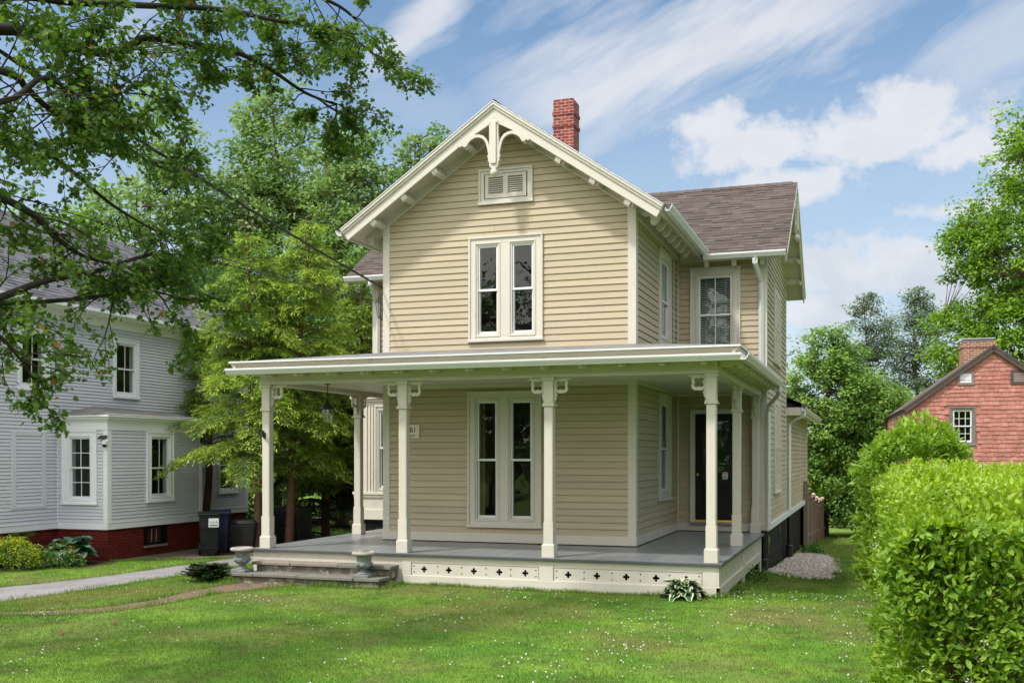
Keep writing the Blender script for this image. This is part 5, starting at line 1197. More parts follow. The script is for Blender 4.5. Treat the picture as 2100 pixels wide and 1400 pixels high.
# far tree mass
def farbelt(name, u0, u1, d, hh, seed, label):
    r = np.random.default_rng(seed); N = 26000; t = r.random(N); U = u0 + (u1-u0)*t
    base = np.stack([at(u, 935, d) for u in U]); z = np.array(r.random(N)**.8)*hh*(.72 + .28*np.sin(U*.03)*np.sin(U*.011+1))
    base[:, 2] = -2 + z; base += r.normal(size=(N, 3))*np.array([.5, 1.5, .3])
    V, F, va = leaves(T_DIA, base, rdir(N, r), unit(np.array([0, -.5, .8]) + r.normal(size=(N, 3))*.5), r.uniform(.35, .7, N), np.clip(.35 + .2*r.normal(size=N), 0, .9))
    o = npmesh(name, V, F, LEAF['deep'], None, va); tag(o, label, 'woodland', kind='stuff')
farbelt('far_woodland', -900, 3000, 78, 7.5, 41, 'far dark belt of woodland behind every garden')

def ringbelt(name, a0, a1, rad, hh, n, seed, label):
    r = np.random.default_rng(seed); a = r.uniform(a0, a1, n); rr = rad*(1 + .08*r.normal(size=n)); top = hh*(.75 + .25*np.sin(a*23)*np.sin(a*9 + 1))
    P = np.stack([np.sin(a)*rr, np.cos(a)*rr, -1 + r.random(n)**.85*top], 1)
    V, F, va = leaves(T_DIA, P, rdir(n, r), rdir(n, r) + np.array([0, 0, .6]), r.uniform(.9, 1.8, n), np.clip(.35 + .2*r.normal(size=n), 0, .9))
    o = npmesh(name, V, F, LEAF['deep'], None, va); tag(o, label, 'woodland', kind='stuff')
ringbelt('street_woodland', 1.1, 5.6, 72, 8.0, 17000, 44, 'distant belt of trees on the street side, mirrored in the panes')
# ---- hemlocks
def hemlock(base, H, rmax, label, seed, lean=(0, 0), leafm='hemlock', zlow=1.2, nbr=150, tr=.13, bright=.0, keep=None):
    r = np.random.default_rng(seed); base = np.array(base, float); root = thing('hemlock_tree', tuple(base), label, 'tree', 'hemlocks beside the driveway')
    n = 16; t = np.linspace(0, 1, n)[:, None]
    tk = base + t*np.array([lean[0], lean[1], H]) + np.concatenate([.12*np.sin(t*6+seed), .08*np.sin(t*5), 0*t], 1)*(1-t); tk[0, 2] -= .3
    lines = [(tk, tr*(1-.93*t[:, 0]))]
    P, D, Nn, S, Vr = [], [], [], [], []
    for i in range(nbr):
        f = (i + r.random())/nbr; z = zlow/H + (1-zlow/H)*f**.9; k = z*(n-1); j = min(int(k), n-2); st = tk[j] + (tk[j+1]-tk[j])*(k-j)
        L_ = 1.12*rmax*(1-z)**.72*r.choice([.45, .7, .9, 1.0, 1.2])*r.uniform(.85, 1.1) + .2; az = r.random()*6.283
        h = np.array([math.cos(az), math.sin(az), 0]); rise = .30 + .55*z
        mid = st + h*L_*.55 + np.array([0, 0, L_*rise*.5]); end = st + h*L_ + np.array([0, 0, L_*(rise*.45 - .42)])
        br = bez(st, mid, end, 8); lines.append((br, np.linspace(.022*(1.2-z)+.006, .004, 8)))
        sd_ = np.array([-h[1], h[0], 0]); nt = int(5 + L_*11)
        bt = r.normal()*.10
        for q in range(nt):
            s = .12 + .88*(q+.5)/nt; kk = s*7; jj = min(int(kk), 6); p = br[jj] + (br[jj+1]-br[jj])*(kk-jj)
            tl = (.50*L_*(1-s)**.8 + .16)*r.uniform(.6, 1.15); tl = min(tl, .52)
            for sg in (-1, 1):
                dv = unit(sd_*sg*.9 + h*.75 + r.normal(size=3)*.16); nn = max(4, int(tl/.022))
                tt = (np.arange(nn)+.5)/nn; pts = p + dv*tl*tt[:, None] + np.array([0, 0, -.28])*tl*(tt**1.7)[:, None]
                dd = dv*.8 + sd_*np.where(np.arange(nn) % 2, .7, -.7)[:, None]*.6 + h*np.where(np.arange(nn) % 2, .5, -.5)[:, None]*.6 + r.normal(size=(nn, 3))*.3 + np.array([0, 0, -.22]); P.append(pts); D.append(dd); Nn.append(np.tile([0, 0, 1.], (nn, 1)) + r.normal(size=(nn, 3))*.28)
                S.append(r.uniform(.07, .13, nn)); tip = (s > .8)*.10 + (tt > .66)*.45
                Vr.append(np.clip(.20 + bright + bt + tip*r.uniform(.6, 1.2, nn) + r.normal(size=nn)*.1, 0, 1))
        P.append(br[-1:].copy()); D.append(h[None, :] + np.array([[0, 0, -.5]])); Nn.append(np.array([[0, 0, 1.]])); S.append(np.array([.16])); Vr.append(np.array([.75]))
    P, D, Nn, S, Vr = map(np.concatenate, (P, D, Nn, S, Vr))
    V, F = tubes(lines); npmesh('trunk', V, F, M['bark2'], root, smooth=True)
    V, F, va = leaves(T_HEM, P, D, Nn, S, Vr); npmesh('foliage', V, F, LEAF[leafm], root, va)
    return root
p = at(521, 935, 24.6); hemlock((p[0], p[1], -.15), 7.5, 2.25, 'bright-tipped hemlock with a straight trunk next to the rubbish bins', 51, (-.15, 0), zlow=1.7, nbr=112, bright=.10)
p = at(582, 935, 25.3); hemlock((p[0], p[1], -.15), 7.9, 2.1, 'bright-tipped hemlock with a leaning trunk behind the front left porch column', 52, (.75, 0), zlow=1.9, nbr=112, bright=.12)
p = at(735, 935, 27.5); hemlock((p[0], p[1], -.15), 7.0, 1.9, 'yellow-green hemlock against the left corner of the yellow house', 53, (.1, 0), zlow=1.2, nbr=105, bright=.10)
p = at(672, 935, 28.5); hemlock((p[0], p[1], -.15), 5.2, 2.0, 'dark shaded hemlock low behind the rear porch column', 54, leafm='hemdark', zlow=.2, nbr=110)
p = at(395, 935, 26.5); hemlock((p[0], p[1] + .6, -.15), 5.6, 1.6, 'slender hemlock between the white house and the bins', 55, zlow=2.3, nbr=64, bright=.02)

# ---- near maple whose limbs overhang the lawn
mt = thing('maple_tree', (-10.4, 6.3, 0), 'near maple overhanging from the left with long limbs and pointed leaves', 'tree')
r = np.random.default_rng(61)
tkp = np.array([[-10.4, 6.3, -.3], [-10.35, 6.35, 1.0], [-10.3, 6.4, 2.4], [-10.2, 6.5, 4.0], [-10.15, 6.45, 6.0], [-10.2, 6.5, 8.0], [-10.1, 6.6, 9.8]])
def smooth_line(pts, m=6):
    pts = np.array(pts, float); out = []
    for i in range(len(pts)-1):
        a, b_, c, d = pts[max(i-1, 0)], pts[i], pts[i+1], pts[min(i+2, len(pts)-1)]
        for k in range(m):
            t = k/m; out.append(.5*((2*b_) + (c-a)*t + (2*a-5*b_+4*c-d)*t*t + (3*b_-a-3*c+d)*t**3))
    out.append(pts[-1]); return np.array(out)
mlines = [(smooth_line(tkp), np.linspace(.30, .10, 37))]
LIMBS = [ # where on the trunk, sighted points (u,v,d), start radius, twig chance
 (4, [(-250, 130, 9.3), (0, 60, 9.8), (145, 95, 10.2), (215, 108, 10.4), (262, 100, 10.5), (297, 78, 10.7), (370, 88, 11.0), (475, 105, 11.4), (550, 140, 11.8), (625, 190, 12.2), (690, 215, 12.5)], .07, .62),
 (4, [(-250, 60, 9.0), (0, -5, 9.4), (150, 5, 9.8), (300, 12, 10.3), (450, 20, 10.9), (580, 45, 11.4), (690, 60, 11.9), (765, 110, 12.3)], .05, .72),
 (5, [(-250, -180, 9.2), (100, -120, 10), (350, -80, 11.0), (540, -40, 11.6), (680, 5, 12.3), (735, 45, 12.6)], .06, .7),
 (3, [(-300, 90, 8.8), (0, 145, 9.3), (55, 182, 9.5), (100, 222, 9.7), (165, 250, 10.0), (230, 282, 10.4), (310, 335, 10.8)], .045, .6),
 (3, [(-300, 300, 8.6), (-60, 370, 9.0), (0, 402, 9.2), (75, 445, 9.5), (110, 482, 9.6), (165, 522, 9.8), (240, 545, 10.1)], .055, .46),
 (2, [(-300, 640, 8.7), (-60, 625, 8.9), (0, 610, 9.1), (90, 577, 9.5), (200, 555, 9.9), (295, 525, 10.3), (345, 520, 10.6)], .055, .36),
 (2, [(-300, 600, 9.3), (-60, 618, 9.4), (0, 622, 9.6), (165, 613, 10.0), (250, 600, 10.2), (320, 598, 10.4)], .04, .30),
 (2, [(-300, 560, 8.2), (-80, 640, 8.4), (0, 690, 8.6), (40, 735, 8.8)], .03, .5),
 (3, [(-250, 240, 10.2), (0, 260, 10.6), (120, 330, 11.0), (230, 420, 11.5), (330, 480, 11.8)], .04, .44),
 (4, [(-250, 200, 8.4), (0, 210, 8.8), (90, 160, 9.2), (170, 200, 9.5), (250, 190, 9.8)], .04, .5),
 (4, [(-900, 60, 10), (-1050, 0, 11.5), (-1100, 60, 12.5)], .08, .4)]
LP, LD = [], []
def twig(p, d, L_, rad, lev):
    n = 6; pts = [p]; dd = d.copy()
    for k in range(n-1):
        dd = unit(dd + r.normal(size=3)*.16 + np.array([0, 0, -.03])); pts.append(pts[-1] + dd*L_/(n-1))
    pts = np.array(pts); mlines.append((pts, np.linspace(rad, .0035, n)))
    if lev > 0:
        for k in range(2, n):
            for _ in range(1):
                nd = unit(unit(pts[k]-pts[k-1]) + .85*unit(r.normal(size=3)*np.array([1, 1, .30]))); twig(pts[k], nd, L_*r.uniform(.35, .6), rad*.5, lev-1)
    else:
        for k in range(1, n):
            m_ = 3 if k < n-1 else 5
            for _ in range(m_):
                LP.append(pts[k] + r.normal(size=3)*.04); LD.append(unit(unit(pts[k]-pts[k-1])*.5 + unit(r.normal(size=3)*np.array([1, 1, .5]))))
for (ti, sp, rad, den) in LIMBS:
    L_ = smooth_line([tkp[ti]] + [at(*q) for q in sp], 5); n = len(L_); mlines.append((L_, np.linspace(rad, .012, n)))
    for k in range(4, n):
        if L_[k][0] < -13: pass
        f = k/n; cnt = 1 if r.random() < den else 0
        if k == n-1: cnt = 3
        for _ in range(cnt):
            tdir = unit(L_[k]-L_[k-1]); nd = unit(tdir*.7 + unit(r.normal(size=3)*np.array([1, 1, .6]))); twig(L_[k], nd, r.uniform(.42, .9)*(1.15-.4*f), .009, 2 if r.random() < .62 else 1)
V, F = tubes(mlines, 6); npmesh('trunk', V, F, M['bark3'], mt, smooth=True)
LP, LD = np.array(LP), np.array(LD)
N = len(LP); va = np.clip(.40 + .17*r.normal(size=N), 0, .88); va[r.random(N) < .005] = 1.0
print('maple leaves', N)
V, F, va = leaves(T_MAPLE, LP, LD + np.array([0, 0, -.35]), unit(np.array([0, 0, .8]) + r.normal(size=(N, 3))*.5), r.uniform(.034, .060, N), va)
npmesh('crown', V, F, LEAF['maple'], mt, va)

# ---- hedges
def hedge(name, x0, x1, y0, y1, ztop, zb, per_m2, lsize, label, seed, tone=0.0, leafm='privet', tpl=T_OVAL, rough=.10, flowers=0, loose=.0, deep=.28, rows=None):
    r = np.random.default_rng(seed); root = thing(name, ((x0+x1)/2, (y0+y1)/2, zb), label, 'hedge')
    W, D, H = x1-x0, y1-y0, ztop-zb
    faces = [(W*H, 'f'), (D*H, 'l'), (D*H, 'r'), (W*D, 't'), (W*H, 'k')]
    P, NR = [], []
    for A_, k in faces:
        n = int(A_*per_m2*(1.0 if k in 'flt' else .3)); a, b_ = r.random(n), r.random(n); dep = -r.random(n)**1.6*deep + .02
        if k == 'f': p = np.stack([x0 + a*W, np.full(n, y0), zb + b_*H], 1); nn = (0, -1, 0)
        if k == 'k': p = np.stack([x0 + a*W, np.full(n, y1), zb + b_*H], 1); nn = (0, 1, 0)
        if k == 'l': p = np.stack([np.full(n, x0), y0 + a*D, zb + b_*H], 1); nn = (-1, 0, 0)
        if k == 'r': p = np.stack([np.full(n, x1), y0 + a*D, zb + b_*H], 1); nn = (1, 0, 0)
        if k == 't': p = np.stack([x0 + a*W, y0 + b_*D, np.full(n, ztop)], 1); nn = (0, 0, 1)
        P.append(p + np.array(nn)*dep[:, None]); NR.append(np.tile(np.array(nn, float), (n, 1)))
    P, NR = np.vstack(P), np.vstack(NR)
    # rounded shoulders and lumpy surface
    cen = np.array([(x0+x1)/2, (y0+y1)/2, (zb+ztop)/2]); hx = np.array([W, D, H])/2
    q = (P-cen)/hx; rr = .28 if name == 'privet_hedge' else .6
    ex_ = np.maximum(np.abs(q[:, [0, 2]])*hx[[0, 2]] - (hx[[0, 2]] - rr), 0); over = np.hypot(ex_[:, 0], ex_[:, 1]); f = np.where((over > rr) & (q[:, 2] > 0), rr/np.maximum(over, 1e-6), 1)
    for j, ax in enumerate((0, 2)): P[:, ax] = np.where(f < 1, cen[ax] + np.sign(q[:, ax])*(hx[ax] - rr + ex_[:, j]*f), P[:, ax])
    lump = np.array([.9*mnoise.noise(Vector(p*1.4 + 7)) + mnoise.noise(Vector(p*3.1)) + .6*mnoise.noise(Vector(p*7.3 + 3)) for p in P]); P += NR*(lump*rough)[:, None]
    gap = np.array([mnoise.noise(Vector(p*np.array([2.6, 2.6, 3.4]) + 11)) + .45*mnoise.noise(Vector(p*8.0 + 5)) for p in P]); side = NR[:, 2] < .5
    keep = ~((gap > (.11 if ztop < 1.85 else .2)) & side & (r.random(len(P)) < .96)); P, NR, lump = P[keep], NR[keep], lump[keep]; N = len(P)
    d = unit(NR*.75 + r.normal(size=(N, 3))*.75 + np.array([0, 0, .28])); nr = unit(NR*.7 + np.array([0, 0, .75]) + r.normal(size=(N, 3))*.5)
    top = NR[:, 2] > .5
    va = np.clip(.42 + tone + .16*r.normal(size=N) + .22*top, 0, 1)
    V, F, va = leaves(tpl, P, d, nr, lsize*r.uniform(.55, 1.25, N)*np.where(top, 1.15, 1), va); npmesh('foliage', V, F, LEAF[leafm], root, va)
    L_ = []
    ns = int(max(W*D*(70 if lsize < .06 else 18), 30))
    for k in range(ns):
        s = np.array([r.uniform(x0+.1, x1-.1), r.uniform(y0+.08, y1-.1), zb-.05]); e = np.array([np.clip(s[0]+r.normal()*.3, x0+.04, x1-.04), np.clip(s[1]+r.normal()*.3, y0+.03, y1-.04), zb + H*r.uniform(.4, 1.0)])
        L_.append((bez(s, (s+e)/2 + r.normal(size=3)*.12, e, 6), np.linspace(.010, .003, 6)))
    if name == 'privet_hedge' and ztop < 1.85:
        SP, SD, SL = [], [], []
        for k in range(70):
            s = np.array([r.uniform(x0+.08, x1-.08), r.uniform(y0+.02, y1-.1), ztop - .05]); hh = r.uniform(.08, .2); e = s + np.array([r.normal()*.04, r.normal()*.04, hh])
            L_.append((np.array([s, (s+e)/2, e]), np.array([.003, .0025, .002])))
            for t_ in (.35, .6, .8, 1.0):
                a_ = r.random()*6.28
                for q in (0, math.pi): SP.append(s + (e-s)*t_); SD.append([math.cos(a_+q), math.sin(a_+q), .9]); SL.append(lsize*r.uniform(.6, 1.2))
        V, F, va = leaves(tpl, np.array(SP), np.array(SD), rdir(len(SP), r) + np.array([0, 0, .6]), np.array(SL), np.clip(.75 + .15*r.normal(size=len(SP)), 0, 1)); npmesh('shoots', V, F, LEAF[leafm], root, va)
    V, F = tubes(L_, 4); npmesh('stems', V, F, M['twig'], root)
    if flowers:
        fi = r.choice(N, flowers, replace=False); c = P[fi] + NR[fi]*.03; k = 16; idx = np.repeat(np.arange(flowers), k); pp = c[idx] + r.normal(size=(len(idx), 3))*.016 + NR[fi][idx]*.01
        V, F, va = leaves(T_DIA, pp, rdir(len(pp), r), rdir(len(pp), r), r.uniform(.010, .017, len(pp)), r.random(len(pp))); npmesh('flowers', V, F, LEAF['petal'], root, va)
    return root
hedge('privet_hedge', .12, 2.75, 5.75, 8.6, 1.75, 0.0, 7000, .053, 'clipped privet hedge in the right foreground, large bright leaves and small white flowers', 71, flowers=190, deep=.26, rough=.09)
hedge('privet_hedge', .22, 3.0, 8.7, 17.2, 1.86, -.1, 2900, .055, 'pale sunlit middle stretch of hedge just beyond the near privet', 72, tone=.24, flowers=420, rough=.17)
hedge('forsythia_hedge', .0, 1.42, 17.6, 21.5, 2.42, -.3, 1300, .12, 'taller loose yellow-green hedge at the far end in front of the red house', 73, leafm='lime', tpl=T_NEED, rough=.25, tone=.16)
# bamboo-like shoots at the right edge
bs = thing('knotweed_plant', (2.25, 9.2, 1.0), 'tall shoots with broad pointed leaves sticking out of the hedge at the right edge', 'plant')
r = np.random.default_rng(74); L_, P, D, S = [], [], [], []
for k in range(6):
    s = np.array([2.0 + r.random()*.7, 8.6 + r.random()*.7, .4]); e = s + np.array([r.normal()*.15, r.normal()*.15, 1.65 + .3*r.random()]); c = bez(s, (s+e)/2 + r.normal(size=3)*.06, e, 8); L_.append((c, np.linspace(.009, .004, 8)))
    for j in range(4, 8):
        for _ in range(2): P.append(c[j]); D.append(unit(r.normal(size=3)*np.array([1, 1, .3]) + np.array([0, 0, .2]))); S.append(r.uniform(.11, .19))
V, F = tubes(L_, 5); npmesh('stems', V, F, M['fcap'], bs); P, D, S = np.array(P), np.array(D), np.array(S)
V, F, va = leaves(T_OVAL, P, D, unit(np.array([0, 0, 1.]) + r.normal(size=(len(P), 3))*.4), S, np.clip(.6 + .2*r.normal(size=len(P)), 0, 1)); npmesh('foliage', V, F, LEAF['privet'], bs, va)

# ---- hostas and the flower bed
def hosta(x, y, z, n, lmin, lmax, m, label, seed, wid=.62, group=None, hang=.55, lift=1.0):
    r = np.random.default_rng(seed); root = thing('hosta_plant', (x, y, z), label, 'plant', group); VS, FS, UV, VA, b = [], [], [], [], 0; NU, NV = 9, 7
    st = []
    for k in range(n):
        az = k*2.399 + r.normal()*.25; ring = (k+.5)/n; L_ = lmin + (lmax-lmin)*r.random(); h = np.array([math.cos(az), math.sin(az), 0]); sd = np.array([-h[1], h[0], 0])
        reach = (.10 + .95*ring)*lmax*.8; zb_ = lift*lmax*(1.15 - .75*ring); s = np.array([x, y, z]) + h*.05; pb = np.array([x, y, z]) + h*reach*.6 + np.array([0, 0, zb_])
        st.append((bez(s, (s+pb)/2 + np.array([0, 0, .06]), pb, 5), np.linspace(.008, .005, 5)))
        u = np.linspace(0, 1, NU); w = wid*L_*np.sin(np.pi*np.clip(u, 0, 1)**.72)**.85*.5; w[0] = w[-1] = .004
        tilt = .45 - 1.1*ring*hang*1.2
        for i, uu in enumerate(u):
            c = pb + h*L_*uu + np.array([0, 0, 1.])*L_*(tilt*uu - hang*uu*uu)
            for j in range(NV):
                e = -1 + 2*j/(NV-1); VS.append(c + sd*w[i]*e + np.array([0, 0, .14*w[i]*abs(e)*2 + .012*math.sin(u[i]*20)*abs(e)])); UV.append((abs(e)*.93 + .09*(uu > .93), uu))
        for i in range(NU-1):
            for j in range(NV-1): FS.append([b + i*NV + j, b + i*NV + j+1, b + (i+1)*NV + j+1, b + (i+1)*NV + j]); VA.append(.5)
        vv_ = r.random(); VA[-(NU-1)*(NV-1):] = [vv_]*((NU-1)*(NV-1)); b += NU*NV
    npmesh('foliage', np.array(VS), np.array(FS), m, root, VA, UV, smooth=True); V, F = tubes(st, 4); npmesh('stalks', V, F, LEAF['ground'], root, np.full(len(F), .5)); return root
hosta(-2.55, 14.96, .03, 52, .19, .30, M['hosta_white'], 'white-edged hosta at the front right corner of the porch', 81, wid=.62, hang=.34, lift=.72)
HG = 'hostas in the bed below the white house'
hosta(-15.70, 17.45, -.12, 34, .32, .46, LEAF['hosta'], 'large blue-green hosta against the corner of the white bay', 82, wid=.85, hang=.30, lift=.85)
hosta(-16.95, 16.3, -.1, 26, .28, .42, LEAF['hosta'], 'blue-green hosta at the left edge of the flower bed', 83, wid=.82, hang=.32, lift=1.25)
hosta(-16.9, 15.65, -.1, 9, .18, .26, LEAF['hosta'], 'small low hosta at the front of the bed beneath the chartreuse flowers', 84, wid=.6, lift=.7)
hosta(-16.3, 17.0, -.1, 18, .22, .32, M['hosta_yellow'], 'yellow-edged hosta in the middle of the flower bed', 85, wid=.42, hang=.7)
def mound(name, x, y, z, rx, ry, h, n, ls, leafm, label, cat, seed, tpl=T_DIA, group=None, top=None, tone=0, stem='LEAF'):
    r = np.random.default_rng(seed); root = thing(name, (x, y, z), label, cat, group); d = rdir(n, r); d[:, 2] = np.abs(d[:, 2]); lp = 1 + .22*np.sin(d[:, 0]*6 + seed)*np.cos(d[:, 1]*7)
    P = np.array([x, y, z]) + d*np.array([rx, ry, h])*((.45 + .55*r.random(n)**.5)*lp)[:, None]
    V, F, va = leaves(tpl, P, unit(d + r.normal(size=(n, 3))*.7), unit(np.array([0, 0, .9]) + d*.5 + r.normal(size=(n, 3))*.4), ls*r.uniform(.6, 1.3, n), np.clip(.45 + tone + .2*r.normal(size=n), 0, 1)); npmesh('foliage', V, F, LEAF[leafm], root, va)
    if top:
        tm, tn, ts = top; d = rdir(tn, r); d[:, 2] = np.abs(d[:, 2])**.7; P = np.array([x, y, z]) + d*np.array([rx, ry, h])*(1.0 + .12*r.random(tn))[:, None]
        cl = np.repeat(P, 7, 0) + r.normal(size=(tn*7, 3))*ts*1.3; m_ = len(cl)
        V, F, va = leaves(T_DIA, cl, rdir(m_, r), unit(np.array([0, 0, 1.]) + r.normal(size=(m_, 3))*.5), ts*r.uniform(.7, 1.4, m_), r.random(m_)); npmesh('flowers', V, F, LEAF[tm], root, va)
    L_ = [(bez((x, y, z), (x + q[0]*rx*.3, y + q[1]*ry*.3, z + h*.5), (x + q[0]*rx*.8, y + q[1]*ry*.8, z + abs(q[2])*h*.8 + .02), 4), np.linspace(.006, .003, 4)) for q in rdir(14, r)]
    V, F = tubes(L_, 4); npmesh('stems', V, F, LEAF['ground'] if stem == 'LEAF' else M[stem], root, np.full(len(F), .3)); return root
mound('lady_mantle', -16.15, 16.2, -.12, .62, .5, .55, 700, .09, 'ground', 'large chartreuse flowering mound in the middle of the bed', 'plant', 86, top=('mantle', 520, .026))
mound('lady_mantle', -17.2, 15.5, -.1, .6, .55, .62, 600, .09, 'ground', 'chartreuse flowering mound at the left end of the bed', 'plant', 87, top=('mantle', 480, .026))
mound('lady_mantle', -15.65, 17.2, -.12, .34, .3, .42, 260, .08, 'ground', 'small chartreuse flower cluster in front of the large blue-green hosta', 'plant', 88, top=('mantle', 150, .022))
mound('daisy_plant', -15.35, 17.0, -.13, .36, .26, .30, 420, .05, 'ground', 'clump of small white daisies at the right end of the bed', 'plant', 89, top=('petal', 34, .018))
mound('leafy_perennial', -15.95, 16.75, -.12, .5, .35, .34, 800, .07, 'deep', 'dark low leafy plant between the daisies and the yellow-edged hosta', 'plant', 90, tone=.1)
def fern(x, y, z, n, L_, label, seed):
    r = np.random.default_rng(seed); root = thing('fern', (x, y, z), label, 'plant'); P, D, S, N_ = [], [], [], []; ln_ = []
    for k in range(n):
        az = r.random()*6.28; h = np.array([math.cos(az), math.sin(az), 0]); c = bez((x, y, z), np.array([x, y, z]) + h*L_*.3 + np.array([0, 0, L_*.9]), np.array([x, y, z]) + h*L_*.85 + np.array([0, 0, L_*.75]), 16); ln_.append((c, np.linspace(.006, .002, 16))); sd = np.array([-h[1], h[0], 0])
        for i in range(4, 16):
            for sg in (-1, 1): P.append(c[i]); D.append(sd*sg + h*.35); S.append(L_*.28*(1 - (i-4)/13)+.02); N_.append((0, 0, 1.))
    V, F = tubes(ln_, 4); npmesh('stalks', V, F, LEAF['ground'], root, np.full(len(F), .6)); V, F, va = leaves(T_NEED, np.array(P), np.array(D), np.array(N_), np.array(S), np.full(len(P), .75)); npmesh('fronds', V, F, LEAF['ground'], root, va)
fern(-16.55, 16.9, -.1, 9, .75, 'light green fern behind the chartreuse mound near the brick base', 91)
fern(-16.95, 16.75, -.1, 8, .85, 'light green fern rising highest at the left of the flower bed', 92)
# dwarf spruce by the steps
r = np.random.default_rng(93); ys = thing('dwarf_spruce', (-10.25, 14.55, .03), 'low dark green dwarf spruce beside the left end of the stone steps', 'shrub'); P, D, S, va, L_ = [], [], [], [], []
c0 = np.array([-10.28, 14.55, .03])
for k in range(150):
    az = r.random()*6.283; zz0 = r.random()**.8*.30; rl_ = (.42 - .75*zz0)*r.uniform(.65, 1.1) + .06; h = np.array([math.cos(az), math.sin(az), .22]); s = c0 + np.array([0, 0, zz0*.8 + .02]); e = s + h*rl_; L_.append((bez(s, (s+e)/2 + np.array([0, 0, .03]), e, 5), np.linspace(.007, .003, 5)))
    for t_ in np.linspace(.3, 1, 16):
        for sg in (-1, 1, 0): P.append(s + (e-s)*t_ + r.normal(size=3)*.006); D.append(np.array([-h[1], h[0], .15])*sg + h*.8 + r.normal(size=3)*.15); S.append(r.uniform(.04, .065)); va.append(np.clip(.4 + .25*r.normal() + .25*(t_ > .85), 0, 1))
V, F = tubes(L_, 4); npmesh('branches', V, F, M['twig'], ys); V, F, va = leaves(T_NEED, np.array(P), np.array(D), np.tile([0, 0, 1.], (len(P), 1)) + r.normal(size=(len(P), 3))*.3, np.array(S), np.array(va)); npmesh('foliage', V, F, LEAF['yew'], ys, va)
p = (-1.55, 30.8); mound('strawberry_plant', p[0], p[1], float(gz(*p)), .3, .5, .28, 220, .11, 'ground', 'leafy green plant at the foot of the fence beside the gravel', 'plant', 94)
mound('weed_clump', -1.9, 19.0, float(gz(-1.9, 19.0)), .25, .5, .25, 260, .06, 'ground', 'weeds growing under the open right side of the porch', 'plant', 95)
# sprout in the right urn
sp_ = thing('urn_seedling', (-7.5, 14.7, .575), 'tiny green seedling growing in the right stone urn', 'plant')
V, F, va = leaves(T_OVAL, np.tile([-7.5, 14.7, .60], (9, 1)) + np.random.default_rng(3).normal(size=(9, 3))*np.array([.02, .02, .015]), rdir(9)*np.array([1, 1, .4]) + np.array([0, 0, .4]), np.tile([0, 0, 1.], (9, 1)), np.full(9, .06), np.full(9, .8)); npmesh('foliage', V, F, LEAF['ground'], sp_, va)
V, F = tubes([(np.array([[-7.5, 14.7, .56], [-7.5, 14.7, .59], [-7.495, 14.7, .63]]), np.array([.004, .004, .003]))], 4); npmesh('stalk', V, F, LEAF['ground'], sp_, np.full(len(F), .5))

# ---- service cables
def cable(pts, rad, label, twist=False, n=60):
    a, b_ = np.array(pts[0]), np.array(pts[-1]); t = np.linspace(0, 1, n)[:, None]; L_ = a + (b_-a)*t + np.array([0, 0, -1.])*pts_sag*4*t*(1-t)
    lines = [(L_, np.full(n, rad))]
    if twist:
        ph_ = np.linspace(0, 90, n*4); t4 = np.linspace(0, 1, n*4)[:, None]; L4 = a + (b_-a)*t4 + np.array([0, 0, -1.])*pts_sag*4*t4*(1-t4)
        lines = [(L4 + .012*np.stack([np.cos(ph_+o), np.cos(ph_+o)*.3, np.sin(ph_+o)], 1), np.full(n*4, rad)) for o in (0, 2.1, 4.2)]
    V, F = tubes(lines, 6); o = npmesh('service_cable', V, F, M['cable'], None, smooth=True); tag(o, label, 'cable'); return o
E1 = np.array([-8.62, 17.75, 4.98])
def ext(u, v, d, k=.9): p = at(u, v, d); return p + (p - E1)*k
pts_sag = .18
cable([ext(0, 92, 9.5), E1 + np.array([0, 0, .25])], .009, 'thick twisted black service cable running from upper left to the yellow house corner', True)
pts_sag = .12
cable([ext(0, 366, 9.5), E1], .006, 'thin dark cable, upper of the lower pair, reaching the yellow house corner')
cable([ext(0, 384, 9.6), E1 + np.array([0, .05, -.03])], .006, 'thin dark cable, lower of the lower pair, reaching the yellow house corner')
sb = thing('cable_fitting', (-8.62, 17.75, 4.9), 'black looped wiring and cable clamp on the left upper wall of the yellow house', 'cable fitting')
b = MB()
for k in range(4): b.tube([(-8.57 - .02*k, 17.75, 5.25), (-8.68 - .05*k, 17.74, 5.0), (-8.70 - .03*k, 17.75, 4.72), (-8.60, 17.78, 4.6), (-8.57, 17.8, 4.9)], .008, 6)
b.build('wire_loops', M['cable'], sb); b = MB(); b.tube([(-8.56, 17.8, 4.55), (-8.56, 17.8, 5.3)], .02, 8); b.build('conduit', M['metal'], sb)

# ================================================================== GROUND
def inpoly(px, py, poly):
    c = np.zeros(len(px), bool); n = len(poly)
    for i in range(n):
        (x1, y1), (x2, y2) = poly[i], poly[(i+1) % n]; k = (y1 > py) != (y2 > py)
        c ^= k & (px < (x2-x1)*(py-y1)/((y2-y1) + 1e-12) + x1)
    return c
def sheet(name, xs, ys, m, dz=0.0, kind='structure', poly=None):
    X, Y = np.meshgrid(xs, ys); V = np.stack([X.ravel(), Y.ravel(), gz(X, Y).ravel() + dz], 1); nx = len(xs)
    i = np.arange(len(ys)-1)[:, None]*nx + np.arange(nx-1)[None, :]; F = np.stack([i, i+1, i+nx+1, i+nx], -1).reshape(-1, 4)
    o = npmesh(name, V, F, m, None, smooth=True); tag(o, None, None, kind=kind); return o
xs = np.concatenate([np.linspace(-400, -40, 10)[:-1], np.linspace(-40, 25, 131), np.linspace(25, 400, 10)[1:]]); ys = np.concatenate([np.linspace(-300, -30, 8)[:-1], np.linspace(-30, 70, 201), np.linspace(70, 600, 10)[1:]])
sheet('lawn', xs, ys, M['lawn'])
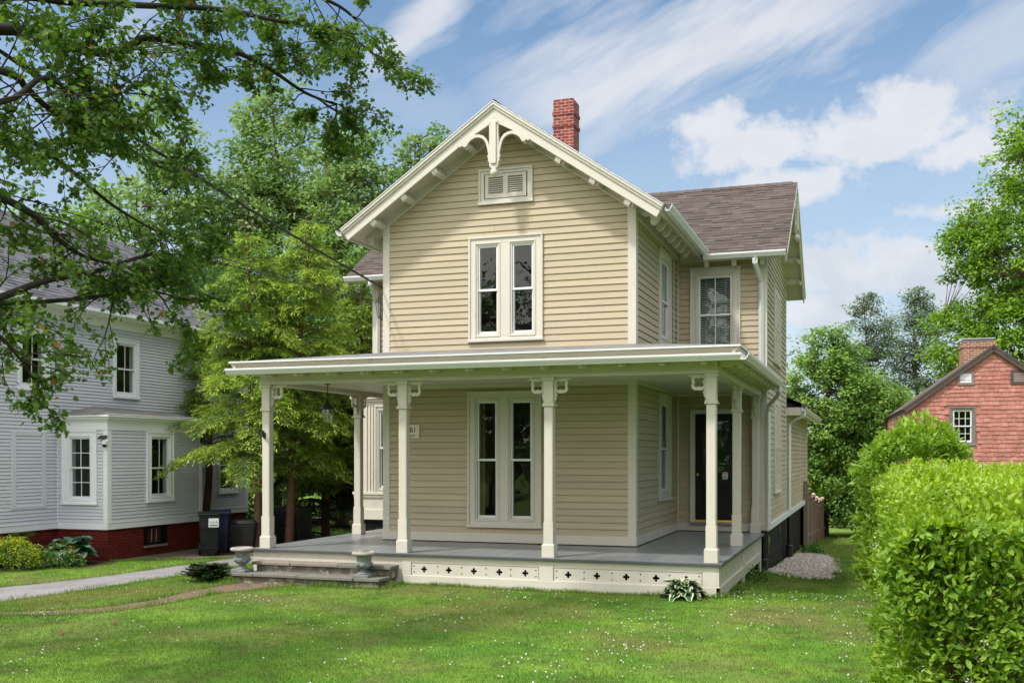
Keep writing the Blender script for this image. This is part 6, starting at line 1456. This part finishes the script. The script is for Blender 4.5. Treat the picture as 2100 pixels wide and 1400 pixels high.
def ribbon(name, left, right, m, dz, n=60, kind='structure'):
    l = smooth_line([(x, y, 0) for x, y in left], 8); r_ = smooth_line([(x, y, 0) for x, y in right], 8); k = 6
    V = []; 
    for a, b_ in zip(l, r_):
        for j in range(k+1): q = a + (b_-a)*j/k; V.append((q[0], q[1], float(gz(q[0], q[1])) + dz))
    V = np.array(V); i = np.arange(len(l)-1)[:, None]*(k+1) + np.arange(k)[None, :]; F = np.stack([i, i+1, i+k+2, i+k+1], -1).reshape(-1, 4)
    o = npmesh(name, V, F, m, None, uv=V[:, :2], smooth=True); tag(o, None, None, kind=kind); return o
DRL = [(-17.2, 3.0), (-15.4, 8.5), (-14.02, 13.92), (-13.52, 16.04), (-13.03, 18.62), (-12.85, 20.5), (-13.0, 24), (-13.6, 30)]
DRR = [(-14.2, 3.0), (-12.95, 8.5), (-12.02, 12.1), (-11.55, 13.9), (-11.2, 15.6), (-11.2, 18), (-11.1, 24), (-11.2, 30)]
ribbon('driveway', DRL, DRR, M['asphalt'], .012)
PTL = [(-9.62, 14.53), (-9.72, 14.0), (-9.70, 13.2), (-9.62, 12.3), (-9.85, 11.45), (-10.6, 10.82), (-11.8, 10.2), (-13.5, 9.6)]
PTR = [(-8.55, 14.53), (-8.75, 14.05), (-9.15, 13.2), (-9.22, 12.1), (-9.55, 11.15), (-10.45, 10.55), (-11.75, 9.95), (-13.5, 9.35)]
ribbon('brick_path', PTL, PTR, M['pbrick'], .008)
GRV = [(-1.95, 21.2), (-1.5, 20.4), (-1.0, 20.0), (-.68, 20.15), (-.62, 21.5), (-.72, 24), (-.80, 26.5), (-.95, 28.5), (-1.3, 30), (-1.95, 30.5)]
MUL = [(-15.45, 18.6), (-14.9, 18.7), (-14.1, 19.1), (-13.2, 19.6), (-13.0, 21.2), (-13.2, 23.5), (-14.0, 24.6), (-16.7, 25), (-16.7, 21.7), (-15.45, 21.7)]
BED = [(-18.3, 14.6), (-16.9, 14.9), (-15.7, 16.4), (-15.0, 17.2), (-15.2, 18.25), (-16.75, 18.25), (-16.75, 17), (-16.8, 14.4)]
def patch(name, poly, m, dz, kind):
    P = np.array(poly); c = P.mean(0); pts = smooth_line([(x, y, 0) for x, y in poly + poly[:1]], 4)[:-1, :2]; V = [(c[0], c[1], float(gz(*c)) + dz)]; n = len(pts); rings = 5
    for k in range(1, rings+1):
        for q in pts: w = c + (q-c)*k/rings; V.append((w[0], w[1], float(gz(*w)) + dz))
    F = []
    for k in range(rings-1):
        for i in range(n): a = 1 + k*n + i; b_ = 1 + k*n + (i+1) % n; F.append((a, b_, b_ + n, a + n))
    for i in range(n): F.append((0, 1 + i, 1 + (i+1) % n, 1 + (i+1) % n))
    me = bpy.data.meshes.new(name); me.from_pydata(V, [], [f if f[2] != f[3] else f[:3] for f in F]); me.update(); me.materials.append(m); o = bpy.data.objects.new(name, me); put(o); tag(o, None, None, kind=kind); return o
patch('soil_strip', MUL, M['mulch'], .006, 'structure'); patch('flower_bed_soil', BED, M['soil'], .007, 'structure'); patch('gravel_ground', GRV, M['mulch'], .01, 'structure')
r = np.random.default_rng(101)
n = 26000; q = np.stack([r.uniform(-1.97, -.2, n), r.uniform(18.8, 30.6, n)], 1); q = q[inpoly(q[:, 0] + .07*r.normal(size=n)*r.random(n), q[:, 1] + .16*r.normal(size=n)*r.random(n), GRV)]; n = len(q)
oc = np.array([[1, 0, 0], [0, 1, 0], [-1, 0, 0], [0, -1, 0], [0, 0, 1], [0, 0, -1]], float); of = np.array([[0, 1, 4], [1, 2, 4], [2, 3, 4], [3, 0, 4], [1, 0, 5], [2, 1, 5], [3, 2, 5], [0, 3, 5]])
sc = r.uniform(.016, .036, (n, 1, 1))*r.uniform(.6, 1.2, (n, 1, 3)); ang = r.random(n)*6.28; ca, sa = np.cos(ang), np.sin(ang)
vv = oc[None]*sc; vv = vv + .25*r.normal(size=(n, 6, 3))*sc; V = np.stack([vv[..., 0]*ca[:, None] - vv[..., 1]*sa[:, None], vv[..., 0]*sa[:, None] + vv[..., 1]*ca[:, None], vv[..., 2]], -1)
V += np.stack([q[:, 0], q[:, 1], gz(q[:, 0], q[:, 1]) + .02 + .015*r.random(n)], 1)[:, None, :]
o = npmesh('gravel', V.reshape(-1, 3), (of[None] + 6*np.arange(n)[:, None, None]).reshape(-1, 3), M['gravel'], None, np.repeat(r.beta(1.6, 1.6, n), 8)); tag(o, 'grey mixed pebbles spread beside the black brick base', 'gravel', kind='stuff')

# ---- grass blades (density thins with distance from the front of the lawn)
DRP = [tuple(p) for p in smooth_line([(x, y, 0) for x, y in DRL], 6)[:, :2]] + [tuple(p) for p in smooth_line([(x, y, 0) for x, y in DRR], 6)[::-1, :2]]
PTP = PTL + PTR[::-1]
NOGO = [DRP, GRV, MUL, BED, [(-9.95, 14.5), (-7.12, 14.5), (-7.12, 15.2), (-2.05, 15.2), (-2.05, 21.5), (-1.95, 21.5), (-1.95, 36), (-11, 36), (-11, 20.8), (-9.95, 20.8)], [(-15.4, 18.2), (-15.4, 21.7), (-16.8, 21.7), (-16.8, 26), (-24, 26), (-24, 15.5), (-16.8, 15.5), (-16.8, 18.2)], [(0.05, 5.8), (2.6, 5.8), (2.6, 21), (0.15, 21)]]
def blades(n, x0, x1, y0, y1, hmin, hmax, w, seed):
    r = np.random.default_rng(seed); x, y = r.uniform(x0, x1, n), r.uniform(y0, y1, n); ok = np.ones(n, bool)
    for p in NOGO: ok &= ~inpoly(x, y, p)
    pin = inpoly(x, y, PTP); ok &= ~(pin & (r.random(n) < np.where(y > 12.6, .92, .72))); x, y = x[ok], y[ok]; n = len(x)
    pn = np.array([mnoise.noise(Vector((a*1.1, b_*1.1, 0))) for a, b_ in zip(x, y)]); pn2 = np.array([mnoise.noise(Vector((a*4, b_*4, 5))) for a, b_ in zip(x, y)])
    h = r.uniform(hmin, hmax, n)*(1 + .35*pn + .35*pn2); az = r.random(n)*6.283; lean = r.uniform(.1, .75, n)*h; az2 = az + r.normal(size=n)*.7 + 1.57
    z = gz(x, y) - .004; B = np.stack([x, y, z], 1); wv = np.stack([np.cos(az), np.sin(az), np.zeros(n)], 1)*(w*r.uniform(.6, 1.4, n))[:, None]
    tip = B + np.stack([np.cos(az2)*lean, np.sin(az2)*lean, h], 1); mid = B + np.stack([np.cos(az2)*lean*.35, np.sin(az2)*lean*.35, h*.6], 1)
    V = np.stack([B - wv, B + wv, mid + wv*.7, tip, mid - wv*.7], 1).reshape(-1, 3); k = 5*np.arange(n)[:, None]
    F = np.concatenate([k + np.array([[0, 1, 2]]), k + np.array([[0, 2, 4]]), k + np.array([[4, 2, 3]])], 1).reshape(-1, 3); va = np.repeat(np.clip(.35 + .28*r.normal(size=n), 0, 1), 3)
    return V, F, va
parts = [blades(330000, -12.5, .3, 5.0, 15.3, .014, .036, .0030, 201), blades(80000, -17.0, -9.5, 8, 20, .018, .045, .004, 202), blades(60000, -2.2, .4, 15.2, 32, .018, .045, .004, 203), blades(30000, -2.0, 2.5, 32, 56, .04, .08, .007, 204), blades(90000, -12.5, .3, 3.5, 9.5, .014, .034, .0028, 205)]
# longer tufts along the foot of the porch, steps and neighbour's wall
def edge_tufts(lines, n, seed):
    r = np.random.default_rng(seed); out = []
    L_ = [np.array(l) for l in lines]; X = []
    for a, b_ in L_: m_ = int(n*np.linalg.norm(b_-a)); t = r.random((m_, 1)); X.append(a + (b_-a)*t + r.normal(size=(m_, 2))*.035)
    X = np.vstack(X); m_ = len(X); pn = np.array([mnoise.noise(Vector((a*2.2, b_*2.2, 9))) for a, b_ in X]); h = r.uniform(.025, .085, m_)*(1 + 1.1*pn); az = r.random(m_)*6.283
    B = np.stack([X[:, 0], X[:, 1], gz(X[:, 0], X[:, 1]) - .004], 1); wv = np.stack([np.cos(az), np.sin(az), np.zeros(m_)], 1)*.0035; az2 = az + 1.57; ln_ = r.uniform(.1, .7, m_)*h
    tip = B + np.stack([np.cos(az2)*ln_, np.sin(az2)*ln_, h], 1); mid = B + np.stack([np.cos(az2)*ln_*.3, np.sin(az2)*ln_*.3, h*.6], 1)
    V = np.stack([B-wv, B+wv, mid+wv*.7, tip, mid-wv*.7], 1).reshape(-1, 3); k = 5*np.arange(m_)[:, None]
    return V, np.concatenate([k + np.array([[0, 1, 2]]), k + np.array([[0, 2, 4]]), k + np.array([[4, 2, 3]])], 1).reshape(-1, 3), np.repeat(np.clip(.4 + .25*r.normal(size=m_), 0, 1), 3)
parts.append(edge_tufts([((-7.1, 15.15), (-2.05, 15.13)), ((-2.0, 15.2), (-1.95, 21.4)), ((-8.4, 14.47), (-7.1, 14.47)), ((-7.1, 14.5), (-7.08, 15.1)), ((-15.4, 18.3), (-13.2, 19.4)), ((-9.95, 14.4), (-9.7, 14.5)), ((-1.8, 31), (-1.8, 45))] + list(zip(GRV[:8], GRV[1:9])), 700, 206))
for a, b_ in ((DRL, 0), (DRR, 0), (PTL, 0), (PTR, 0)): parts.append(edge_tufts(list(zip(a[:-2], a[1:-1])), 260, 207))
off = 0; VV, FF, AA = [], [], []
for V, F, a in parts: VV.append(V); FF.append(F + off); AA.append(a); off += len(V)
o = npmesh('grass', np.vstack(VV), np.vstack(FF), M['blade'], None, np.concatenate(AA)); tag(o, 'short mown lawn grass with drier yellow patches', 'grass', kind='stuff')
# clover flowers
r = np.random.default_rng(210); n = 5600; x, y = r.uniform(-11, .2, n), r.uniform(6, 17, n)
dens = np.array([mnoise.noise(Vector((a*.55, b_*.55, 3))) + .7*mnoise.noise(Vector((a*2.2, b_*2.2, 8))) for a, b_ in zip(x, y)]); ok = (r.random(n) < np.clip(.04 + .85*dens + .045*(x + 6), 0.015, .6))
for p in NOGO: ok &= ~inpoly(x, y, p)
x, y = x[ok], y[ok]; n = len(x); rad = r.uniform(.005, .0115, n)
ball = []; bf = []
for i in range(3):
    for j in range(6): a = 6.283*j/6; e = -.6 + .75*i; ball.append((math.cos(a)*math.cos(e), math.sin(a)*math.cos(e), math.sin(e)))
ball.append((0, 0, 1)); ball = np.array(ball)
for i in range(2):
    for j in range(6): a, b_ = i*6+j, i*6+(j+1) % 6; bf += [(a, b_, b_+6), (a, b_+6, a+6)]
for j in range(6): bf.append((12+j, 12+(j+1) % 6, 18))
bf = np.array(bf)
V = ball[None]*rad[:, None, None]*np.array([1, 1, .85]) + np.stack([x, y, gz(x, y) + r.uniform(.02, .045, n)], 1)[:, None, :]
o = npmesh('clover_flowers', V.reshape(-1, 3), (bf[None] + 19*np.arange(n)[:, None, None]).reshape(-1, 3), LEAF['petal'], None, np.repeat(r.random(n), len(bf))); tag(o, 'tiny white clover heads dotted over the lawn', 'flowers', kind='stuff')
k = 9; ix = np.repeat(np.arange(n), k); m_ = len(ix); lx_, ly_ = x[ix] + r.normal(size=m_)*.07, y[ix] + r.normal(size=m_)*.07
V, F, va = leaves(T_OVAL, np.stack([lx_, ly_, gz(lx_, ly_) + r.uniform(.012, .032, m_)], 1), rdir(m_, r)*np.array([1, 1, .25]), np.tile([0, 0, 1.], (m_, 1)) + r.normal(size=(m_, 3))*.3, r.uniform(.014, .026, m_), np.clip(.35 + .25*r.normal(size=m_), 0, 1))
o = npmesh('clover_leaves', V, F, LEAF['ground'], None, va); tag(o, 'low clover leaves growing through the lawn around the white clover heads', 'clover', kind='stuff')
for nm_, (u_, v_), cl_, lb in (('fallen_leaf', (182, 1236), 'twig', 'brown curled leaf on the grass strip beside the driveway'), ('fallen_leaf', (228, 1280), 'deadleaf', 'small red leaf on the lawn below the brick path'), ('fallen_leaf', (120, 1303), 'deadleaf', 'dull red leaf at the left edge of the lawn')):
    k = (CAMZ - .04)*CAMF/(v_ - HORV); p = at(u_, v_, k); p[2] = float(gz(p[0], p[1])) + .035
    V, F, va = leaves(T_MAPLE, p[None], np.array([[.8, .5, .1]]), np.array([[.2, -.3, 1.]]), np.array([.075]), np.array([.5])); o = npmesh(nm_, V, F, M[cl_], None, va); tag(o, lb, 'leaf', 'fallen leaves on the lawn')
p = at(617, 1285, (CAMZ - .04)*CAMF/(1285 - HORV)); p[2] = float(gz(p[0], p[1])) + .03
V, F = tubes([(np.array([p + np.array([-.14, -.12, 0]), p, p + np.array([.12, .16, .03])]), np.array([.005, .004, .003])), (np.array([p, p + np.array([.01, .10, .03])]), np.array([.003, .002]))], 5); o = npmesh('fallen_twig', V, F, M['twig'], None); tag(o, 'thin dry twig lying on the lawn before the stone steps', 'twig')
# a few trees across the street, mirrored in the panes
for i, (x, y, h, sd) in enumerate(((-19, -20, 12, 301), (-7, -24, 13, 302), (4, -22, 12, 303), (15, -20, 12, 304), (-32, -2, 12, 305), (13, 9, 10, 306), (14, 20, 10, 307))):
    tree('street_tree', (x, y, 0), [(0, 0, h*.62, 5.0, 3.5, h*.40), (1.5, 0, h*.38, 4, 3, h*.32)], 110, 46, .46, LEAF['broad'], ['west-end street tree behind the viewer', 'tallest street tree behind the viewer', 'rounded street tree behind the viewer', 'east-end street tree behind the viewer', 'street tree in front of the white house, outside the view', 'garden tree beyond the near hedge, outside the view', 'garden tree in front of the red house, outside the view'][i], group='trees seen only mirrored in windows', seed=sd, crad=1.1, tr=.3)

# ================================================================== SKY, SUN, CAMERA
SUN = Vector((-.62, -1.0, 1.75)).normalized()
world = bpy.data.worlds.new('World'); scene.world = world; world.use_nodes = True
nt = world.node_tree; N, L = nt.nodes, nt.links; N.clear()
def nd(t, **k):
    x = N.new(t)
    for a, v in k.items(): setattr(x, a, v)
    return x
def mth(op, a, b_=None, c=None, clamp=False):
    x = nd('ShaderNodeMath', operation=op); x.use_clamp = clamp
    for i, v in enumerate((a, b_, c)):
        if v is None: continue
        if isinstance(v, (int, float)): x.inputs[i].default_value = v
        else: L.new(v, x.inputs[i])
    return x.outputs[0]
def rng_(v, lo, hi, a=0.0, b_=1.0, smooth=True):
    x = nd('ShaderNodeMapRange'); x.interpolation_type = 'SMOOTHSTEP' if smooth else 'LINEAR'
    L.new(v, x.inputs['Value'])
    for k, q in (('From Min', lo), ('From Max', hi), ('To Min', a), ('To Max', b_)): x.inputs[k].default_value = q
    return x.outputs[0]
sky = nd('ShaderNodeTexSky'); sky.sky_type = 'NISHITA'; sky.sun_disc = False
sky.sun_elevation = math.asin(SUN.z); sky.sun_rotation = math.atan2(SUN.x, SUN.y); sky.altitude = 50; sky.air_density = 1.0; sky.dust_density = 0.6; sky.ozone_density = 2.5
tc = nd('ShaderNodeTexCoord'); sp = nd('ShaderNodeSeparateXYZ'); L.new(tc.outputs['Generated'], sp.inputs[0])
az = mth('ARCTAN2', sp.outputs[0], sp.outputs[1]); el = mth('ARCSINE', sp.outputs[2])
cx = nd('ShaderNodeCombineXYZ'); L.new(az, cx.inputs[0]); L.new(el, cx.inputs[1])
def noise_(scale, det, rough=.55, rot=0.0, sc=(1, 1, 1), loc=(0, 0, 0), dist=0.0):
    m_ = nd('ShaderNodeMapping'); m_.vector_type = 'POINT'; m_.inputs['Rotation'].default_value = (0, 0, rot); m_.inputs['Scale'].default_value = (1, 1, 1); m_.inputs['Location'].default_value = loc
    L.new(cx.outputs[0], m_.inputs[0]); m2 = nd('ShaderNodeMapping'); m2.inputs['Scale'].default_value = sc; L.new(m_.outputs[0], m2.inputs[0])
    x = nd('ShaderNodeTexNoise'); x.inputs['Scale'].default_value = scale; x.inputs['Detail'].default_value = det; x.inputs['Roughness'].default_value = rough; x.inputs['Distortion'].default_value = dist; L.new(m2.outputs[0], x.inputs['Vector']); return x.outputs['Fac']
# streaky high cloud
cir = noise_(2.6, 7, .58, R(-24), (1.0, 3.6, 1), (.3, .12, 0), .5); cir2 = noise_(7, 6, .6, R(-26), (1, 4.5, 1), (0, .5, 0), .3)
cirrus = mth('MULTIPLY', rng_(mth('ADD', cir, mth('MULTIPLY', mth('SUBTRACT', cir2, .5), .35)), .46, .78), .55)
def streak(u0, v0, u1, v1, wid, amt):
    (a0, e0), (a1, e1) = azel(u0, v0), azel(u1, v1); dx, dy = a1-a0, e1-e0; l = math.hypot(dx, dy); dx, dy = dx/l, dy/l
    s = mth('ADD', mth('MULTIPLY', mth('SUBTRACT', az, a0), dx), mth('MULTIPLY', mth('SUBTRACT', el, e0), dy)); t = mth('ADD', mth('MULTIPLY', mth('SUBTRACT', az, a0), -dy), mth('MULTIPLY', mth('SUBTRACT', el, e0), dx))
    tt = mth('ADD', t, mth('MULTIPLY', mth('SUBTRACT', cir2, .5), wid*1.6)); f = rng_(mth('ABSOLUTE', tt), 0.0, wid, 1.0, 0.0)
    f = mth('MULTIPLY', f, rng_(s, -.08, l*.3, 0, 1)); f = mth('MULTIPLY', f, rng_(s, l*.8, l*1.35, 1, 0)); return mth('MULTIPLY', f, amt)
for a in ((790, 110, 930, -20, .035, .75), (1000, 235, 1760, -20, .075, .8), (1180, 330, 1330, 180, .04, .5), (1900, 190, 2200, 10, .06, .55), (700, 200, 1050, 260, .05, .3)): cirrus = mth('MAXIMUM', cirrus, streak(*a))
# heaped clouds
n1 = noise_(13, 10, .62, 0, (1, 1.35, 1), (.2, .3, 0), .3); n2 = noise_(40, 6, .62, 0, (1, 1.2, 1))
cum = None
for (u, v, ru, rv, k) in ((1560, 305, 190, 75, 1.0), (1470, 262, 90, 55, 1), (1800, 285, 260, 75, 1.0), (1850, 225, 110, 60, 1), (1620, 385, 160, 58, 1), (1720, 565, 170, 75, 1), (1850, 550, 190, 85, 1.05), (1970, 310, 150, 55, .95), (1640, 640, 200, 80, .9), (2030, 600, 160, 70, .85), (1990, 430, 170, 34, .6), (2300, 330, 260, 90, 1), (2600, 620, 330, 80, 1), (-500, 520, 330, 90, 1), (200, 660, 300, 60, .8), (3300, 420, 400, 100, 1)):
    a0, e0 = azel(u, v); dx = mth('MULTIPLY', mth('SUBTRACT', az, a0), CAMF/ru/1.12); dy = mth('MULTIPLY', mth('SUBTRACT', el, e0), CAMF/rv/1.12)
    # flatter underneath
    dyy = mth('MULTIPLY', dy, rng_(dy, -.3, .3, 1.35, 1.0)); d_ = mth('SQRT', mth('ADD', mth('MULTIPLY', dx, dx), mth('MULTIPLY', dyy, dyy)))
    q = mth('MULTIPLY', mth('SUBTRACT', 1.15, d_), k); cum = q if cum is None else mth('MAXIMUM', cum, q)
dens = mth('ADD', mth('ADD', mth('MULTIPLY', cum, .85), mth('MULTIPLY', mth('SUBTRACT', n1, .5), 1.5)), mth('MULTIPLY', mth('SUBTRACT', n2, .5), .9)); cmask = rng_(dens, -.05, .62)
haze_ = rng_(el, -.02, .45, .72, 0.06)
mask = mth('MAXIMUM', mth('MAXIMUM', cirrus, mth('MULTIPLY', cmask, .86)), haze_)
grey = mth('MULTIPLY', rng_(mth('ADD', n1, mth('MULTIPLY', el, -.55)), .12, .62, 0, 1), rng_(el, .02, .30, 1, .25))
cc = nd('ShaderNodeMix', data_type='RGBA'); cc.inputs['A'].default_value = (.98, .98, 1.0, 1); cc.inputs['B'].default_value = (.60, .64, .72, 1); L.new(grey, cc.inputs['Factor'])
bg1 = nd('ShaderNodeBackground'); bg1.inputs[1].default_value = 0.085
tint = nd('ShaderNodeMix', data_type='RGBA', blend_type='MULTIPLY'); tint.inputs['Factor'].default_value = 1.0; tint.inputs['B'].default_value = (.75, .96, 1.0, 1); L.new(sky.outputs[0], tint.inputs['A']); L.new(tint.outputs['Result'], bg1.inputs[0])
bg2 = nd('ShaderNodeBackground'); bg2.inputs[1].default_value = 0.50; L.new(cc.outputs['Result'], bg2.inputs[0])
# fill glow added to the unseen sky, sunward half and overhead
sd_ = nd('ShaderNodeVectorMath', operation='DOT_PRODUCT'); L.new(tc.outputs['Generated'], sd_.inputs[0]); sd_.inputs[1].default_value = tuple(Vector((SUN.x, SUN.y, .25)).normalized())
sky_fill = mth('MAXIMUM', rng_(sd_.outputs['Value'], -.15, .75), rng_(el, .50, .95, 0, .85))
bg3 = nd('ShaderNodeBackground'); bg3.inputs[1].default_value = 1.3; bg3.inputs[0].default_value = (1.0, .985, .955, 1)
ms = nd('ShaderNodeMixShader'); L.new(mask, ms.inputs[0]); L.new(bg1.outputs[0], ms.inputs[1]); L.new(bg2.outputs[0], ms.inputs[2])
ms2 = nd('ShaderNodeMixShader'); L.new(mth('MULTIPLY', sky_fill, .9), ms2.inputs[0]); L.new(ms.outputs[0], ms2.inputs[1]); L.new(bg3.outputs[0], ms2.inputs[2])
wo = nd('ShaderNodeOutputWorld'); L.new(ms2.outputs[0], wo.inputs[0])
sl_ = bpy.data.lights.new('sun', 'SUN'); sl_.energy = 2.0; sl_.angle = R(5); sl_.color = (1.0, .965, .91)
so = bpy.data.objects.new('sun', sl_); COL.objects.link(so); so.rotation_euler = SUN.to_track_quat('Z', 'Y').to_euler(); so.location = (-10, -10, 30)
cd = bpy.data.cameras.new('camera'); co = bpy.data.objects.new('camera', cd); COL.objects.link(co); scene.camera = co
co.location = (0, 0, CAMZ); co.rotation_euler = (R(90), 0, CAMTH); cd.sensor_width = 36; cd.sensor_fit = 'HORIZONTAL'; cd.lens = 36*CAMF/2100; cd.shift_y = (HORV - 700)/2100; cd.clip_end = 2000; cd.clip_start = .1
vs = scene.view_settings; vs.view_transform = 'Standard'; vs.look = 'None'; vs.exposure = 0.88; vs.gamma = 1
cy = scene.cycles; cy.max_bounces = 8; cy.diffuse_bounces = 4; cy.glossy_bounces = 3; cy.transmission_bounces = 4; cy.transparent_max_bounces = 12; cy.use_denoising = True; cy.caustics_reflective = False; cy.caustics_refractive = False
scene.render.film_transparent = False
